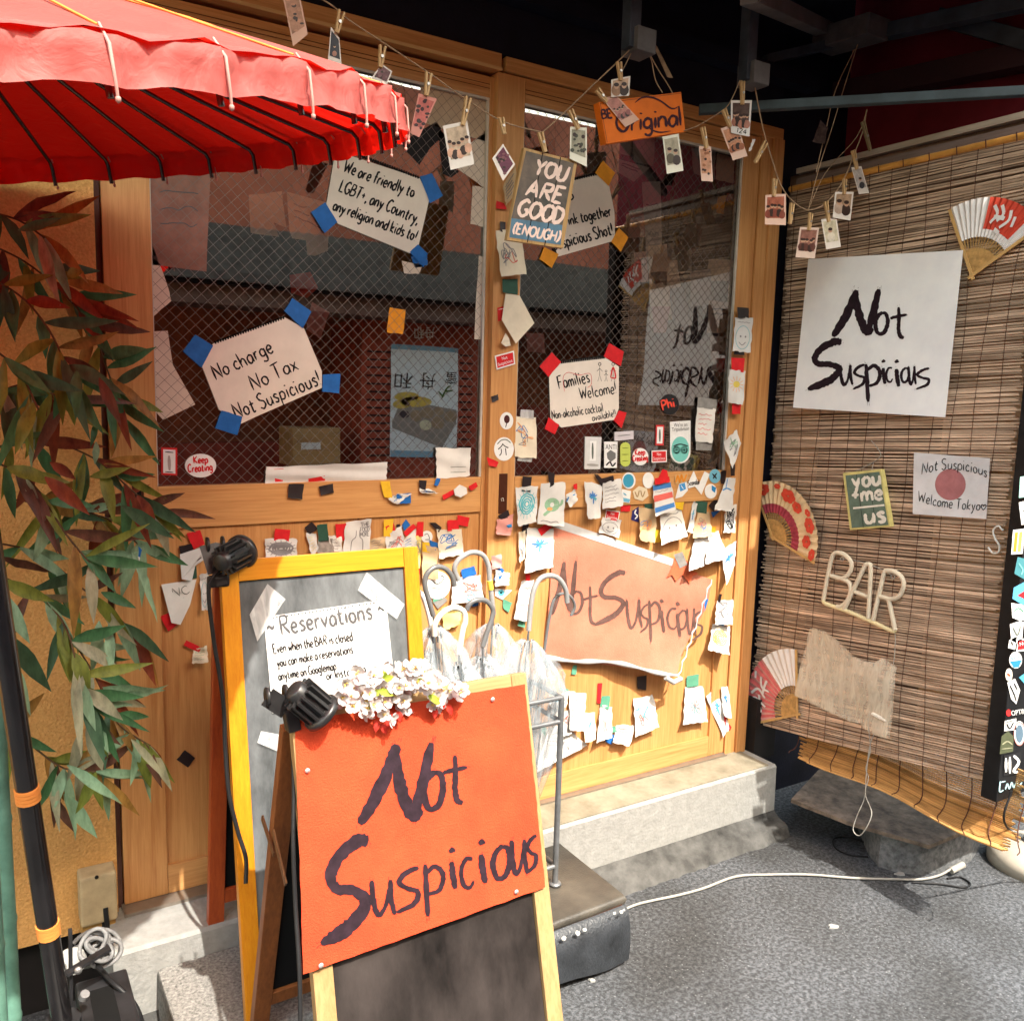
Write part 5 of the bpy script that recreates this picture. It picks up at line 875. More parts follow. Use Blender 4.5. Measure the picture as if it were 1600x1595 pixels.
# stickers down the black board
def sticker(label, P, q, col, extra=None, name='sticker', rough=.4, off=.0012, cat='sticker', group=None, shape=None):
    xs = [p[0] for p in q]; ys = [p[1] for p in q]; t = MB(); S = Sheet(P, q, off)
    if shape == 'disc': disc(t, S, (sum(xs) / len(xs), sum(ys) / len(ys)), (max(xs) - min(xs)) / 2, (max(ys) - min(ys)) / 2)
    else: poly(t, S, q)
    mts = [mat('stk_%02d%02d%02d' % tuple(int(c * 99) for c in col), col, rough, .06, 40)]
    if extra:
        for e in extra: mts.append(e[0]); e[1](t, S, len(mts) - 1)
    return tag(t.build(name, mts), label, cat, group)
cW = (.78, .78, .77); K = lambda col: mat('prt_%02d%02d%02d' % tuple(int(c * 99) for c in col), col, .55, .05, 40)
kK, kR, kB, kW, kT, kO, kG = K((.02, .02, .022)), K((.6, .02, .025)), K((.03, .22, .5)), K(cW), K((.18, .55, .5)), K((.7, .25, .03)), K((.12, .14, .12))
tx = lambda s, p0, p1, z, mt: (mt, lambda t, S, i: type_(t, S, s, p0, p1, z, .0006, i)); hw = lambda s, p0, p1, z, w, mt: (mt, lambda t, S, i: hand(t, S, s, p0, p1, z, w, .0006, i))
dd_ = lambda c, rx, ry, mt, inner=0: (mt, lambda t, S, i: disc(t, S, c, rx, ry, .0005, i, inner=inner)); rb = lambda pts, w, mt: (mt, lambda t, S, i: ribbon(t, S, smooth(pts), w, .0007, i)); pg = lambda pts, mt: (mt, lambda t, S, i: poly(t, S, pts, .0004, i))
GS = 'stickers on the black board'
for lab, q, col, ex, sh in [('mint sticker at the top of the black board', [(1594, 745), (1612, 742), (1610, 775), (1592, 778)], (.3, .6, .52), [rb([(1596, 760), (1604, 752), (1608, 768)], 3, kW)], None),
    ('white speech bubble sticker above the orange striped one', [(1592, 785), (1612, 780), (1612, 818), (1596, 820)], cW, [rb([(1598, 800), (1604, 795), (1608, 805)], 2, kG)], None),
    ('orange striped white sticker on the black board', [(1583, 828), (1601, 826), (1598, 865), (1580, 866)], cW, [pg([(1586, 832), (1591, 831), (1588, 862), (1583, 862)], kO), pg([(1593, 831), (1598, 830), (1595, 862), (1590, 862)], K((.75, .45, .1)))], None),
    ('teal flag sticker below the orange striped one', [(1590, 870), (1606, 874), (1602, 906), (1585, 896)], (.06, .22, .26), [rb([(1592, 880), (1598, 890), (1596, 898)], 2, kT)], None),
    ('blue and red bird sticker on the black board', [(1584, 918), (1608, 905), (1606, 950), (1582, 935)], (.1, .38, .62), [pg([(1590, 930), (1606, 920), (1602, 936)], kR)], None),
    ('white arrow sticker with green lines', [(1580, 942), (1604, 945), (1600, 972), (1582, 965)], cW, [rb([(1584, 955), (1592, 950), (1600, 956)], 2, K((.1, .3, .2)))], None),
    ('white sticker with torn letter shapes', [(1578, 975), (1600, 968), (1596, 1010), (1580, 1000)], cW, [rb([(1583, 980), (1590, 992), (1595, 978)], 2, kG)], None),
    ('small white tab sticker left of the red label', [(1577, 1000), (1589, 994), (1586, 1015), (1575, 1012)], cW, [rb([(1580, 1002), (1583, 1008)], 2, kK)], None),
    ('red label sticker with white frame on the black board', [(1590, 1000), (1612, 994), (1612, 1016), (1588, 1018)], cW, [pg([(1592, 1002), (1610, 997), (1610, 1013), (1590, 1015)], kR), tx('Not', (1594, 1009), (1606, 1006), 6, kW)], None),
    ('round sticker half white half blue', [(1577, 1018), (1597, 1018), (1597, 1044), (1577, 1044)], cW, [pg([(1578, 1033), (1597, 1031), (1592, 1042), (1584, 1043)], kB), tx('BERLIN', (1580, 1031), (1595, 1029), 5, kB)], 'disc'),
    ('small round cream sticker with red ink', [(1571, 1044), (1582, 1044), (1582, 1064), (1571, 1064)], (.72, .66, .58), [rb([(1574, 1052), (1579, 1056)], 3, K((.5, .1, .05)))], 'disc'),
    ('blue triangle sticker near the right frame edge', [(1592, 1058), (1606, 1048), (1604, 1072)], (.08, .32, .45), None, None),
    ('white hand shaped sticker', [(1574, 1066), (1586, 1060), (1594, 1078), (1588, 1100), (1580, 1092)], cW, [rb([(1578, 1070), (1585, 1085), (1588, 1095)], 2, kK), rb([(1584, 1066), (1590, 1078)], 2, kK)], None),
    ('red round logo sticker beside white capitals', [(1572, 1108), (1580, 1108), (1580, 1119), (1572, 1119)], (.6, .03, .03), None, 'disc'),
    ('white capitals sticker reading OPTIM', [(1580, 1109), (1606, 1105), (1606, 1116), (1580, 1119)], (.02, .02, .022), [tx('OPTIM', (1581, 1118), (1604, 1114), 8, kW)], None),
    ('white block letter sticker above the green arch', [(1570, 1126), (1588, 1122), (1588, 1140), (1569, 1142)], cW, [rb([(1573, 1130), (1578, 1138), (1584, 1128)], 2, kK), rb([(1572, 1128), (1585, 1125)], 1.5, kG)], None),
    ('round white portrait sticker with red ring', [(1584, 1126), (1602, 1126), (1602, 1165), (1584, 1165)], cW, [dd_((1593, 1146), 6, 14, K((.10, .16, .22)), 0), dd_((1593, 1146), 9, 19, K((.5, .2, .18)), .9)], 'disc'),
    ('dark green arch sticker on the black board', [(1565, 1150), (1575, 1142), (1584, 1150), (1583, 1174), (1562, 1178)], (.08, .09, .05), [rb([(1566, 1163), (1574, 1158), (1582, 1163)], 2, K((.3, .3, .2))), rb([(1565, 1170), (1582, 1168)], 1.5, K((.3, .3, .2)))], None),
    ('square sticker of white seal script', [(1569, 1180), (1595, 1174), (1594, 1208), (1568, 1212)], (.02, .02, .022), [rb([(1572, 1184), (1572, 1206)], 4, kW), rb([(1578, 1182), (1578, 1208)], 4, kW), rb([(1584, 1180), (1592, 1190), (1584, 1204), (1591, 1206)], 4, kW)], None),
    ('pale blue script lettering sticker at the board foot', [(1561, 1216), (1599, 1208), (1598, 1228), (1560, 1238)], (.014, .014, .015), [rb([(1563, 1220), (1562, 1236), (1568, 1234)], 2, K((.4, .65, .7))), rb([(1563, 1222), (1571, 1220)], 2, K((.4, .65, .7))), rb([(1571, 1233), (1574, 1224), (1577, 1232), (1581, 1222), (1584, 1230), (1589, 1220), (1591, 1228), (1597, 1222)], 2, K((.4, .65, .7)))], None)]:
    sticker('%s' % lab, SBP, q, col, ex, group=GS, shape=sh)
# ================================================================== paper signs on the panes
mCRP = mat('cream_paper', (.74, .66, .58), .75, .06, 14); mBLT = mat('blue_tape', (.02, .13, .42), .5, .12, 50); mRDT = mat('red_tape', (.62, .02, .025), .5, .12, 50); mORT = mat('orange_tape', (.72, .28, .02), .5, .12, 50); mYLT = mat('yellow_tape', (.75, .46, .03), .5, .12, 50); mBKT = mat('black_tape', (.018, .012, .014), .4, .2, 50, spec=.5); mGNT = mat('green_tape', (.03, .085, .06), .5, .12, 50); mTLT = mat('sea_green_tape', (.10, .30, .20), .5, .12, 50); mGYT = mat('grey_tape', (.25, .24, .23), .4, .2, 50)
TP = {'b': mBLT, 'r': mRDT, 'o': mORT, 'y': mYLT, 'k': mBKT, 'g': mGNT, 't': mTLT, 'c': mTAPE, 'a': mGYT}
def tape_part(par, P, q, key, off=.0032):
    S = Sheet(P, q, off, .001, .0, .0006, rnd.random() * 6); m = MB(); grid(m, S, q, 3, 3, 0, 0, True, .35); return m.build('tape', TP[key], par)
def papersign(name, label, P, outline, lines, tapes, extra=None, holes=None, cat='paper sign', mt=None, ink=None):
    t = thing(name, label, cat, tuple(P.pt(*max(outline, key=lambda p: p[1])))); S = Sheet(P, outline, .0016, .001, .0006)
    m = MB(); poly(m, S, outline); m.build('paper', mt or mCRP, t); m = MB()
    for (s, a, b, c, wd) in lines: hand(m, S, s, a, b, c, wd)
    m.build('lettering', ink or mINK, t)
    if holes:
        m = MB(); a, b, n = holes
        for i in range(n): f = (i + .5) / n; c = (a[0] + (b[0] - a[0]) * f, a[1] + (b[1] - a[1]) * f); grid(m, S, [(c[0] - 1.3, c[1] - 2.6), (c[0] + 1.3, c[1] - 2.6), (c[0] + 1.3, c[1] + 2.2), (c[0] - 1.3, c[1] + 2.2)], 1, 1, .0006)
        m.build('punched_holes', mDARK, t)
    if extra:
        for nm, mt_x, fn in extra: m = MB(); fn(m, S); m.build(nm, mt_x, t)
    for k, q in tapes: tape_part(t, P, q, k)
    return t
papersign('glass_notice', 'cream notice reading We are friendly to LGBT+ under the parasol edge', GL_, [(524, 236), (656, 279), (671, 311), (654, 384), (641, 396), (528, 350), (510, 319)],
          [('We are friendly to', (536, 268), (645, 309), 19, 2.8), ('LGBT+, any Country,', (529, 299), (652, 350), 19, 2.8), ('any religion and kids to!', (519, 328), (648, 377), 18, 2.8)],
          [('b', [(656, 276), (675, 271), (692, 306), (672, 318)]), ('b', [(486, 332), (508, 316), (527, 347), (507, 365)]), ('b', [(640, 394), (653, 382), (668, 396), (662, 418), (645, 418)][:4])], holes=((560, 242), (655, 278), 26))
papersign('glass_notice', 'cream notice reading No charge No Tax on the left pane', GL_, [(333, 537), (445, 496), (475, 513), (503, 580), (503, 606), (400, 651), (377, 662), (342, 640), (316, 573)],
          [('No charge', (338, 594), (428, 550), 24, 2.8), ('No Tax', (396, 610), (467, 577), 24, 2.8), ('Not Suspicious!', (370, 655), (503, 600), 24, 2.8)],
          [('b', [(286, 549), (305, 523), (333, 540), (315, 575)]), ('b', [(444, 486), (457, 466), (487, 487), (473, 513)]), ('b', [(504, 585), (532, 584), (530, 615), (504, 612)]), ('b', [(346, 641), (379, 651), (371, 680), (336, 669)])], holes=((335, 536), (445, 496), 28))
papersign('glass_notice', 'cream notice about drinking a Suspicious Shot, half behind the grey plaque', GR_, [(868, 290), (933, 272), (952, 291), (960, 331), (961, 376), (872, 401), (864, 380)],
          [('So', (872, 315), (897, 312), 18, 2.8), ("Let's drink together", (846, 362), (956, 337), 17, 2.5), ('Suspicious Shot!', (866, 391), (959, 366), 19, 2.6)],
          [('o', [(930, 270), (942, 251), (961, 270), (951, 291)]), ('o', [(955, 378), (967, 356), (982, 371), (970, 394)]), ('o', [(843, 405), (850, 386), (873, 397), (862, 419)])], holes=((897, 280), (933, 272), 10))
def family(m, S):
    for x, h, w, sk in ((937, 30, 1, 0), (947, 18, .7, 0), (958, 30, 1, 1)):
        y = 596; top_ = y - h; disc(m, S, (x, top_ + 3 * w), 2.6 * w, 2.8 * w, .0006, 0, 12, .6); ribbon(m, S, [(x, top_ + 6 * w), (x, y - h * .35)], 1, .0006); ribbon(m, S, [(x - 4.5 * w, y - h * .52), (x, y - h * .68), (x + 4.5 * w, y - h * .52)], 1, .0006); ribbon(m, S, [(x - 3 * w, y), (x, y - h * .36), (x + 3 * w, y)], 1, .0006)
def rednotes(m, S): ribbon(m, S, smooth([(954, 590), (958, 574), (962, 590), (954, 590)]), 2, .0007); ribbon(m, S, smooth([(882, 612), (880, 590), (888, 582), (905, 586), (922, 584), (924, 600), (918, 606)]), .7, .0006)
papersign('glass_notice', 'cream notice reading Families Welcome with a little stick family', GR_, [(875, 565), (945, 558), (967, 573), (967, 638), (960, 656), (877, 668), (860, 653), (858, 589)],
          [('Families', (874, 608), (922, 597), 20, 2.2), ('Welcome!', (907, 624), (964, 614), 18, 1.9), ('Non-alcoholic cocktail', (863, 655), (943, 643), 14, 1.4), ('available!!', (926, 658), (963, 650), 11, 1.3)],
          [('r', [(843, 573), (862, 550), (877, 566), (857, 589)]), ('r', [(943, 557), (952, 536), (975, 549), (970, 572)]), ('r', [(851, 670), (857, 652), (874, 664), (867, 679)]), ('r', [(959, 657), (967, 641), (979, 645), (971, 669)])],
          [('stick_figures', mINK, family), ('red_crayon', kR, rednotes)], holes=((876, 566), (945, 558), 24))
# hanging wooden plaques on the string
YG = -.30; GP = Plane((0, YG, 0), (0, -1, 0))
def plank(name, label, q, th, face, edge, cat='plaque', inset=0.0, fmat=None):
    f_ = [GP.pt(*p) for p in q]; t = thing(name, label, cat, tuple(f_[3])); k_ = [p + Vector((0, th, 0)) for p in f_]; m = MB(); m.add(f_ + k_, [(0, 1, 2, 3), (7, 6, 5, 4), (0, 4, 5, 1), (1, 5, 6, 2), (2, 6, 7, 3), (3, 7, 4, 0)]); m.build('board', edge, t); return t
q = [(819, 231), (902, 252), (880, 388), (792, 375)]; yg = plank('hanging_plaque', 'grey plank plaque reading YOU ARE GOOD (ENOUGH) clipped to the string', q, .012, None, wood('plaque_edge', (.48, .30, .12), (.32, .18, .06), 'z'))
m = MB(); grid(m, GP, [(822, 236), (897, 255), (879, 352), (799, 341)], 4, 6, .0008, 0); grid(m, GP, [(799, 341), (879, 352), (876, 383), (796, 371)], 3, 2, .0008, 1); m.build('painted_face', [mat('plaque_grey', (.115, .13, .13), .75, .35, 16, .2, col2=(.20, .155, .125)), mat('plaque_blue', (.10, .19, .27), .75, .25, 16, .2)], yg)
m = MB()
for a, b in (((848, 239), (824, 379)), ((876, 246), (851, 384))): ribbon(m, GP, [a, b], 1.4, .0012, taper=False)
m.build('plank_gap', mDARK, yg)
m = MB(); hand(m, GP, 'YOU', (833, 272), (882, 284), 24, 5.4, .0016, jit=.03, slant=.12); hand(m, GP, 'ARE', (821, 305), (876, 318), 25, 5.4, .0016, jit=.03, slant=.12); hand(m, GP, 'GOOD', (807, 336), (877, 351), 26, 5.4, .0016, jit=.03, slant=.1); hand(m, GP, '(ENOUGH)', (800, 364), (873, 378), 16, 3.2, .0016, jit=.03, slant=.1); m.build('lettering', mat('pinkish_paint', (.80, .62, .54), .7, .1, 60), yg)
be = plank('hanging_plaque', 'orange wooden plaque lettered BE Original hung from the bracket', [(936, 160), (1064, 144), (1071, 206), (947, 225)], .022, None, mat('orange_paint', (.72, .16, .012), .5, .12, 14))
m = MB(); hand(m, GP, 'BE', (941, 186), (957, 184), 14, 3, .001, jit=.03); hand(m, GP, 'Original', (964, 207), (1066, 196), 30, 4.2, .001, jit=.05, slant=.06, track=.5)
for st, wd in (([(992, 161), (1003, 153), (1016, 152), (1032, 158), (1050, 170), (1062, 166)], [1, 2.4, 3, 2.6, 2.4, .8]), ([(1012, 198), (1020, 204), (1032, 207), (1048, 205)], [1, 2.2, 2.4, .8])): q_ = smooth([(a[0], a[1], b) for a, b in zip(st, wd)]); ribbon(m, GP, q_, [c[2] for c in q_], .001)
m.build('lettering', mat('brown_ink', (.045, .012, .02), .6), be)
m = MB(); ribbon(m, GP, [(938, 162), (1064, 146)], 1, .001); ribbon(m, GP, [(938, 162), (949, 223)], 1, .001); m.build('border_line', mat('brown_ink', (.045, .012, .02), .6), be)
# strings of the garland
mTWN = mat('twine', (.36, .25, .16), .8, .2, 60)
def string(label, pts, r=.0013): m = MB(); m.tube(smooth([GP.pt(px, py, 0) for px, py in pts], 5), r, 0, 5); return tag(m.build('string', mTWN), label, 'string')
string('brown twine sagging with photos from the parasol to the grey plaque', [(420, -60), (465, -25), (520, 10), (540, 28), (600, 68), (668, 113), (726, 154), (785, 190), (842, 206), (849, 206)], .0016)
string('brown twine rising from the grey plaque to the bracket', [(849, 206), (880, 178), (930, 130), (965, 97), (990, 72)], .0016)
string('looped twine holding the orange plaque left of the bracket', [(992, 72), (984, 88), (978, 100), (972, 112)])
string('first twine from the bracket to the orange plaque', [(1008, 74), (1018, 95), (1024, 125), (1035, 145)]); string('second twine from the bracket to the orange plaque', [(1010, 74), (1026, 105), (1042, 130), (1051, 146)])
string('twine from the orange plaque up to the second bracket', [(1068, 205), (1090, 197), (1112, 184), (1135, 168), (1146, 150), (1156, 126)]); string('twine falling from the second bracket past the door post to the blind', [(1178, 128), (1184, 160), (1193, 205), (1205, 245), (1218, 285), (1236, 312), (1262, 328), (1290, 318), (1316, 285), (1335, 240), (1348, 205), (1354, 172)], .0017)
string('thin twine slanting up through the steel bar at the right', [(1275, 270), (1290, 205), (1306, 140), (1335, 78)]); string('second thin twine slanting up through the steel bar at the right', [(1262, 330), (1280, 262), (1300, 200), (1318, 140), (1340, 70)]); string('short twine hanging behind the photos over the blind', [(1355, 172), (1338, 215), (1290, 270), (1262, 330)], .001)
# clothes pegs and instant photos
mPEG = wood('peg_wood', (.62, .42, .22), (.46, .28, .12), 'z', .6); mSPR = mat('spring', (.5, .48, .45), .3, metal=.8)
def peg(par, a, b, name='clothes_peg', label=None, dark=False):
    A, B = GP.pt(*a, .004), GP.pt(*b, .006); d = B - A; mt = mat('dark_peg', (.22, .16, .09), .6) if dark else mPEG; m = MB(); sd = Vector((d.z, 0, -d.x)).normalized() * .0035
    if par is None: t = thing(name, label, 'clothes peg', tuple(B)); 
    else: t = par
    for s_ in (-1, 1): m = MB(); m.bar(A + sd * s_ * 1.5, B + sd * s_ * .5, .0045, .007, 0, up=(0, 1, 0), bev=.0006); m.build('peg_leg', mt, t)
    m = MB(); c = A + d * .5; m.tube([c - Vector((0, .006, 0)), c + Vector((0, .002, 0))], .0032, 0, 8); m.build('spring', mSPR, t)
    return t
PG = 'instant photos pegged along the string'
def bil(q, u, v): q = [np.array(p, float) for p in q]; return (q[0] * (1 - u) + q[1] * u) * (1 - v) + (q[3] * (1 - u) + q[2] * u) * v
def photo(label, q, pg_, frame, bg, fig, capt=False, style='group'):
    S = Sheet(GP, q, .002, .004, .002, 0, 1); t = thing('instant_photo', label, 'photo', tuple(GP.pt(*max(q, key=lambda p: p[1]))), PG); m = MB(); grid(m, S, q, 4, 6); m.build('card', mat('card_%d%d%d' % tuple(int(c * 9) for c in frame), frame, .35, .06, 30), t)
    pq = [bil(q, .09, .08), bil(q, .91, .08), bil(q, .91, .78), bil(q, .09, .78)]; m = MB(); grid(m, S, pq, 3, 3, .0005, 0)
    r = random.Random(int(q[0][0] * 7)); wpx = abs(q[1][0] - q[0][0]) + 2
    n = {'group': 5, 'pair': 2, 'single': 1, 'blot': 7}[style]
    for i in range(n):
        u = (i + .5) / n + r.uniform(-.05, .05); v = r.uniform(.42, .56)
        if style == 'blot':
            for _ in range(2): c = bil(pq, r.random(), r.random()); disc(m, S, c, wpx * r.uniform(.06, .14), wpx * r.uniform(.05, .12), .0007 + .00005 * i, 1 + (i % 2), 9)
            continue
        sc = wpx * (.13 if style == 'group' else .2); b = bil(pq, u, min(.98, v + .32)); disc(m, S, b, sc * 1.2, sc * 1.5, .0007 + .00004 * i, 1 + (i % 2), 12); h = bil(pq, u, v); disc(m, S, h, sc * .62, sc * .75, .0011, 3, 12); disc(m, S, (h[0], h[1] - sc * .35), sc * .66, sc * .5, .0012, 2, 10)
    m.build('picture', [mat('pic_%02d%02d%02d' % tuple(int(c * 99) for c in bg), bg, .3, .3, 60), mat('pic_%02d%02d%02d' % tuple(int(c * 99) for c in fig), fig, .3, .2, 60), mat('pic_hair', (.05, .03, .025), .3), mat('pic_skin', (.55, .33, .22), .3)], t)
    if capt: m = MB(); hand(m, S, capt, bil(q, .3, .95), bil(q, .82, .95), 7, 1.1); m.build('caption', mINK, t)
    if pg_: peg(t, *pg_)
    return t
W_, P_ = (.78, .72, .66), (.74, .52, .42)
photo('instant photo cut by the top edge of the frame, above the parasol', [(441, -8), (468, -8), (481, 54), (458, 73)], None, (.62, .38, .28), (.40, .20, .12), (.5, .25, .15), style='blot')
photo('narrow dark instant photo seen edge on beside the parasol', [(517, 42), (530, 60), (534, 104), (512, 99)], ((534, 18), (526, 52)), W_, (.03, .03, .04), (.3, .14, .1), style='single')
photo('tilted dark photo dipping behind the parasol rim', [(596, 100), (613, 112), (604, 134), (579, 124)], ((598, 72), (594, 106)), W_, (.16, .06, .07), (.2, .1, .1), style='blot')
photo('red tinted card with black scribbles at the parasol tip', [(654, 146), (683, 155), (655, 215), (641, 208)], ((670, 114), (666, 150)), (.62, .25, .2), (.50, .12, .10), (.05, .02, .02), style='blot')
photo('pale photo with a pinkish round shape over the left pane', [(692, 197), (730, 189), (741, 257), (704, 266)], ((732, 152), (723, 196)), W_, (.55, .42, .30), (.66, .38, .26), style='group')
photo('diamond tilted purple photo on the centre stile', [(786, 225), (805, 257), (786, 283), (769, 248)], ((783, 184), (788, 210)), W_, (.14, .04, .07), (.22, .09, .10), style='blot')
photo('black and white photo left of the orange plaque', [(891, 198), (917, 200), (917, 261), (890, 248)], ((891, 172), (904, 202)), (.76, .74, .62), (.30, .28, .20), (.06, .06, .04), style='blot')
photo('small sepia photo pegged above the orange plaque', [(955, 125), (985, 119), (983, 150), (955, 152)], ((967, 97), (970, 126)), W_, (.55, .38, .26), (.35, .2, .12), style='pair')
photo('pink tinted photo lying across the word Original', [(941, 155), (962, 148), (999, 187), (977, 199)], ((933, 140), (948, 160)), (.62, .34, .28), (.45, .18, .14), (.3, .1, .09), style='group')
photo('pale greenish photo directly below the orange plaque', [(1035, 214), (1060, 209), (1068, 267), (1042, 272)], None, (.76, .75, .64), (.40, .36, .26), (.1, .08, .05), style='pair')
photo('narrow orange photo over the right pane top corner', [(1092, 229), (1111, 229), (1114, 284), (1096, 283)], ((1098, 199), (1104, 232)), P_, (.55, .28, .17), (.3, .12, .06), style='blot')
photo('sharp photo of a party hanging from the second bracket', [(1142, 157), (1175, 157), (1171, 214), (1142, 208)], ((1160, 127), (1160, 164)), (.80, .78, .75), (.10, .06, .05), (.45, .2, .14), capt='124', style='group')
photo('orange tinted photo tilted in front of the party photo', [(1126, 201), (1152, 193), (1168, 244), (1145, 251)], ((1131, 171), (1141, 199)), P_, (.55, .26, .15), (.35, .13, .07), style='group')
photo('red sepia photo in front of the right door post', [(1196, 305), (1228, 303), (1228, 352), (1195, 351)], ((1211, 280), (1209, 307)), P_, (.40, .13, .08), (.25, .07, .05), style='group')
photo('brown group photo over the blind top left corner', [(1250, 355), (1280, 356), (1273, 404), (1243, 402)], ((1267, 333), (1264, 360)), (.66, .52, .44), (.28, .13, .10), (.12, .05, .04), style='group')
photo('photo of one person in white over the blind', [(1283, 343), (1307, 340), (1314, 386), (1291, 390)], ((1290, 315), (1295, 347)), W_, (.62, .56, .40), (.72, .66, .55), style='single')
photo('photo of three people, upper one over the blind', [(1305, 300), (1334, 300), (1329, 345), (1301, 340)], ((1320, 280), (1319, 304)), W_, (.42, .28, .18), (.5, .38, .3), style='pair')
photo('narrow black and white photo nearest the steel bar', [(1330, 262), (1346, 260), (1358, 302), (1342, 304)], ((1333, 235), (1339, 265)), W_, (.5, .46, .44), (.05, .05, .06), style='single')
peg(None, (1197, 222), (1180, 254), 'clothes_peg', 'empty clothes peg beside the right door post'); peg(None, (1238, 318), (1234, 350), 'clothes_peg', 'empty clothes peg left of the brown group photo'); peg(None, (1348, 190), (1360, 236), 'clothes_peg', 'gold and dark peg hanging from the steel bar', True); peg(None, (844, 207), (852, 238), 'clothes_peg', 'peg gripping the top of the grey YOU ARE GOOD plaque')
for lab, q, mt in (('brown card tag dangling from the first bracket', [(1018, 66), (1027, 73), (1052, 122), (1043, 121)], mat('brown_card', (.26, .17, .10), .7, .3, 40)), ('dark bundle of cardboard tied on the twine at the right', [(1282, 188), (1294, 200), (1288, 226), (1270, 222)], mat('dark_card', (.07, .045, .04), .8, .4, 60)), ('white paper strip hanging by the second bracket', [(1176, 218), (1180, 218), (1173, 237), (1170, 236)], mWHT)):
    S = Sheet(GP, q, .003, .005, .003); m = MB(); grid(m, S, q, 3, 5, ragged=.8); tag(m.build('paper_tag', mt), lab, 'tag')
# ================================================================== coral cloth banner on the right door
cb = thing('coral_banner', 'faded coral cloth banner painted Not Suspicious taped on the right door', 'banner', PNR.pt(960, 1066)); q = [(866, 822), (1112, 905), (1060, 1056), (852, 1028)]
class Ban(Sheet):
    def pt(s, px, py, eps=0.0):
        p = s.pl.pt(px, py); v = (s.z1 - p.z) / (s.z1 - s.z0); u = (p.x - s.h0) / (s.h1 - s.h0)
        d = .004 + .045 * max(0, v) ** 2 * math.exp(-((u - .72) / .28) ** 2) + .012 * v * v + .004 * math.sin(u * 11 + v * 4) * v + .003 * math.sin(v * 14 - u * 6) + .003
        return s.pl.pt(px, py, d + eps)
S = Ban(PNR, [(850, 812), (1112, 895), (1060, 1068), (850, 1036)], .004); mCOR = mat('coral_cloth', (.54, .18, .115), .9, .12, 7, .4, 300, col2=(.62, .24, .16), trans=.08)
m = MB(); n1, n2 = 26, 18; vs = []
for j in range(n2 + 1):
    for i in range(n1 + 1):
        u, v = i / n1, j / n2; p = bil(q, u, v); p = p + np.array([0, 10 * math.sin(u * 3.1) * (v - .25) * (-.35)]) + np.array([(6 * math.sin(v * 6) if i == n1 else 0), 0]); vs.append(S.pt(*p))
m.add(vs, [(j * (n1 + 1) + i, j * (n1 + 1) + i + 1, (j + 1) * (n1 + 1) + i + 1, (j + 1) * (n1 + 1) + i) for j in range(n2) for i in range(n1)], 0, True); m.build('cloth', mCOR, cb)
m = MB(); q1 = [(868, 811), (1058, 875), (1056, 886), (864, 823)]; grid(m, S, q1, 16, 2, .001); m.build('top_hem', mat('hem_white', (.50, .50, .50), .8, .1, 20), cb)
def bot_(u, o): p = bil(q, u, 1); return (p[0], p[1] + 10 * math.sin(u * 3.1) * .75 * (-.35) + o + 3 * math.sin(u * 9))
m = MB(); tp_ = [S.pt(*bot_(i / 24, -2), .004) for i in range(25)]; m.tube(tp_, [.006 + .002 * math.sin(i) for i in range(25)], 0, 8); m.tube([S.pt(1040, 1058, .006), S.pt(1052, 1066, .008), S.pt(1064, 1060, .006)], .008, 0, 8); m.build('bottom_hem', mat('hem_white', (.50, .50, .50), .8), cb)
m = MB(); r_ = [S.pt(1112 - 52 * i / 20 + 2 * math.sin(i * 2.1), 905 + 151 * i / 20, .002) for i in range(21)]; m.tube(r_, [.0016 + .0008 * (i % 3) for i in range(21)], 0, 5); m.build('frayed_edge', mat('hem_white', (.50, .50, .50), .8), cb)
m = MB(); brush(m, S, [('N', 862, 876, 902, 960), ('o', 888, 922, 911, 960), ('t', 910, 916, 934, 976), ('S', 928, 892, 978, 976), ('u', 978, 936, 1003, 983), ('s', 999, 942, 1013, 988), ('p', 1012, 938, 1032, 1003), ('i', 1027, 934, 1043, 988), ('c', 1040, 948, 1059, 984), ('i', 1052, 938, 1068, 995), ('o', 1058, 952, 1074, 984), ('u', 1073, 950, 1087, 992), ('s', 1080, 952, 1098, 1000)], .58, rough=.1); m.build('lettering', mat('faded_brush', (.12, .065, .055), .8, .3, 40), cb)
m = MB(); pts = [(1050, 886), (1056, 866), (1074, 876), (1080, 892), (1092, 896), (1082, 900), (1078, 912), (1066, 898), (1056, 908), (1050, 898), (1042, 902)]; poly(m, S, pts, .005); m.build('torn_corner', mat('torn_coral', (.60, .13, .06), .85, .2, 20), cb); tape_part(cb, PNR, [(1053, 866), (1066, 862), (1074, 882), (1062, 888)], 'a', .016); tape_part(cb, FR, [(1099, 948), (1104, 935), (1107, 936), (1101, 955)], 'b', .012)
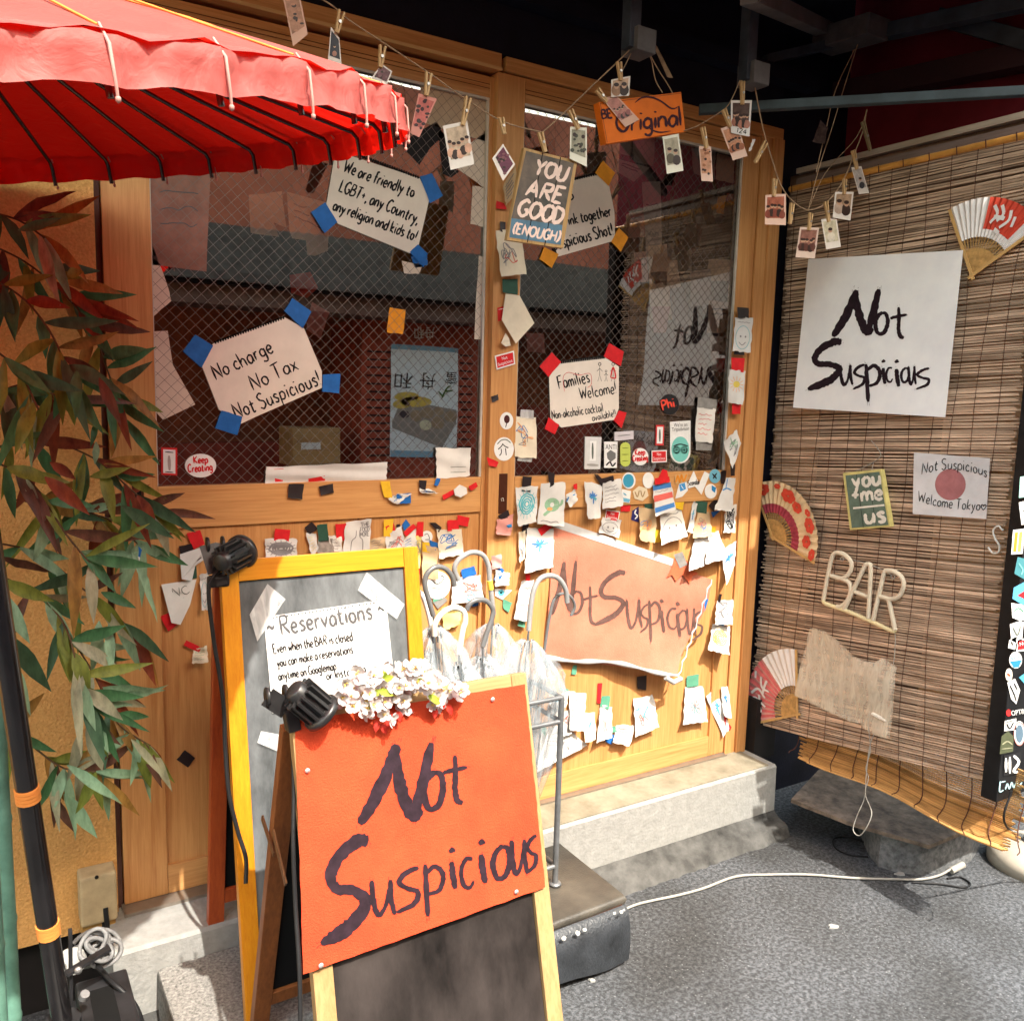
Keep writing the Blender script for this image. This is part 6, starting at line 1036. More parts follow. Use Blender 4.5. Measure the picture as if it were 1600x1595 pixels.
# ================================================================== notes, tape scraps and stickers around the doors
mSCR = [mat('pencil', (.22, .21, .22), .7), mat('crayon_teal', (.10, .40, .46), .7), mat('crayon_red', (.62, .12, .10), .7), mat('crayon_blue', (.06, .2, .5), .7), mat('crayon_green', (.25, .42, .28), .7), mat('crayon_yellow', (.74, .58, .12), .7), mat('crayon_orange', (.75, .33, .12), .7)]
def doodle(m, S, q, kind, r, col):
    P = lambda u, v: tuple(bil(q, u, v)); mi = col; wpx = np.linalg.norm(np.array(q[1], float) - np.array(q[0], float)); w1 = max(.8, wpx * .042)
    if kind == 'ring':
        for k in range(4): ribbon(m, S, [P(.5 + (.36 - .085 * k) * math.cos(t) * r.uniform(.93, 1.07), .46 + (.27 - .065 * k) * math.sin(t) * r.uniform(.93, 1.07)) for t in np.linspace(0, 6.3, 22)], w1 * 1.6, .0006, mi)
        for k in range(16): t = k * .393; ribbon(m, S, [P(.5 + .38 * math.cos(t), .46 + .29 * math.sin(t)), P(.5 + .48 * math.cos(t), .46 + .40 * math.sin(t))], w1, .0006, mi)
    elif kind == 'lines':
        for k in range(5):
            v = .2 + .14 * k; ribbon(m, S, smooth([P(.12 + .08 * i, v + r.uniform(-.03, .03)) for i in range(r.randint(7, 10))], 3), w1 * .7, .0006, mi)
    elif kind == 'scrib':
        for k in range(4): c = (r.uniform(.3, .7), r.uniform(.25, .75)); ribbon(m, S, smooth([P(min(.94, max(.06, c[0] + r.uniform(-.3, .3))), min(.94, max(.06, c[1] + r.uniform(-.2, .2)))) for _ in range(7)], 4), w1 * .8, .0006, r.choice((mi, 0, r.randint(0, 6))))
    elif kind == 'flower':
        for k in range(9): t = k * .7; ribbon(m, S, smooth([P(.5, .55), P(.5 + .22 * math.cos(t - .25), .55 + .2 * math.sin(t - .25)), P(.5 + .4 * math.cos(t), .55 + .32 * math.sin(t)), P(.5 + .22 * math.cos(t + .25), .55 + .2 * math.sin(t + .25)), P(.5, .55)], 3), w1 * .7, .0006, (mi, 0, r.randint(0, 6))[k % 3])
    elif kind == 'face':
        for cx in (.38, .66): disc(m, S, P(cx, .55), wpx * .05, wpx * .06, .0006, 0, 10)
        ribbon(m, S, smooth([P(.3, .72), P(.5, .8), P(.7, .7)]), w1, .0006, 0); ribbon(m, S, [P(.5 + .4 * math.cos(t), .58 + .34 * math.sin(t)) for t in np.linspace(0, 6.3, 20)], w1 * .7, .0006, mi)
        ribbon(m, S, smooth([P(.15 + .1 * i, .14 + r.uniform(-.03, .03)) for i in range(8)], 3), w1 * .7, .0006, 0)
    elif kind == 'creature':
        for k in range(3): ribbon(m, S, [P(.5 + (.26 - .07 * k) * math.cos(t), .52 + (.14 - .03 * k) * math.sin(t)) for t in np.linspace(0, 6.3, 18)], w1 * 2, .0006, 4)
        ribbon(m, S, smooth([P(.72, .55), P(.86, .5), P(.9, .4)]), w1 * 2.4, .0006, 4); ribbon(m, S, smooth([P(.2, .78), P(.42, .66), P(.6, .6)]), w1 * 3, .0007, 4); disc(m, S, P(.42, .62), wpx * .12, wpx * .07, .0009, 6, 10)
        for cx in (.36, .58): disc(m, S, P(cx, .44), wpx * .02, wpx * .025, .001, 0, 8)
        ribbon(m, S, smooth([P(.1 + .1 * i, .92 + r.uniform(-.02, .02)) for i in range(8)], 3), w1 * .7, .0006, 0)
    elif kind == 'bottle':
        ribbon(m, S, smooth([P(.45, .3), P(.44, .5), P(.3, .62), P(.28, .95)], 4), w1 * .7, .0006, 0); ribbon(m, S, smooth([P(.58, .3), P(.6, .5), P(.72, .62), P(.74, .95)], 4), w1 * .7, .0006, 0)
        for s_, v in (('THE', .22), ('FOOD', .36), ('MORE', .5)): hand(m, S, s_, P(.62, v), P(.96, v), 7, 1.1, .0006, 0)
    elif kind == 'sun':
        disc(m, S, P(.5, .42), wpx * .2, wpx * .2, .0006, 5, 16)
        for k in range(12): t = k * .5236; ribbon(m, S, [P(.5 + .24 * math.cos(t), .42 + .12 * math.sin(t)), P(.5 + .44 * math.cos(t), .42 + .24 * math.sin(t))], w1 * 1.3, .0006, 6)
    elif kind == 'flag':
        for v0, v1, c in ((.04, .2, 3), (.36, .56, 2), (.74, .9, 3)): grid(m, S, [P(.02, v0), P(.98, v0), P(.98, v1), P(.02, v1)], 4, 1, .0006, c)
        ribbon(m, S, smooth([P(.1 + .1 * i, .27 + r.uniform(-.03, .03)) for i in range(8)], 3), w1 * .6, .0007, 0)
    elif kind == 'splat':
        for k in range(12): t = r.uniform(0, 6.3); ribbon(m, S, smooth([P(.5, .4), P(.5 + r.uniform(.1, .36) * math.cos(t), .4 + r.uniform(.06, .2) * math.sin(t))]), w1 * 1.6, .0006, r.choice((1, 3)))
NG = 'hand drawn notes taped around the doors'
PAPC = {'w': mWHT, 'e': mat('off_white_paper', (.70, .68, .64), .75, .06, 20), 'y': mat('yellow_paper', (.74, .60, .20), .75, .12, 20), 'k': mat('kraft_paper', (.58, .42, .25), .8, .12, 30), 'p': mat('pink_paper', (.62, .28, .25), .75, .1, 20), 'm': mat('cream_note', (.72, .64, .50), .75, .08, 20), 'd': mat('print_grey', (.32, .28, .25), .7, .3, 80)}
def note(label, P, paper, q, tapes=(), dk=None, col=0, curl=.012, side=.004, extra=(), seed=None):
    r = random.Random(int(q[0][0] * 31 + q[0][1])); t = thing('paper_note', label, 'note', tuple(P.pt(*max(q, key=lambda p: p[1]))), NG); S = Sheet(P, q, .0022 + r.uniform(0, .0012), curl * r.uniform(.8, 1.5), side * r.uniform(.6, 2), .0045, r.uniform(0, 6)); m = MB()
    if len(q) == 4: grid(m, S, q, 7, 8, ragged=1.1)
    else: poly(m, S, q)
    m.build('paper', PAPC[paper], t)
    if dk is None and len(q) == 4 and paper in 'wem' and not extra: dk = r.choice(('scrib', 'lines', 'flower', 'face', 'splat')); col = r.randint(0, 6)
    if dk: m = MB(); doodle(m, S, q if len(q) == 4 else [q[0], q[1], q[2], q[-1]], dk, r, col); m.build('drawing', mSCR, t)
    for e in extra: m = MB(); e[1](m, S); m.build('marking', e[0], t)
    for k, tq in tapes: tape_part(t, P, tq, k, .0052)
    return t
def scrap(label, P, q, key, cat='tape scrap', off=.002):
    S = Sheet(P, q, off, .002, .001, .001, rnd.random() * 6); m = MB()
    if len(q) == 4: grid(m, S, q, 3, 3, ragged=.5)
    else: poly(m, S, q)
    return tag(m.build('tape_scrap' if cat == 'tape scrap' else 'paper_scrap', TP.get(key) or PAPC[key]), label, cat, 'scraps stuck around the doors')
# left door, rail and panel
scrap('square black tape near the left end of the left door rail', FL, [(451, 756), (475, 756), (472, 780), (450, 778)], 'k'); scrap('small shiny black tape second from the left on the door rail', FL, [(498, 760), (520, 755), (522, 770), (502, 774)], 'k')
note('torn white scrap held by yellow and blue tape on the left door rail', FL, 'w', [(606, 780), (622, 771), (643, 772), (620, 788)], [('y', [(594, 752), (609, 752), (613, 778), (600, 777)]), ('b', [(620, 772), (642, 770), (642, 786), (620, 787)])], curl=.004)
note('torn paper corner under black and blue tape on the left door rail', FL, 'e', [(655, 763), (668, 763), (686, 771), (657, 770)], [('k', [(655, 750), (667, 751), (665, 767), (655, 763)]), ('b', [(682, 747), (689, 748), (684, 759), (678, 758)])], curl=.004)
note('white paper hexagon between two red tapes on the left door rail', FL, 'w', [(709, 765), (718, 757), (729, 762), (730, 771), (720, 777), (711, 774)], [('r', [(691, 774), (708, 765), (711, 772), (693, 781)]), ('r', [(732, 760), (744, 753), (747, 760), (736, 767)])], curl=.003)
note('note with grey cartoon ring under red tape above the yellow easel', PNL, 'w', [(414, 842), (464, 841), (464, 875), (415, 876)], [('r', [(430, 826), (454, 828), (449, 855), (427, 851)])], 'ring', 0)
note('grey printed photo strip under dark green tape behind the yellow easel', PNL, 'd', [(496, 844), (519, 842), (524, 870), (496, 872)], [('g', [(495, 820), (511, 818), (514, 844), (498, 846)])])
note('curled white slip under black tape beside the dark green one', PNL, 'w', [(478, 832), (494, 834), (497, 858), (488, 872)], [('k', [(476, 824), (487, 815), (497, 826), (482, 836)])], curl=.02)
note('white slip under a tall red tape beside the bottle drawing', PNL, 'e', [(513, 836), (534, 838), (536, 868), (521, 870)], [('r', [(524, 819), (541, 818), (540, 844), (526, 845)])], 'lines')
note('note with a pencil bottle and capitals under black tape', PNL, 'w', [(540, 815), (580, 810), (577, 864), (536, 866)], [('k', [(552, 795), (562, 787), (571, 808), (559, 812)])], 'bottle')
note('small tan spiral pad sheet between bottle drawing and red tape', PNL, 'k', [(577, 842), (602, 837), (603, 864), (577, 866)], (), 'lines', curl=.006)
note('white note under yellow and red tape above the easel corner', PNL, 'w', [(602, 838), (628, 820), (634, 860), (604, 866)], [('y', [(600, 812), (615, 810), (613, 838), (599, 838)]), ('r', [(602, 823), (615, 817), (620, 838), (610, 844)])], 'scrib', 2)
note('white note under crossed blue and red tapes', PNL, 'e', [(628, 844), (650, 826), (652, 866), (634, 866)], [('b', [(628, 820), (634, 811), (641, 820), (632, 829)]), ('r', [(630, 832), (646, 818), (651, 823), (635, 838)])], 'lines', 3)
scrap('tiny black tape between the red and blue tapes', PNL, [(619, 820), (625, 818), (625, 832), (621, 834)], 'k')
note('yellow photo booth strip beside the yellow easel post', PNL, 'y', [(645, 837), (660, 836), (656, 888), (645, 889)], [('r', [(652, 815), (662, 815), (661, 838), (650, 838)]), ('r', [(646, 887), (656, 888), (655, 899), (647, 897)])], 'scrib', 0)
sticker('round white doodle sticker above the kraft note', PNL, [(658, 829), (676, 829), (676, 848), (658, 848)], cW, [rb([(663, 836), (668, 834), (671, 842), (664, 843)], 1, kG)], shape='disc', off=.0035)
note('kraft note under yellow and blue tape left of the umbrellas', PNL, 'k', [(660, 850), (688, 856), (686, 905), (660, 905)], [('y', [(660, 847), (671, 847), (672, 864), (660, 862)]), ('b', [(671, 843), (690, 851), (687, 861), (672, 858)])], curl=.006)
note('large cream sheet with a fold under red tapes above the umbrella crooks', PNL, 'm', [(683, 827), (722, 827), (724, 866), (687, 873)], [('r', [(699, 813), (714, 812), (718, 828), (699, 830)]), ('r', [(715, 804), (734, 809), (731, 823), (715, 820)]), ('k', [(671, 817), (680, 816), (690, 824), (686, 832)])], curl=.008)
note('white sheet under bright blue tape inside the tall umbrella crook', PNL, 'w', [(706, 903), (750, 898), (757, 940), (706, 944)], [('b', [(720, 890), (741, 884), (745, 897), (723, 904)]), ('b', [(737, 931), (752, 928), (755, 944), (738, 948)])], 'scrib', 2, curl=.015)
sticker('round white sticker seen through the left umbrella crook', PNL, [(662, 892), (704, 892), (704, 936), (662, 936)], cW, [rb([(672, 904), (684, 912), (694, 903), (688, 898)], 1.4, kG), rb([(674, 918), (690, 920)], 1, kG)], shape='disc', off=.004)
scrap('olive black tape below the round white sticker', PNL, [(676, 940), (692, 930), (700, 938), (684, 951)], 'a'); scrap('sea green tape left of the olive black one', PNL, [(676, 934), (689, 930), (690, 936), (677, 941)], 't')
note('yellowed note behind the cream umbrella handle', PNL, 'y', [(690, 950), (722, 946), (718, 975), (694, 985)], (), None, curl=.01)
note('pink paper slip on the centre stile above the blue taped note', FR, 'p', [(767, 868), (784, 866), (784, 887), (769, 890)], (), None, curl=.006)
note('white note under slanting blue tape on the centre stile', FR, 'w', [(774, 890), (797, 896), (795, 914), (774, 916)], [('b', [(779, 884), (788, 890), (779, 912), (771, 906)])], curl=.012)
sticker('small turquoise eye sticker on the centre stile', FR, [(773, 919), (800, 922), (785, 937), (774, 931)], cW, [dd_((783, 926), 5, 5, K((.12, .5, .62))), dd_((783, 926), 2, 2, kK)], off=.003)
scrap('sea green tape low on the centre stile', FR, [(786, 935), (800, 942), (795, 957), (786, 950)], 't')
note('tall white note with red and green tape beside the coral banner', FR, 'w', [(814, 908), (834, 906), (826, 972), (804, 967)], [('r', [(821, 896), (828, 897), (828, 914), (822, 914)]), ('t', [(815, 958), (823, 960), (820, 981), (809, 977)])], 'lines', 2)
# left stile of left panel
note('pinkish sheet with faint NO SUS lettering left of the yellow easel', PNL, 'e', [(252, 913), (307, 905), (297, 945), (282, 976), (268, 973)], [('r', [(250, 963), (267, 956), (278, 975), (263, 987)])], None, extra=[(kG, lambda m, S: (hand(m, S, 'NO', (270, 932), (298, 927), 13, 1.2), hand(m, S, 'SUS', (264, 948), (292, 943), 10, 1.2)))], curl=.006)
note('black and white cut drawing under red and black tape by the rear lamp', PNL, 'w', [(281, 866), (326, 851), (322, 872), (305, 884), (300, 907), (284, 905)], [('k', [(280, 853), (303, 849), (306, 864), (283, 872)]), ('r', [(291, 833), (313, 828), (320, 850), (303, 858)]), ('g', [(294, 888), (307, 884), (308, 903), (292, 907)])], extra=[(mINK, lambda m, S: (type_(m, S, 'ilas', (306, 866), (322, 862), 7), ribbon(m, S, smooth([(284, 874), (300, 880), (318, 868)]), 1.4)))], curl=.004)
note('narrow white strip hanging below the rear lamp', PNL, 'w', [(312, 898), (326, 894), (326, 952), (315, 954)], (), None)
note('small cream note under slanting red tape at the easel edge', PNL, 'm', [(303, 1014), (324, 1009), (325, 1036), (299, 1036)], [('r', [(287, 1008), (291, 1000), (315, 1012), (311, 1019)])], 'lines', 4)
scrap('torn orange tape on the left door panel', PNL, [(209, 976), (244, 975), (245, 995), (209, 999)], 'o'); scrap('upright black tape low on the left door panel', PNL, [(229, 1076), (243, 1075), (247, 1103), (232, 1107)], 'k'); scrap('diamond of black tape lowest on the left door panel', PNL, [(276, 1186), (289, 1171), (305, 1184), (294, 1199)], 'k')
note('white slip under blue tape half hidden by bamboo leaves', FL, 'e', [(216, 870), (224, 870), (229, 905), (222, 906)], [('b', [(203, 859), (221, 848), (229, 862), (219, 873)])])
# centre stile, going down
note('tan lettered card tucked behind the grey plaque on the centre stile', FR, 'k', [(786, 290), (806, 258), (808, 300), (791, 322)], [('r', [(776, 314), (788, 318), (792, 328), (775, 326)])], 'lines')
note('cream sheet with faint drawing below the grey plaque', FR, 'm', [(774, 360), (813, 358), (823, 428), (783, 432)], [('k', [(781, 346), (790, 347), (790, 364), (782, 362)])], 'scrib', 0, curl=.02)
note('fan shaped cream paper under dark green tape on the centre stile', FR, 'm', [(790, 459), (812, 462), (835, 505), (806, 537), (784, 500)], [('g', [(785, 436), (809, 436), (809, 461), (785, 457)])], None, curl=.012)
sticker('red sticker peeking out left of the fan shaped paper', FR, [(777, 481), (790, 478), (791, 500), (778, 502)], (.6, .03, .03), [rb([(779, 484), (788, 482)], 1, kW)], off=.0012)
note('torn teardrop of cream paper below the fan shaped one', FR, 'm', [(790, 520), (796, 530), (798, 540), (790, 542), (783, 536)], (), None, curl=.004)
def redst(label, P, q, g=None): 
    c = [bil(q, .06, .1), bil(q, .94, .1), bil(q, .94, .9), bil(q, .06, .9)]
    return sticker(label, P, q, cW, [pg([tuple(p) for p in c], kR), tx('Not', tuple(bil(q, .36, .44)), tuple(bil(q, .64, .44)), 5, kW), tx('Suspicious', tuple(bil(q, .12, .78)), tuple(bil(q, .88, .78)), 5, kW)], group='red Not Suspicious stickers', off=.0035)
redst('red Not Suspicious sticker in the middle of the centre stile', FR, [(773, 556), (803, 548), (805, 569), (776, 578)])
scrap('small black tape scrap on the centre stile', FR, [(767, 620), (778, 616), (779, 625), (769, 629)], 'k')
sticker('round white sticker with a dark balloon on the centre stile', FR, [(781, 644), (802, 644), (802, 671), (781, 671)], cW, [dd_((792, 655), 4.5, 6.5, K((.07, .02, .02))), rb([(792, 660), (790, 668)], 1.4, kK)], shape='disc')
sticker('round white sticker with a bold black character', FR, [(772, 683), (803, 683), (803, 720), (772, 720)], cW, [tx('介', (779, 711), (796, 709), 15, kK), rb([(777, 694), (783, 688), (791, 687), (798, 692)], 1.5, kG)], shape='disc')
scrap('red tape beside the round character sticker', FR, [(761, 714), (779, 722), (776, 730), (763, 727)], 'r')
note('pink card under a black tape star below the bronze door pull', FR, 'p', [(776, 812), (802, 804), (798, 836), (775, 835)], [('k', [(778, 806), (794, 796), (797, 806), (783, 817)])], None, extra=[(kB, lambda m, S: poly(m, S, [(791, 821), (799, 818), (800, 823), (794, 825)], .0006))], curl=.006)
# on the panes
sticker('white strip with red edge at the bottom left of the left pane', GL_, [(252, 699), (277, 700), (277, 743), (252, 742)], (.6, .03, .03), [pg([(255, 702), (274, 703), (274, 740), (255, 739)], kW), rb([(264, 712), (265, 735)], 5, K((.4, .35, .33))), rb([(258, 706), (271, 707)], 1.6, kK), rb([(258, 737), (271, 738)], 1.4, kK)])
def keep(m, S, i): hand(m, S, 'Keep', (303, 724), (325, 723), 11, 2.2, .0006, i); hand(m, S, 'Creating', (294, 738), (332, 735), 12, 2.2, .0006, i)
sticker('oval white sticker reading Keep Creating on the left pane', GL_, [(289, 709), (338, 709), (338, 746), (289, 746)], cW, [(kR, keep)], shape='disc')
note('bottom left row of white cards leaning inside the left pane', GL_, 'w', [(416, 730), (605, 722), (604, 750), (414, 756)], (), None, curl=.0, side=0, extra=[(kR, lambda m, S: (grid(m, S, [(428, 733), (443, 732), (442, 752), (430, 753)], 1, 1, .0006), grid(m, S, [(482, 748), (508, 743), (508, 751), (482, 753)], 1, 1, .0006)))])
note('translucent white label at the bottom right of the left pane', GL_, 'e', [(681, 700), (735, 700), (734, 744), (682, 748)], (), None, curl=0, side=0, extra=[(kG, lambda m, S: (ribbon(m, S, [(704, 730), (728, 729)], 1), ribbon(m, S, [(704, 738), (728, 737)], 1)))])
note('heart scribble on pale yellow paper at the left of the right pane', GR_, 'm', [(805, 650), (838, 653), (838, 716), (804, 714)], [('c', [(814, 640), (834, 641), (834, 655), (813, 653)]), ('c', [(810, 712), (832, 713), (831, 722), (808, 720)])], 'scrib', 6, curl=.003)
scard = sticker('silver patterned sleeve card at the bottom of the right pane', GR_, [(914, 682), (940, 683), (938, 733), (913, 733)], (.62, .62, .62), [pg([(922, 689), (932, 689), (931, 720), (921, 720)], kW), rb([(926, 692), (926, 717)], 3, kG), rb([(917, 726), (935, 727)], 4, K((.35, .34, .32)))])
sticker('white ANTI sticker with a grey fist like drawing', GR_, [(944, 690), (965, 690), (964, 731), (944, 731)], cW, [tx('ANTI', (946, 702), (963, 702), 8, kK), pg([(948, 708), (954, 703), (962, 708), (962, 716), (954, 722), (949, 716)], K((.16, .16, .16))), rb([(947, 727), (953, 722), (957, 728), (962, 723)], 2.4, kK)])
sticker('long lilac grey label on the right pane', GR_, [(960, 675), (990, 673), (990, 686), (960, 689)], (.6, .56, .6), [rb([(965, 681), (985, 679)], 1, kG)])
pill = [(977 + 8 * math.cos(t), (699 if math.sin(t) < 0 else 721) + 8 * math.sin(t)) for t in np.linspace(0, 6.1, 22)]
sticker('lime green pill sticker on the right pane', GR_, pill, (.5, .58, .12), [rb([(972, 700), (982, 700)], 1.4, K((.2, .25, .05))), rb([(972, 710), (982, 710)], 1.4, K((.2, .25, .05))), rb([(972, 720), (982, 720)], 1.4, K((.2, .25, .05)))])
def keep2(m, S, i): hand(m, S, 'Keep', (993, 711), (1008, 710), 9, 1.8, .0006, i); hand(m, S, 'Creating', (989, 721), (1012, 719), 9, 1.8, .0006, i)
sticker('round white Keep Creating sticker on the right pane', GR_, [(988, 700), (1013, 700), (1013, 727), (988, 727)], cW, [(kR, keep2)], shape='disc')
redst('red Not Suspicious sticker at the bottom of the right pane', GR_, [(1018, 704), (1042, 703), (1042, 722), (1018, 723)])
sticker('white strip with red frame above the red pane sticker', GR_, [(1025, 664), (1038, 664), (1037, 696), (1024, 696)], (.6, .05, .05), [pg([(1027, 667), (1036, 667), (1035, 693), (1026, 693)], kW), rb([(1031, 671), (1031, 690)], 3, kG)])
def phi(m, S, i): hand(m, S, 'Phi.', (1036, 641), (1058, 634), 15, 2.6, .0006, i, slant=.1)
sticker('round black sticker lettered Phi in red', GR_, [(1033, 616), (1061, 616), (1061, 648), (1033, 648)], (.02, .02, .022), [(K((.75, .08, .05)), phi)], shape='disc')
ta = [(1047, 659), (1079, 657), (1079, 706)] + [(1063 + 16 * math.cos(t), 706 + 18 * math.sin(t)) for t in np.linspace(.2, 2.95, 10)] + [(1047, 706)]
sticker("tall white We're on Tripadvisor sticker with a green disc", GR_, ta, cW, [tx("We're on", (1053, 667), (1074, 666), 6, kK), tx('Tripadvisor', (1050, 674), (1077, 672), 6, kK), dd_((1063, 702), 14, 20, kT), dd_((1057, 703), 5.5, 6, K((.021, .02, .022)), .62), dd_((1069, 703), 5.5, 6, K((.021, .02, .022)), .62), dd_((1057, 703), 2, 2.2, K((.021, .02, .022))), dd_((1069, 703), 2, 2.2, K((.021, .02, .022))), rb([(1052, 697), (1063, 694), (1075, 697)], 1.8, K((.021, .02, .022)))])
note('receipt strip taped top and bottom at the right of the right pane', GR_, 'e', [(1089, 636), (1118, 639), (1113, 692), (1086, 689)], [('a', [(1091, 620), (1120, 624), (1119, 640), (1089, 637)]), ('a', [(1088, 690), (1113, 692), (1111, 704), (1087, 703)])], 'lines', 2, curl=.002)
# right post
note('white note between two black tapes on the right door post', PO, 'w', [(1149, 496), (1177, 497), (1172, 552), (1145, 548)], [('k', [(1152, 480), (1170, 481), (1170, 497), (1153, 497)]), ('k', [(1147, 548), (1163, 549), (1163, 555), (1147, 554)])], None, curl=.006)
note('sun drawing between two red tapes on the right door post', PO, 'w', [(1139, 577), (1165, 580), (1161, 632), (1138, 630)], [('r', [(1143, 559), (1164, 560), (1162, 582), (1143, 580)]), ('r', [(1144, 630), (1158, 631), (1157, 647), (1144, 647)])], 'sun', 5, curl=.006)
note('crumpled white paper kite below the sun drawing', PO, 'w', [(1130, 690), (1151, 672), (1158, 693), (1145, 733)], (), 'scrib', 0, curl=.016)
note('white note with a blue cross at the right end of the rail', PO, 'w', [(1136, 746), (1150, 747), (1143, 800), (1116, 796)], [('k', [(1141, 727), (1149, 725), (1148, 743), (1142, 744)])], None, extra=[(kB, lambda m, S: (ribbon(m, S, [(1137, 748), (1134, 764)], 2), ribbon(m, S, smooth([(1129, 766), (1136, 763), (1143, 766)]), 2)))], curl=.01)
# right door rail and panel
note('white note with a teal spiral hung from black tape', FR, 'w', [(806, 762), (840, 759), (838, 815), (809, 823)], [('k', [(817, 744), (831, 745), (828, 769), (815, 768)])], 'ring', 1)
note('white note with a green creature hung from black tape', FR, 'w', [(846, 755), (884, 753), (881, 822), (840, 819)], [('k', [(856, 737), (867, 739), (866, 757), (859, 762)])], 'creature', 4, curl=.016)
note('white leaf shaped scrap with blue marks under a tiny red tape', FR, 'w', [(884, 773), (899, 764), (903, 783), (890, 793)], [('r', [(896, 757), (902, 755), (902, 765), (897, 764)])], None, extra=[(kB, lambda m, S: (ribbon(m, S, smooth([(885, 784), (889, 776)]), 2), ribbon(m, S, smooth([(895, 774), (899, 772)]), 2)))])
note('large blank white note hanging under red tape beside the coral banner', PNR, 'w', [(824, 824), (866, 826), (864, 886), (820, 895)], [('r', [(840, 827), (857, 815), (862, 824), (846, 837)]), ('a', [(833, 883), (842, 878), (847, 888), (838, 894)])], None, curl=.03)
note('torn strip of scribbled paper left of the large blank note', PNR, 'm', [(811, 832), (822, 828), (820, 872), (812, 880)], [('k', [(819, 810), (829, 811), (823, 834), (815, 830)])], 'scrib', 0, curl=.02)
note('creased white sheet left under the black tape V', FR, 'w', [(912, 752), (942, 757), (938, 809), (919, 811)], [('k', [(928, 741), (934, 741), (944, 752), (940, 760)])], None, curl=.01, side=.01)
note('white sheet of pencil lines right under the black tape V', FR, 'w', [(941, 755), (970, 748), (974, 790), (942, 796)], [('k', [(939, 748), (958, 743), (960, 751), (942, 758)])], 'lines', 0)
sticker('oval blue and white peak sticker on the right door rail', FR, [(972, 738), (993, 738), (993, 764), (972, 764)], cW, [dd_((982, 751), 8.5, 10.5, K((.05, .30, .46))), pg([(976, 757), (982, 744), (989, 757)], kW)], shape='disc')
sticker('pale blue scrap sticker under the oval peak one', FR, [(972, 764), (986, 767), (984, 786), (970, 784)], cW, [pg([(972, 777), (985, 780), (983, 785), (971, 783)], K((.15, .42, .6))), rb([(974, 770), (979, 774)], 2, K((.15, .42, .6)))])
hexp = [(1001 + 13 * math.cos(t), 771 + 12 * math.sin(t)) for t in np.linspace(.3, 5.54, 6)]
sticker('cream hexagon sticker with tan lettering on the right door rail', FR, hexp, (.72, .62, .45), [rb([(992, 768), (996, 776), (999, 766)], 1.6, K((.35, .22, .1))), rb([(1001, 766), (1004, 776), (1008, 767)], 1.6, K((.35, .22, .1)))])
sticker('blank round white sticker left of the striped flag drawing', FR, [(1004, 738), (1022, 738), (1022, 763), (1004, 763)], cW, None, shape='disc')
note('flag drawing with blue and red stripes hung from red tape', FR, 'w', [(1019, 757), (1048, 752), (1056, 796), (1024, 807)], [('r', [(1023, 749), (1035, 733), (1042, 735), (1046, 753), (1024, 757)][1:] ), ], 'flag', 3, curl=.02)
scrap('red tape strip crossing the top of the flag drawing', FR, [(1023, 747), (1046, 744), (1047, 753), (1024, 757)], 'r', off=.009)
sticker('orange scribble lettering sticker right of the flag drawing', FR, [(1054, 742), (1075, 739), (1074, 753), (1055, 756)], (.60, .36, .16), [rb([(1056, 754), (1059, 743), (1062, 753), (1065, 742), (1068, 752), (1073, 741)], 2.6, kO)])
sticker('blue lion head sticker on white below the orange scribble', FR, [(1061, 756), (1073, 752), (1075, 766), (1066, 776), (1055, 779)], cW, [pg([(1061, 757), (1070, 754), (1072, 764), (1063, 768)], K((.06, .28, .6))), rb([(1064, 758), (1068, 764)], 1, kW)])
sticker('zigzag torn white paper with script lettering', FR, [(1074, 757), (1084, 735), (1092, 756), (1101, 736), (1109, 741), (1096, 773), (1086, 760), (1076, 763)], cW, [(kK, lambda m, S, i: hand(m, S, 'Scandal', (1075, 759), (1093, 756), 8, 1.1, .0006, i, slant=.15))])
sticker('round blue insect sticker at the right end of the rail', FR, [(1108, 733), (1126, 733), (1126, 755), (1108, 755)], (.16, .42, .56), [rb([(1113, 740), (1120, 748)], 2.4, kK), rb([(1120, 739), (1114, 748)], 2.4, kK)], shape='disc')
sticker('round white and navy sticker below the insect one', FR, [(1101, 756), (1120, 756), (1120, 779), (1101, 779)], cW, [pg([(1112, 758), (1119, 762), (1117, 770), (1112, 766)], kB)], shape='disc')
scrap('black tape beside the round blue insect sticker', FR, [(1127, 735), (1135, 735), (1133, 757), (1126, 755)], 'k')
scrap('crimson tape below the pale blue scrap sticker', PNR, [(970, 787), (985, 786), (985, 799), (970, 799)], 'r')
note('small note with a pencil face above the coral banner', PNR, 'w', [(942, 808), (971, 812), (967, 840), (936, 832)], (), 'face', 0, curl=.006)
redst('red Not Suspicious sticker above the pencil face note', PNR, [(947, 796), (969, 799), (966, 816), (945, 812)])
sticker('navy blue sticker with white loops', PNR, [(988, 798), (998, 791), (998, 816), (986, 812)], (.03, .03, .14), [rb([(994, 796), (992, 802), (996, 806), (992, 811)], 2, kW)])
note('tall kraft sheet under green black tape above the banner', PNR, 'k', [(998, 792), (1027, 795), (1023, 849), (1000, 844)], [('g', [(1007, 784), (1020, 784), (1020, 795), (1008, 795)]), ('y', [(1024, 828), (1037, 827), (1037, 846), (1022, 848)])], 'scrib', 6, curl=.01)
note('big pencil sheet with two round eyes under yellow tape', PNR, 'e', [(1031, 803), (1064, 791), (1074, 838), (1033, 852)], [('y', [(1054, 785), (1069, 784), (1067, 797), (1055, 794)])], 'face', 0, curl=.024)
note('long white strip left of the dark green tape', PNR, 'w', [(1083, 783), (1089, 786), (1082, 834), (1074, 830)], (), None)
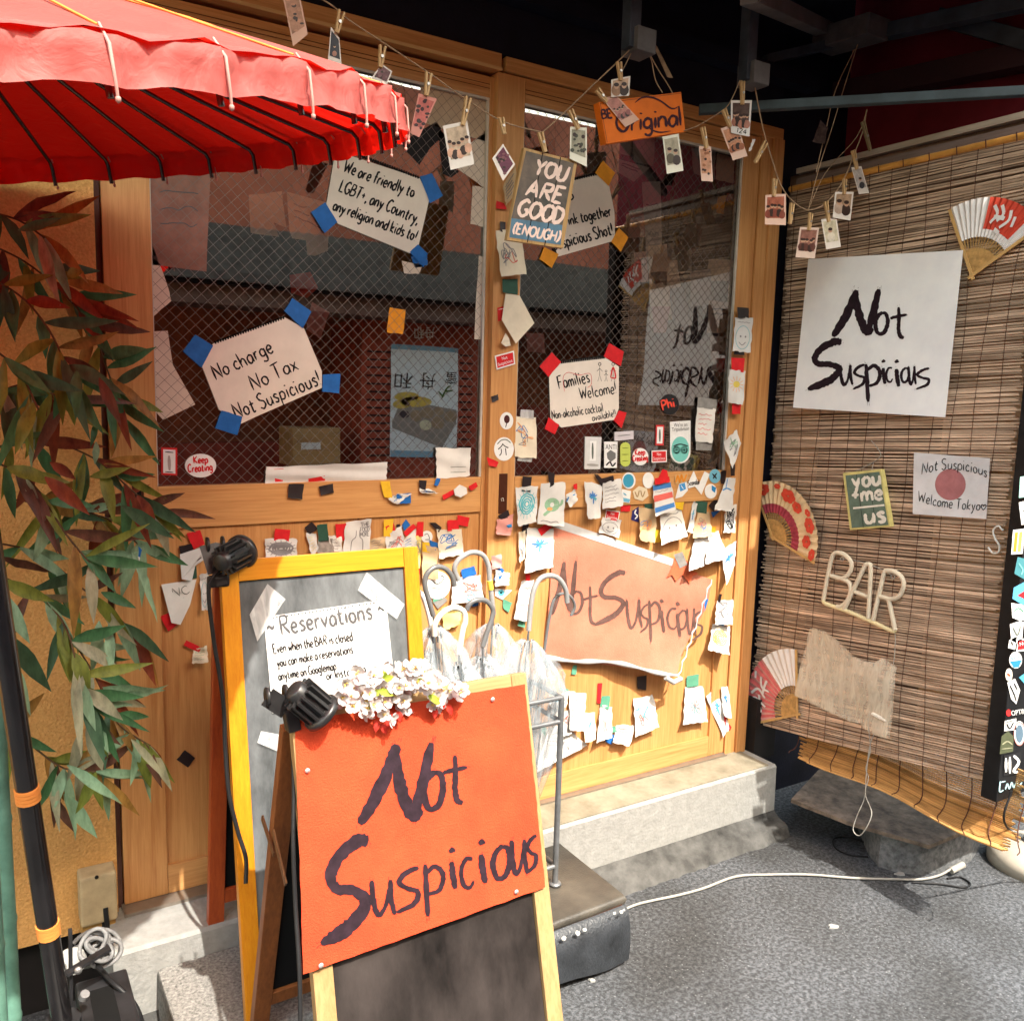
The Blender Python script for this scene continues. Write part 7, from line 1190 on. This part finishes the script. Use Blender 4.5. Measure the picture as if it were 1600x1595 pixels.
note('tan drawing sheet under dark green tape near the right stile', PNR, 'k', [(1090, 800), (1108, 800), (1114, 838), (1082, 840)], [('g', [(1087, 783), (1106, 784), (1104, 803), (1088, 800)])], 'scrib', 2, curl=.012)
scrap('black tape triangle beside the blue cross note', PNR, [(1107, 790), (1120, 776), (1123, 790), (1115, 800)], 'k', off=.004); scrap('blue tape scrap under the black triangle', PNR, [(1111, 800), (1126, 797), (1114, 809)], 'b', off=.003)
note('grey strip of dense black scribble on the right stile', FR, 'e', [(1133, 790), (1151, 788), (1148, 832), (1131, 832)], (), 'scrib', 0, extra=[(kK, lambda m, S: [ribbon(m, S, smooth([(1134 + rnd.uniform(0, 13), 794 + rnd.uniform(0, 34)) for _ in range(4)]), 1.3) for _ in range(9)])])
note('white sheet curling low left of the orange tape', PNR, 'w', [(1085, 838), (1104, 840), (1100, 884), (1076, 892)], (), 'scrib', 1, curl=.035)
note('white sheet curling under orange tape near the right stile', PNR, 'w', [(1101, 828), (1123, 830), (1137, 872), (1103, 882)], [('o', [(1104, 823), (1119, 822), (1118, 832), (1104, 832)])], 'lines', 0, curl=.035)
note('white paper with a blue splash on the right stile', FR, 'w', [(1126, 860), (1150, 845), (1148, 882), (1136, 915)], (), 'splat', 1, curl=.02)
note('white pencil sheet with small blue tape on the right stile', FR, 'w', [(1120, 938), (1146, 936), (1144, 976), (1117, 976)], [('k', [(1124, 928), (1128, 928), (1126, 940), (1122, 940)])], 'scrib', 0, curl=.012)
note('white note with an olive ring drawing on the right stile', FR, 'w', [(1113, 975), (1140, 978), (1140, 1023), (1107, 1015)], [('b', [(1126, 968), (1130, 968), (1132, 978), (1122, 977)])], 'ring', 5, curl=.03)
note('scalloped white drawing under square sea green tape', PNR, 'w', [(1071, 1073), (1099, 1071), (1106, 1128), (1067, 1131)], [('t', [(1073, 1056), (1092, 1053), (1092, 1071), (1073, 1074)])], 'flower', 0, curl=.016)
note('long white slip slanting under blue tape by the post foot', PNR, 'w', [(1104, 1088), (1121, 1068), (1140, 1138), (1130, 1152)], [('b', [(1116, 1049), (1130, 1048), (1126, 1071), (1117, 1067)])], None, curl=.02)
note('white slip with turquoise mark over red tape by the post foot', FR, 'w', [(1126, 1073), (1138, 1072), (1143, 1122), (1131, 1118)], [('r', [(1131, 1119), (1145, 1127), (1141, 1142), (1134, 1138)])], 'splat', 1, curl=.012)
note('white landscape drawing under black tape below the banner', PNR, 'w', [(990, 1092), (1020, 1085), (1030, 1136), (993, 1151)], [('k', [(995, 1057), (1010, 1055), (1010, 1078), (996, 1076)])], 'scrib', 1, curl=.02)
note('leaf shaped white drawing under sea green tape below the banner', PNR, 'w', [(938, 1100), (956, 1104), (957, 1152), (933, 1160)], [('t', [(940, 1087), (954, 1087), (951, 1108), (938, 1104)])], 'flower', 0, curl=.014)
scrap('upright red tape below the banner', PNR, [(934, 1067), (941, 1067), (938, 1099), (933, 1098)], 'r'); scrap('sea green tape just under the banner hem', PNR, [(895, 1040), (902, 1038), (901, 1054), (893, 1053)], 't')
note('tall pale drawing with pinched waist right of the rack', PNR, 'w', [(889, 1080), (916, 1083), (912, 1142), (890, 1140)], (), 'lines', 2, curl=.02)
note('cream folded paper beside the pinched drawing', PNR, 'm', [(910, 1114), (930, 1113), (931, 1156), (914, 1160)], (), None, curl=.018)
note('crumpled white sheet held by blue tape near the bottom rail', PNR, 'w', [(963, 1132), (992, 1133), (984, 1166), (958, 1160)], [('b', [(951, 1147), (960, 1148), (956, 1163), (945, 1158)])], 'lines', 0, curl=.03)
scrap('rolled sea green tape above the crumpled sheet', PNR, [(953, 1134), (964, 1134), (965, 1143), (954, 1145)], 't', off=.004)
note('wide scribbled sheet behind the rack post', PNR, 'w', [(846, 1142), (878, 1130), (918, 1164), (840, 1206)], [('t', [(848, 1134), (854, 1137), (850, 1161), (844, 1158)])], 'scrib', 0, curl=.02)
note('grey scribbled paper tucked right of the rack post', PNR, 'e', [(880, 1112), (893, 1108), (893, 1146), (879, 1150)], (), 'scrib', 0)
note('white corner paper above the rack rail', PNR, 'w', [(858, 1092), (890, 1078), (884, 1104), (862, 1106)], [('t', [(874, 1073), (890, 1077), (884, 1081), (874, 1077)])], None, curl=.012)
# papers stuck inside the panes
IG = 'papers stuck inside the glass'
IL = Plane((0, YL + .030, 0), (0, -1, 0)); IR = Plane((0, YR + .030, 0), (0, -1, 0)); IR2 = Plane((0, YR + .20, 0), (0, -1, 0))
mIN = {'t': mat('inner_tan', (.55, .42, .30), .8, .15, 8), 'c': mat('inner_cream', (.66, .56, .46), .8, .1, 8), 'g': mat('inner_grey', (.38, .34, .31), .8, .15, 8), 'p': mat('inner_pink', (.5, .24, .22), .8, .2, 10), 'k': mat('inner_black', (.012, .011, .013), .7), 'r': mat('inner_red', (.42, .05, .03), .8, .2, 10), 'b': mBLT, 'o': mORT, 'd': mat('reflection_cover', (.26, .13, .10), .8, .25, 12)}
IS = Plane((0, YL + .0117, 0), (0, -1, 0))
def inner(label, P, c, q, ex=None):
    S = Sheet(P, q, .0, -.004, 0, .0015, rnd.random() * 6) if P is not IS else Sheet(P, q, .0); m = MB(); mts = [mIN[c]]
    if len(q) == 4: grid(m, S, q, 4, 4, ragged=.8)
    else: poly(m, S, q)
    if ex:
        for k in range(ex): ribbon(m, S, smooth([tuple(bil(q[:3] + [q[-1]], .15 + .11 * i, .25 + .16 * k + rnd.uniform(-.03, .03))) for i in range(7)], 3), 1.6, .0008, 1)
        mts.append(mGRYINK)
    return tag(m.build('inner_paper', mts), label, 'paper', IG)
inner('folded cream paper at the left edge inside the left pane', IS, 'c', [(232, 370), (262, 445), (268, 470), (236, 498)]); inner('long cream paper hanging at the left edge inside the left pane', IS, 'c', [(238, 518), (262, 517), (270, 570), (305, 632), (255, 656), (240, 640)])
inner('tan sheet at the top right inside the left pane', IS, 't', [(655, 118), (764, 150), (762, 222), (662, 192)]); inner('grey sheet behind the red card inside the left pane', IL, 'g', [(630, 110), (690, 128), (684, 214), (640, 215)]); inner('pale round edged paper inside the left pane corner', IS, 'c', [(712, 240), (762, 205), (762, 300), (745, 285), (716, 265)])
inner('black cut shape left of the pale photo inside the left pane', IS, 'k', [(640, 215), (682, 190), (694, 212), (672, 232), (655, 258), (622, 222)]); inner('black hook shape below the pale photo inside the left pane', IS, 'k', [(684, 200), (700, 215), (706, 262), (718, 268), (705, 278), (692, 272), (688, 240)]); inner('black square hanging inside the left pane', IL, 'k', [(696, 330), (716, 331), (714, 370), (696, 367)]); inner('second black square at the right of the left pane', IL, 'k', [(726, 305), (736, 306), (735, 345), (727, 343)])
inner('narrow cream strip at the right edge inside the left pane', IS, 'c', [(738, 290), (760, 294), (757, 355), (735, 350)]); inner('long cream strip low at the right edge inside the left pane', IS, 'c', [(748, 400), (757, 402), (754, 530), (741, 530)]); inner('pink sheet near the top left inside the left pane', IL, 'p', [(262, 345), (312, 340), (316, 372), (262, 374)], 3); inner('large brownish sheet added to hide the red parasol reflection in the left pane', IS, 'd', [(234, 262), (330, 262), (322, 424), (238, 414)], 3)  # last sheet is added to cover the parasol's red reflection
inner('tan sheet with torn corner inside the upper left pane', IL, 't', [(388, 305), (440, 300), (450, 372), (392, 365)]); inner('tan notes right of the torn sheet inside the left pane', IL, 't', [(448, 300), (516, 318), (512, 392), (470, 410), (452, 360)], 3); inner('black zigzag stair shape inside the left pane', IL, 'k', [(428, 348), (452, 358), (452, 372), (478, 376), (480, 398), (500, 402), (512, 430), (480, 432), (440, 380)]); inner('red and orange shape above the blue tape inside the left pane', IL, 'r', [(452, 430), (485, 425), (497, 450), (480, 466), (455, 458)])
inner('brown card beside the blue tape inside the left pane', IL, 'p', [(487, 472), (515, 488), (500, 530), (478, 514)]); inner('orange card above the mirrored poster inside the left pane', IS, 'o', [(609, 480), (634, 485), (630, 522), (604, 520)]); inner('cream scrap under blue tape at the top of the left pane', IS, 'c', [(628, 408), (660, 414), (655, 428), (632, 427)]); inner('blue tape at the top of the left pane above the poster', IS, 'b', [(641, 400), (668, 402), (668, 414), (650, 420)]); inner('grey triangle at the bottom right inside the left pane', IL, 'g', [(738, 702), (750, 722), (735, 742)])
for lab, c, q, ex, P in [('grey sheet at the top left inside the right pane', 'g', [(815, 170), (867, 182), (868, 220), (816, 205)], 0, IR), ('tall grey sheet beside the black and white photo', 'g', [(868, 185), (895, 190), (888, 245), (868, 243)], 0, IR), ('grey sheet behind the orange plaque', 'g', [(950, 215), (988, 218), (985, 245), (953, 236)], 0, IR), ('wide grey sheet below the orange plaque', 'g', [(988, 216), (1024, 212), (1020, 260), (990, 252)], 0, IR), ('slanted grey sheet under the wide grey one', 'g', [(966, 248), (1015, 262), (990, 285), (962, 268)], 2, IR), ('grey sheet behind the narrow orange photo', 'g', [(1080, 232), (1118, 236), (1116, 282), (1084, 272)], 0, IR), ('tan sheet at the top right corner inside the right pane', 't', [(1120, 240), (1148, 246), (1146, 288), (1118, 280)], 0, IR),
    ('long pinkish paper strip hanging high inside the right pane', 'g', [(1003, 285), (1032, 283), (1036, 425), (1012, 428)], 3, IR), ('lower pinkish paper strip below the hanging one', 't', [(1012, 384), (1042, 382), (1050, 500), (1016, 500)], 0, IR), ('red tinged end of the hanging paper strips', 'p', [(1018, 480), (1048, 478), (1040, 520), (1022, 520)], 0, IR), ('dark tape band across the hanging strips', 'k', [(1016, 426), (1042, 424), (1042, 446), (1016, 448)], 0, Plane((0, YR + .0285, 0), (0, -1, 0))), ('dim red brown sheet left of the hanging strips', 'p', [(978, 335), (1008, 328), (1010, 370), (982, 372)], 2, IR2), ('dark brown sheet below the dim red one', 'p', [(990, 395), (1012, 393), (1014, 440), (991, 442)], 2, IR2), ('pinkish sheet right of the dark tape band', 't', [(1043, 407), (1058, 407), (1064, 448), (1046, 452)], 0, IR), ('long grey sheet slanting behind the strips', 'g', [(1048, 450), (1066, 440), (1085, 520), (1060, 535)], 0, IR2),
    ('broad grey sheet on the right of the right pane', 'g', [(1078, 425), (1110, 420), (1112, 475), (1080, 480)], 0, IR), ('tan card near the right edge of the right pane', 't', [(1108, 405), (1142, 406), (1140, 440), (1103, 438)], 0, IR), ('large grey sheet with scribbles upper right inside the pane', 'g', [(1085, 300), (1145, 310), (1142, 380), (1090, 385)], 3, IR2), ('orange scrap among the upper right papers', 'o', [(1122, 308), (1136, 305), (1130, 335), (1118, 332)], 0, IR), ('black scrap left of the orange scrap', 'k', [(1108, 318), (1116, 320), (1112, 338), (1104, 334)], 0, IR), ('red scrap above the orange scrap', 'r', [(1136, 302), (1148, 304), (1146, 318), (1134, 314)], 0, IR), ('black scrap in the middle of the right pane', 'k', [(1062, 355), (1074, 350), (1070, 362), (1060, 368)], 0, IR), ('sheet with an orange patch at the right edge of the pane', 't', [(1108, 470), (1142, 472), (1140, 520), (1104, 520)], 2, IR), ('long grey sheet above the receipt strip', 'g', [(1110, 525), (1138, 528), (1134, 580), (1112, 580)], 0, IR), ('grey square tape among the right papers', 'k', [(1086, 478), (1098, 478), (1096, 492), (1084, 490)], 0, IR), ('black corner pieces low among the right papers', 'k', [(1115, 395), (1122, 392), (1130, 404), (1124, 412)], 0, IR), ('dim tan sheet low left inside the right pane', 'p', [(822, 520), (850, 522), (852, 552), (824, 550)], 0, IR2)]: inner(lab, P, c, q, ex)
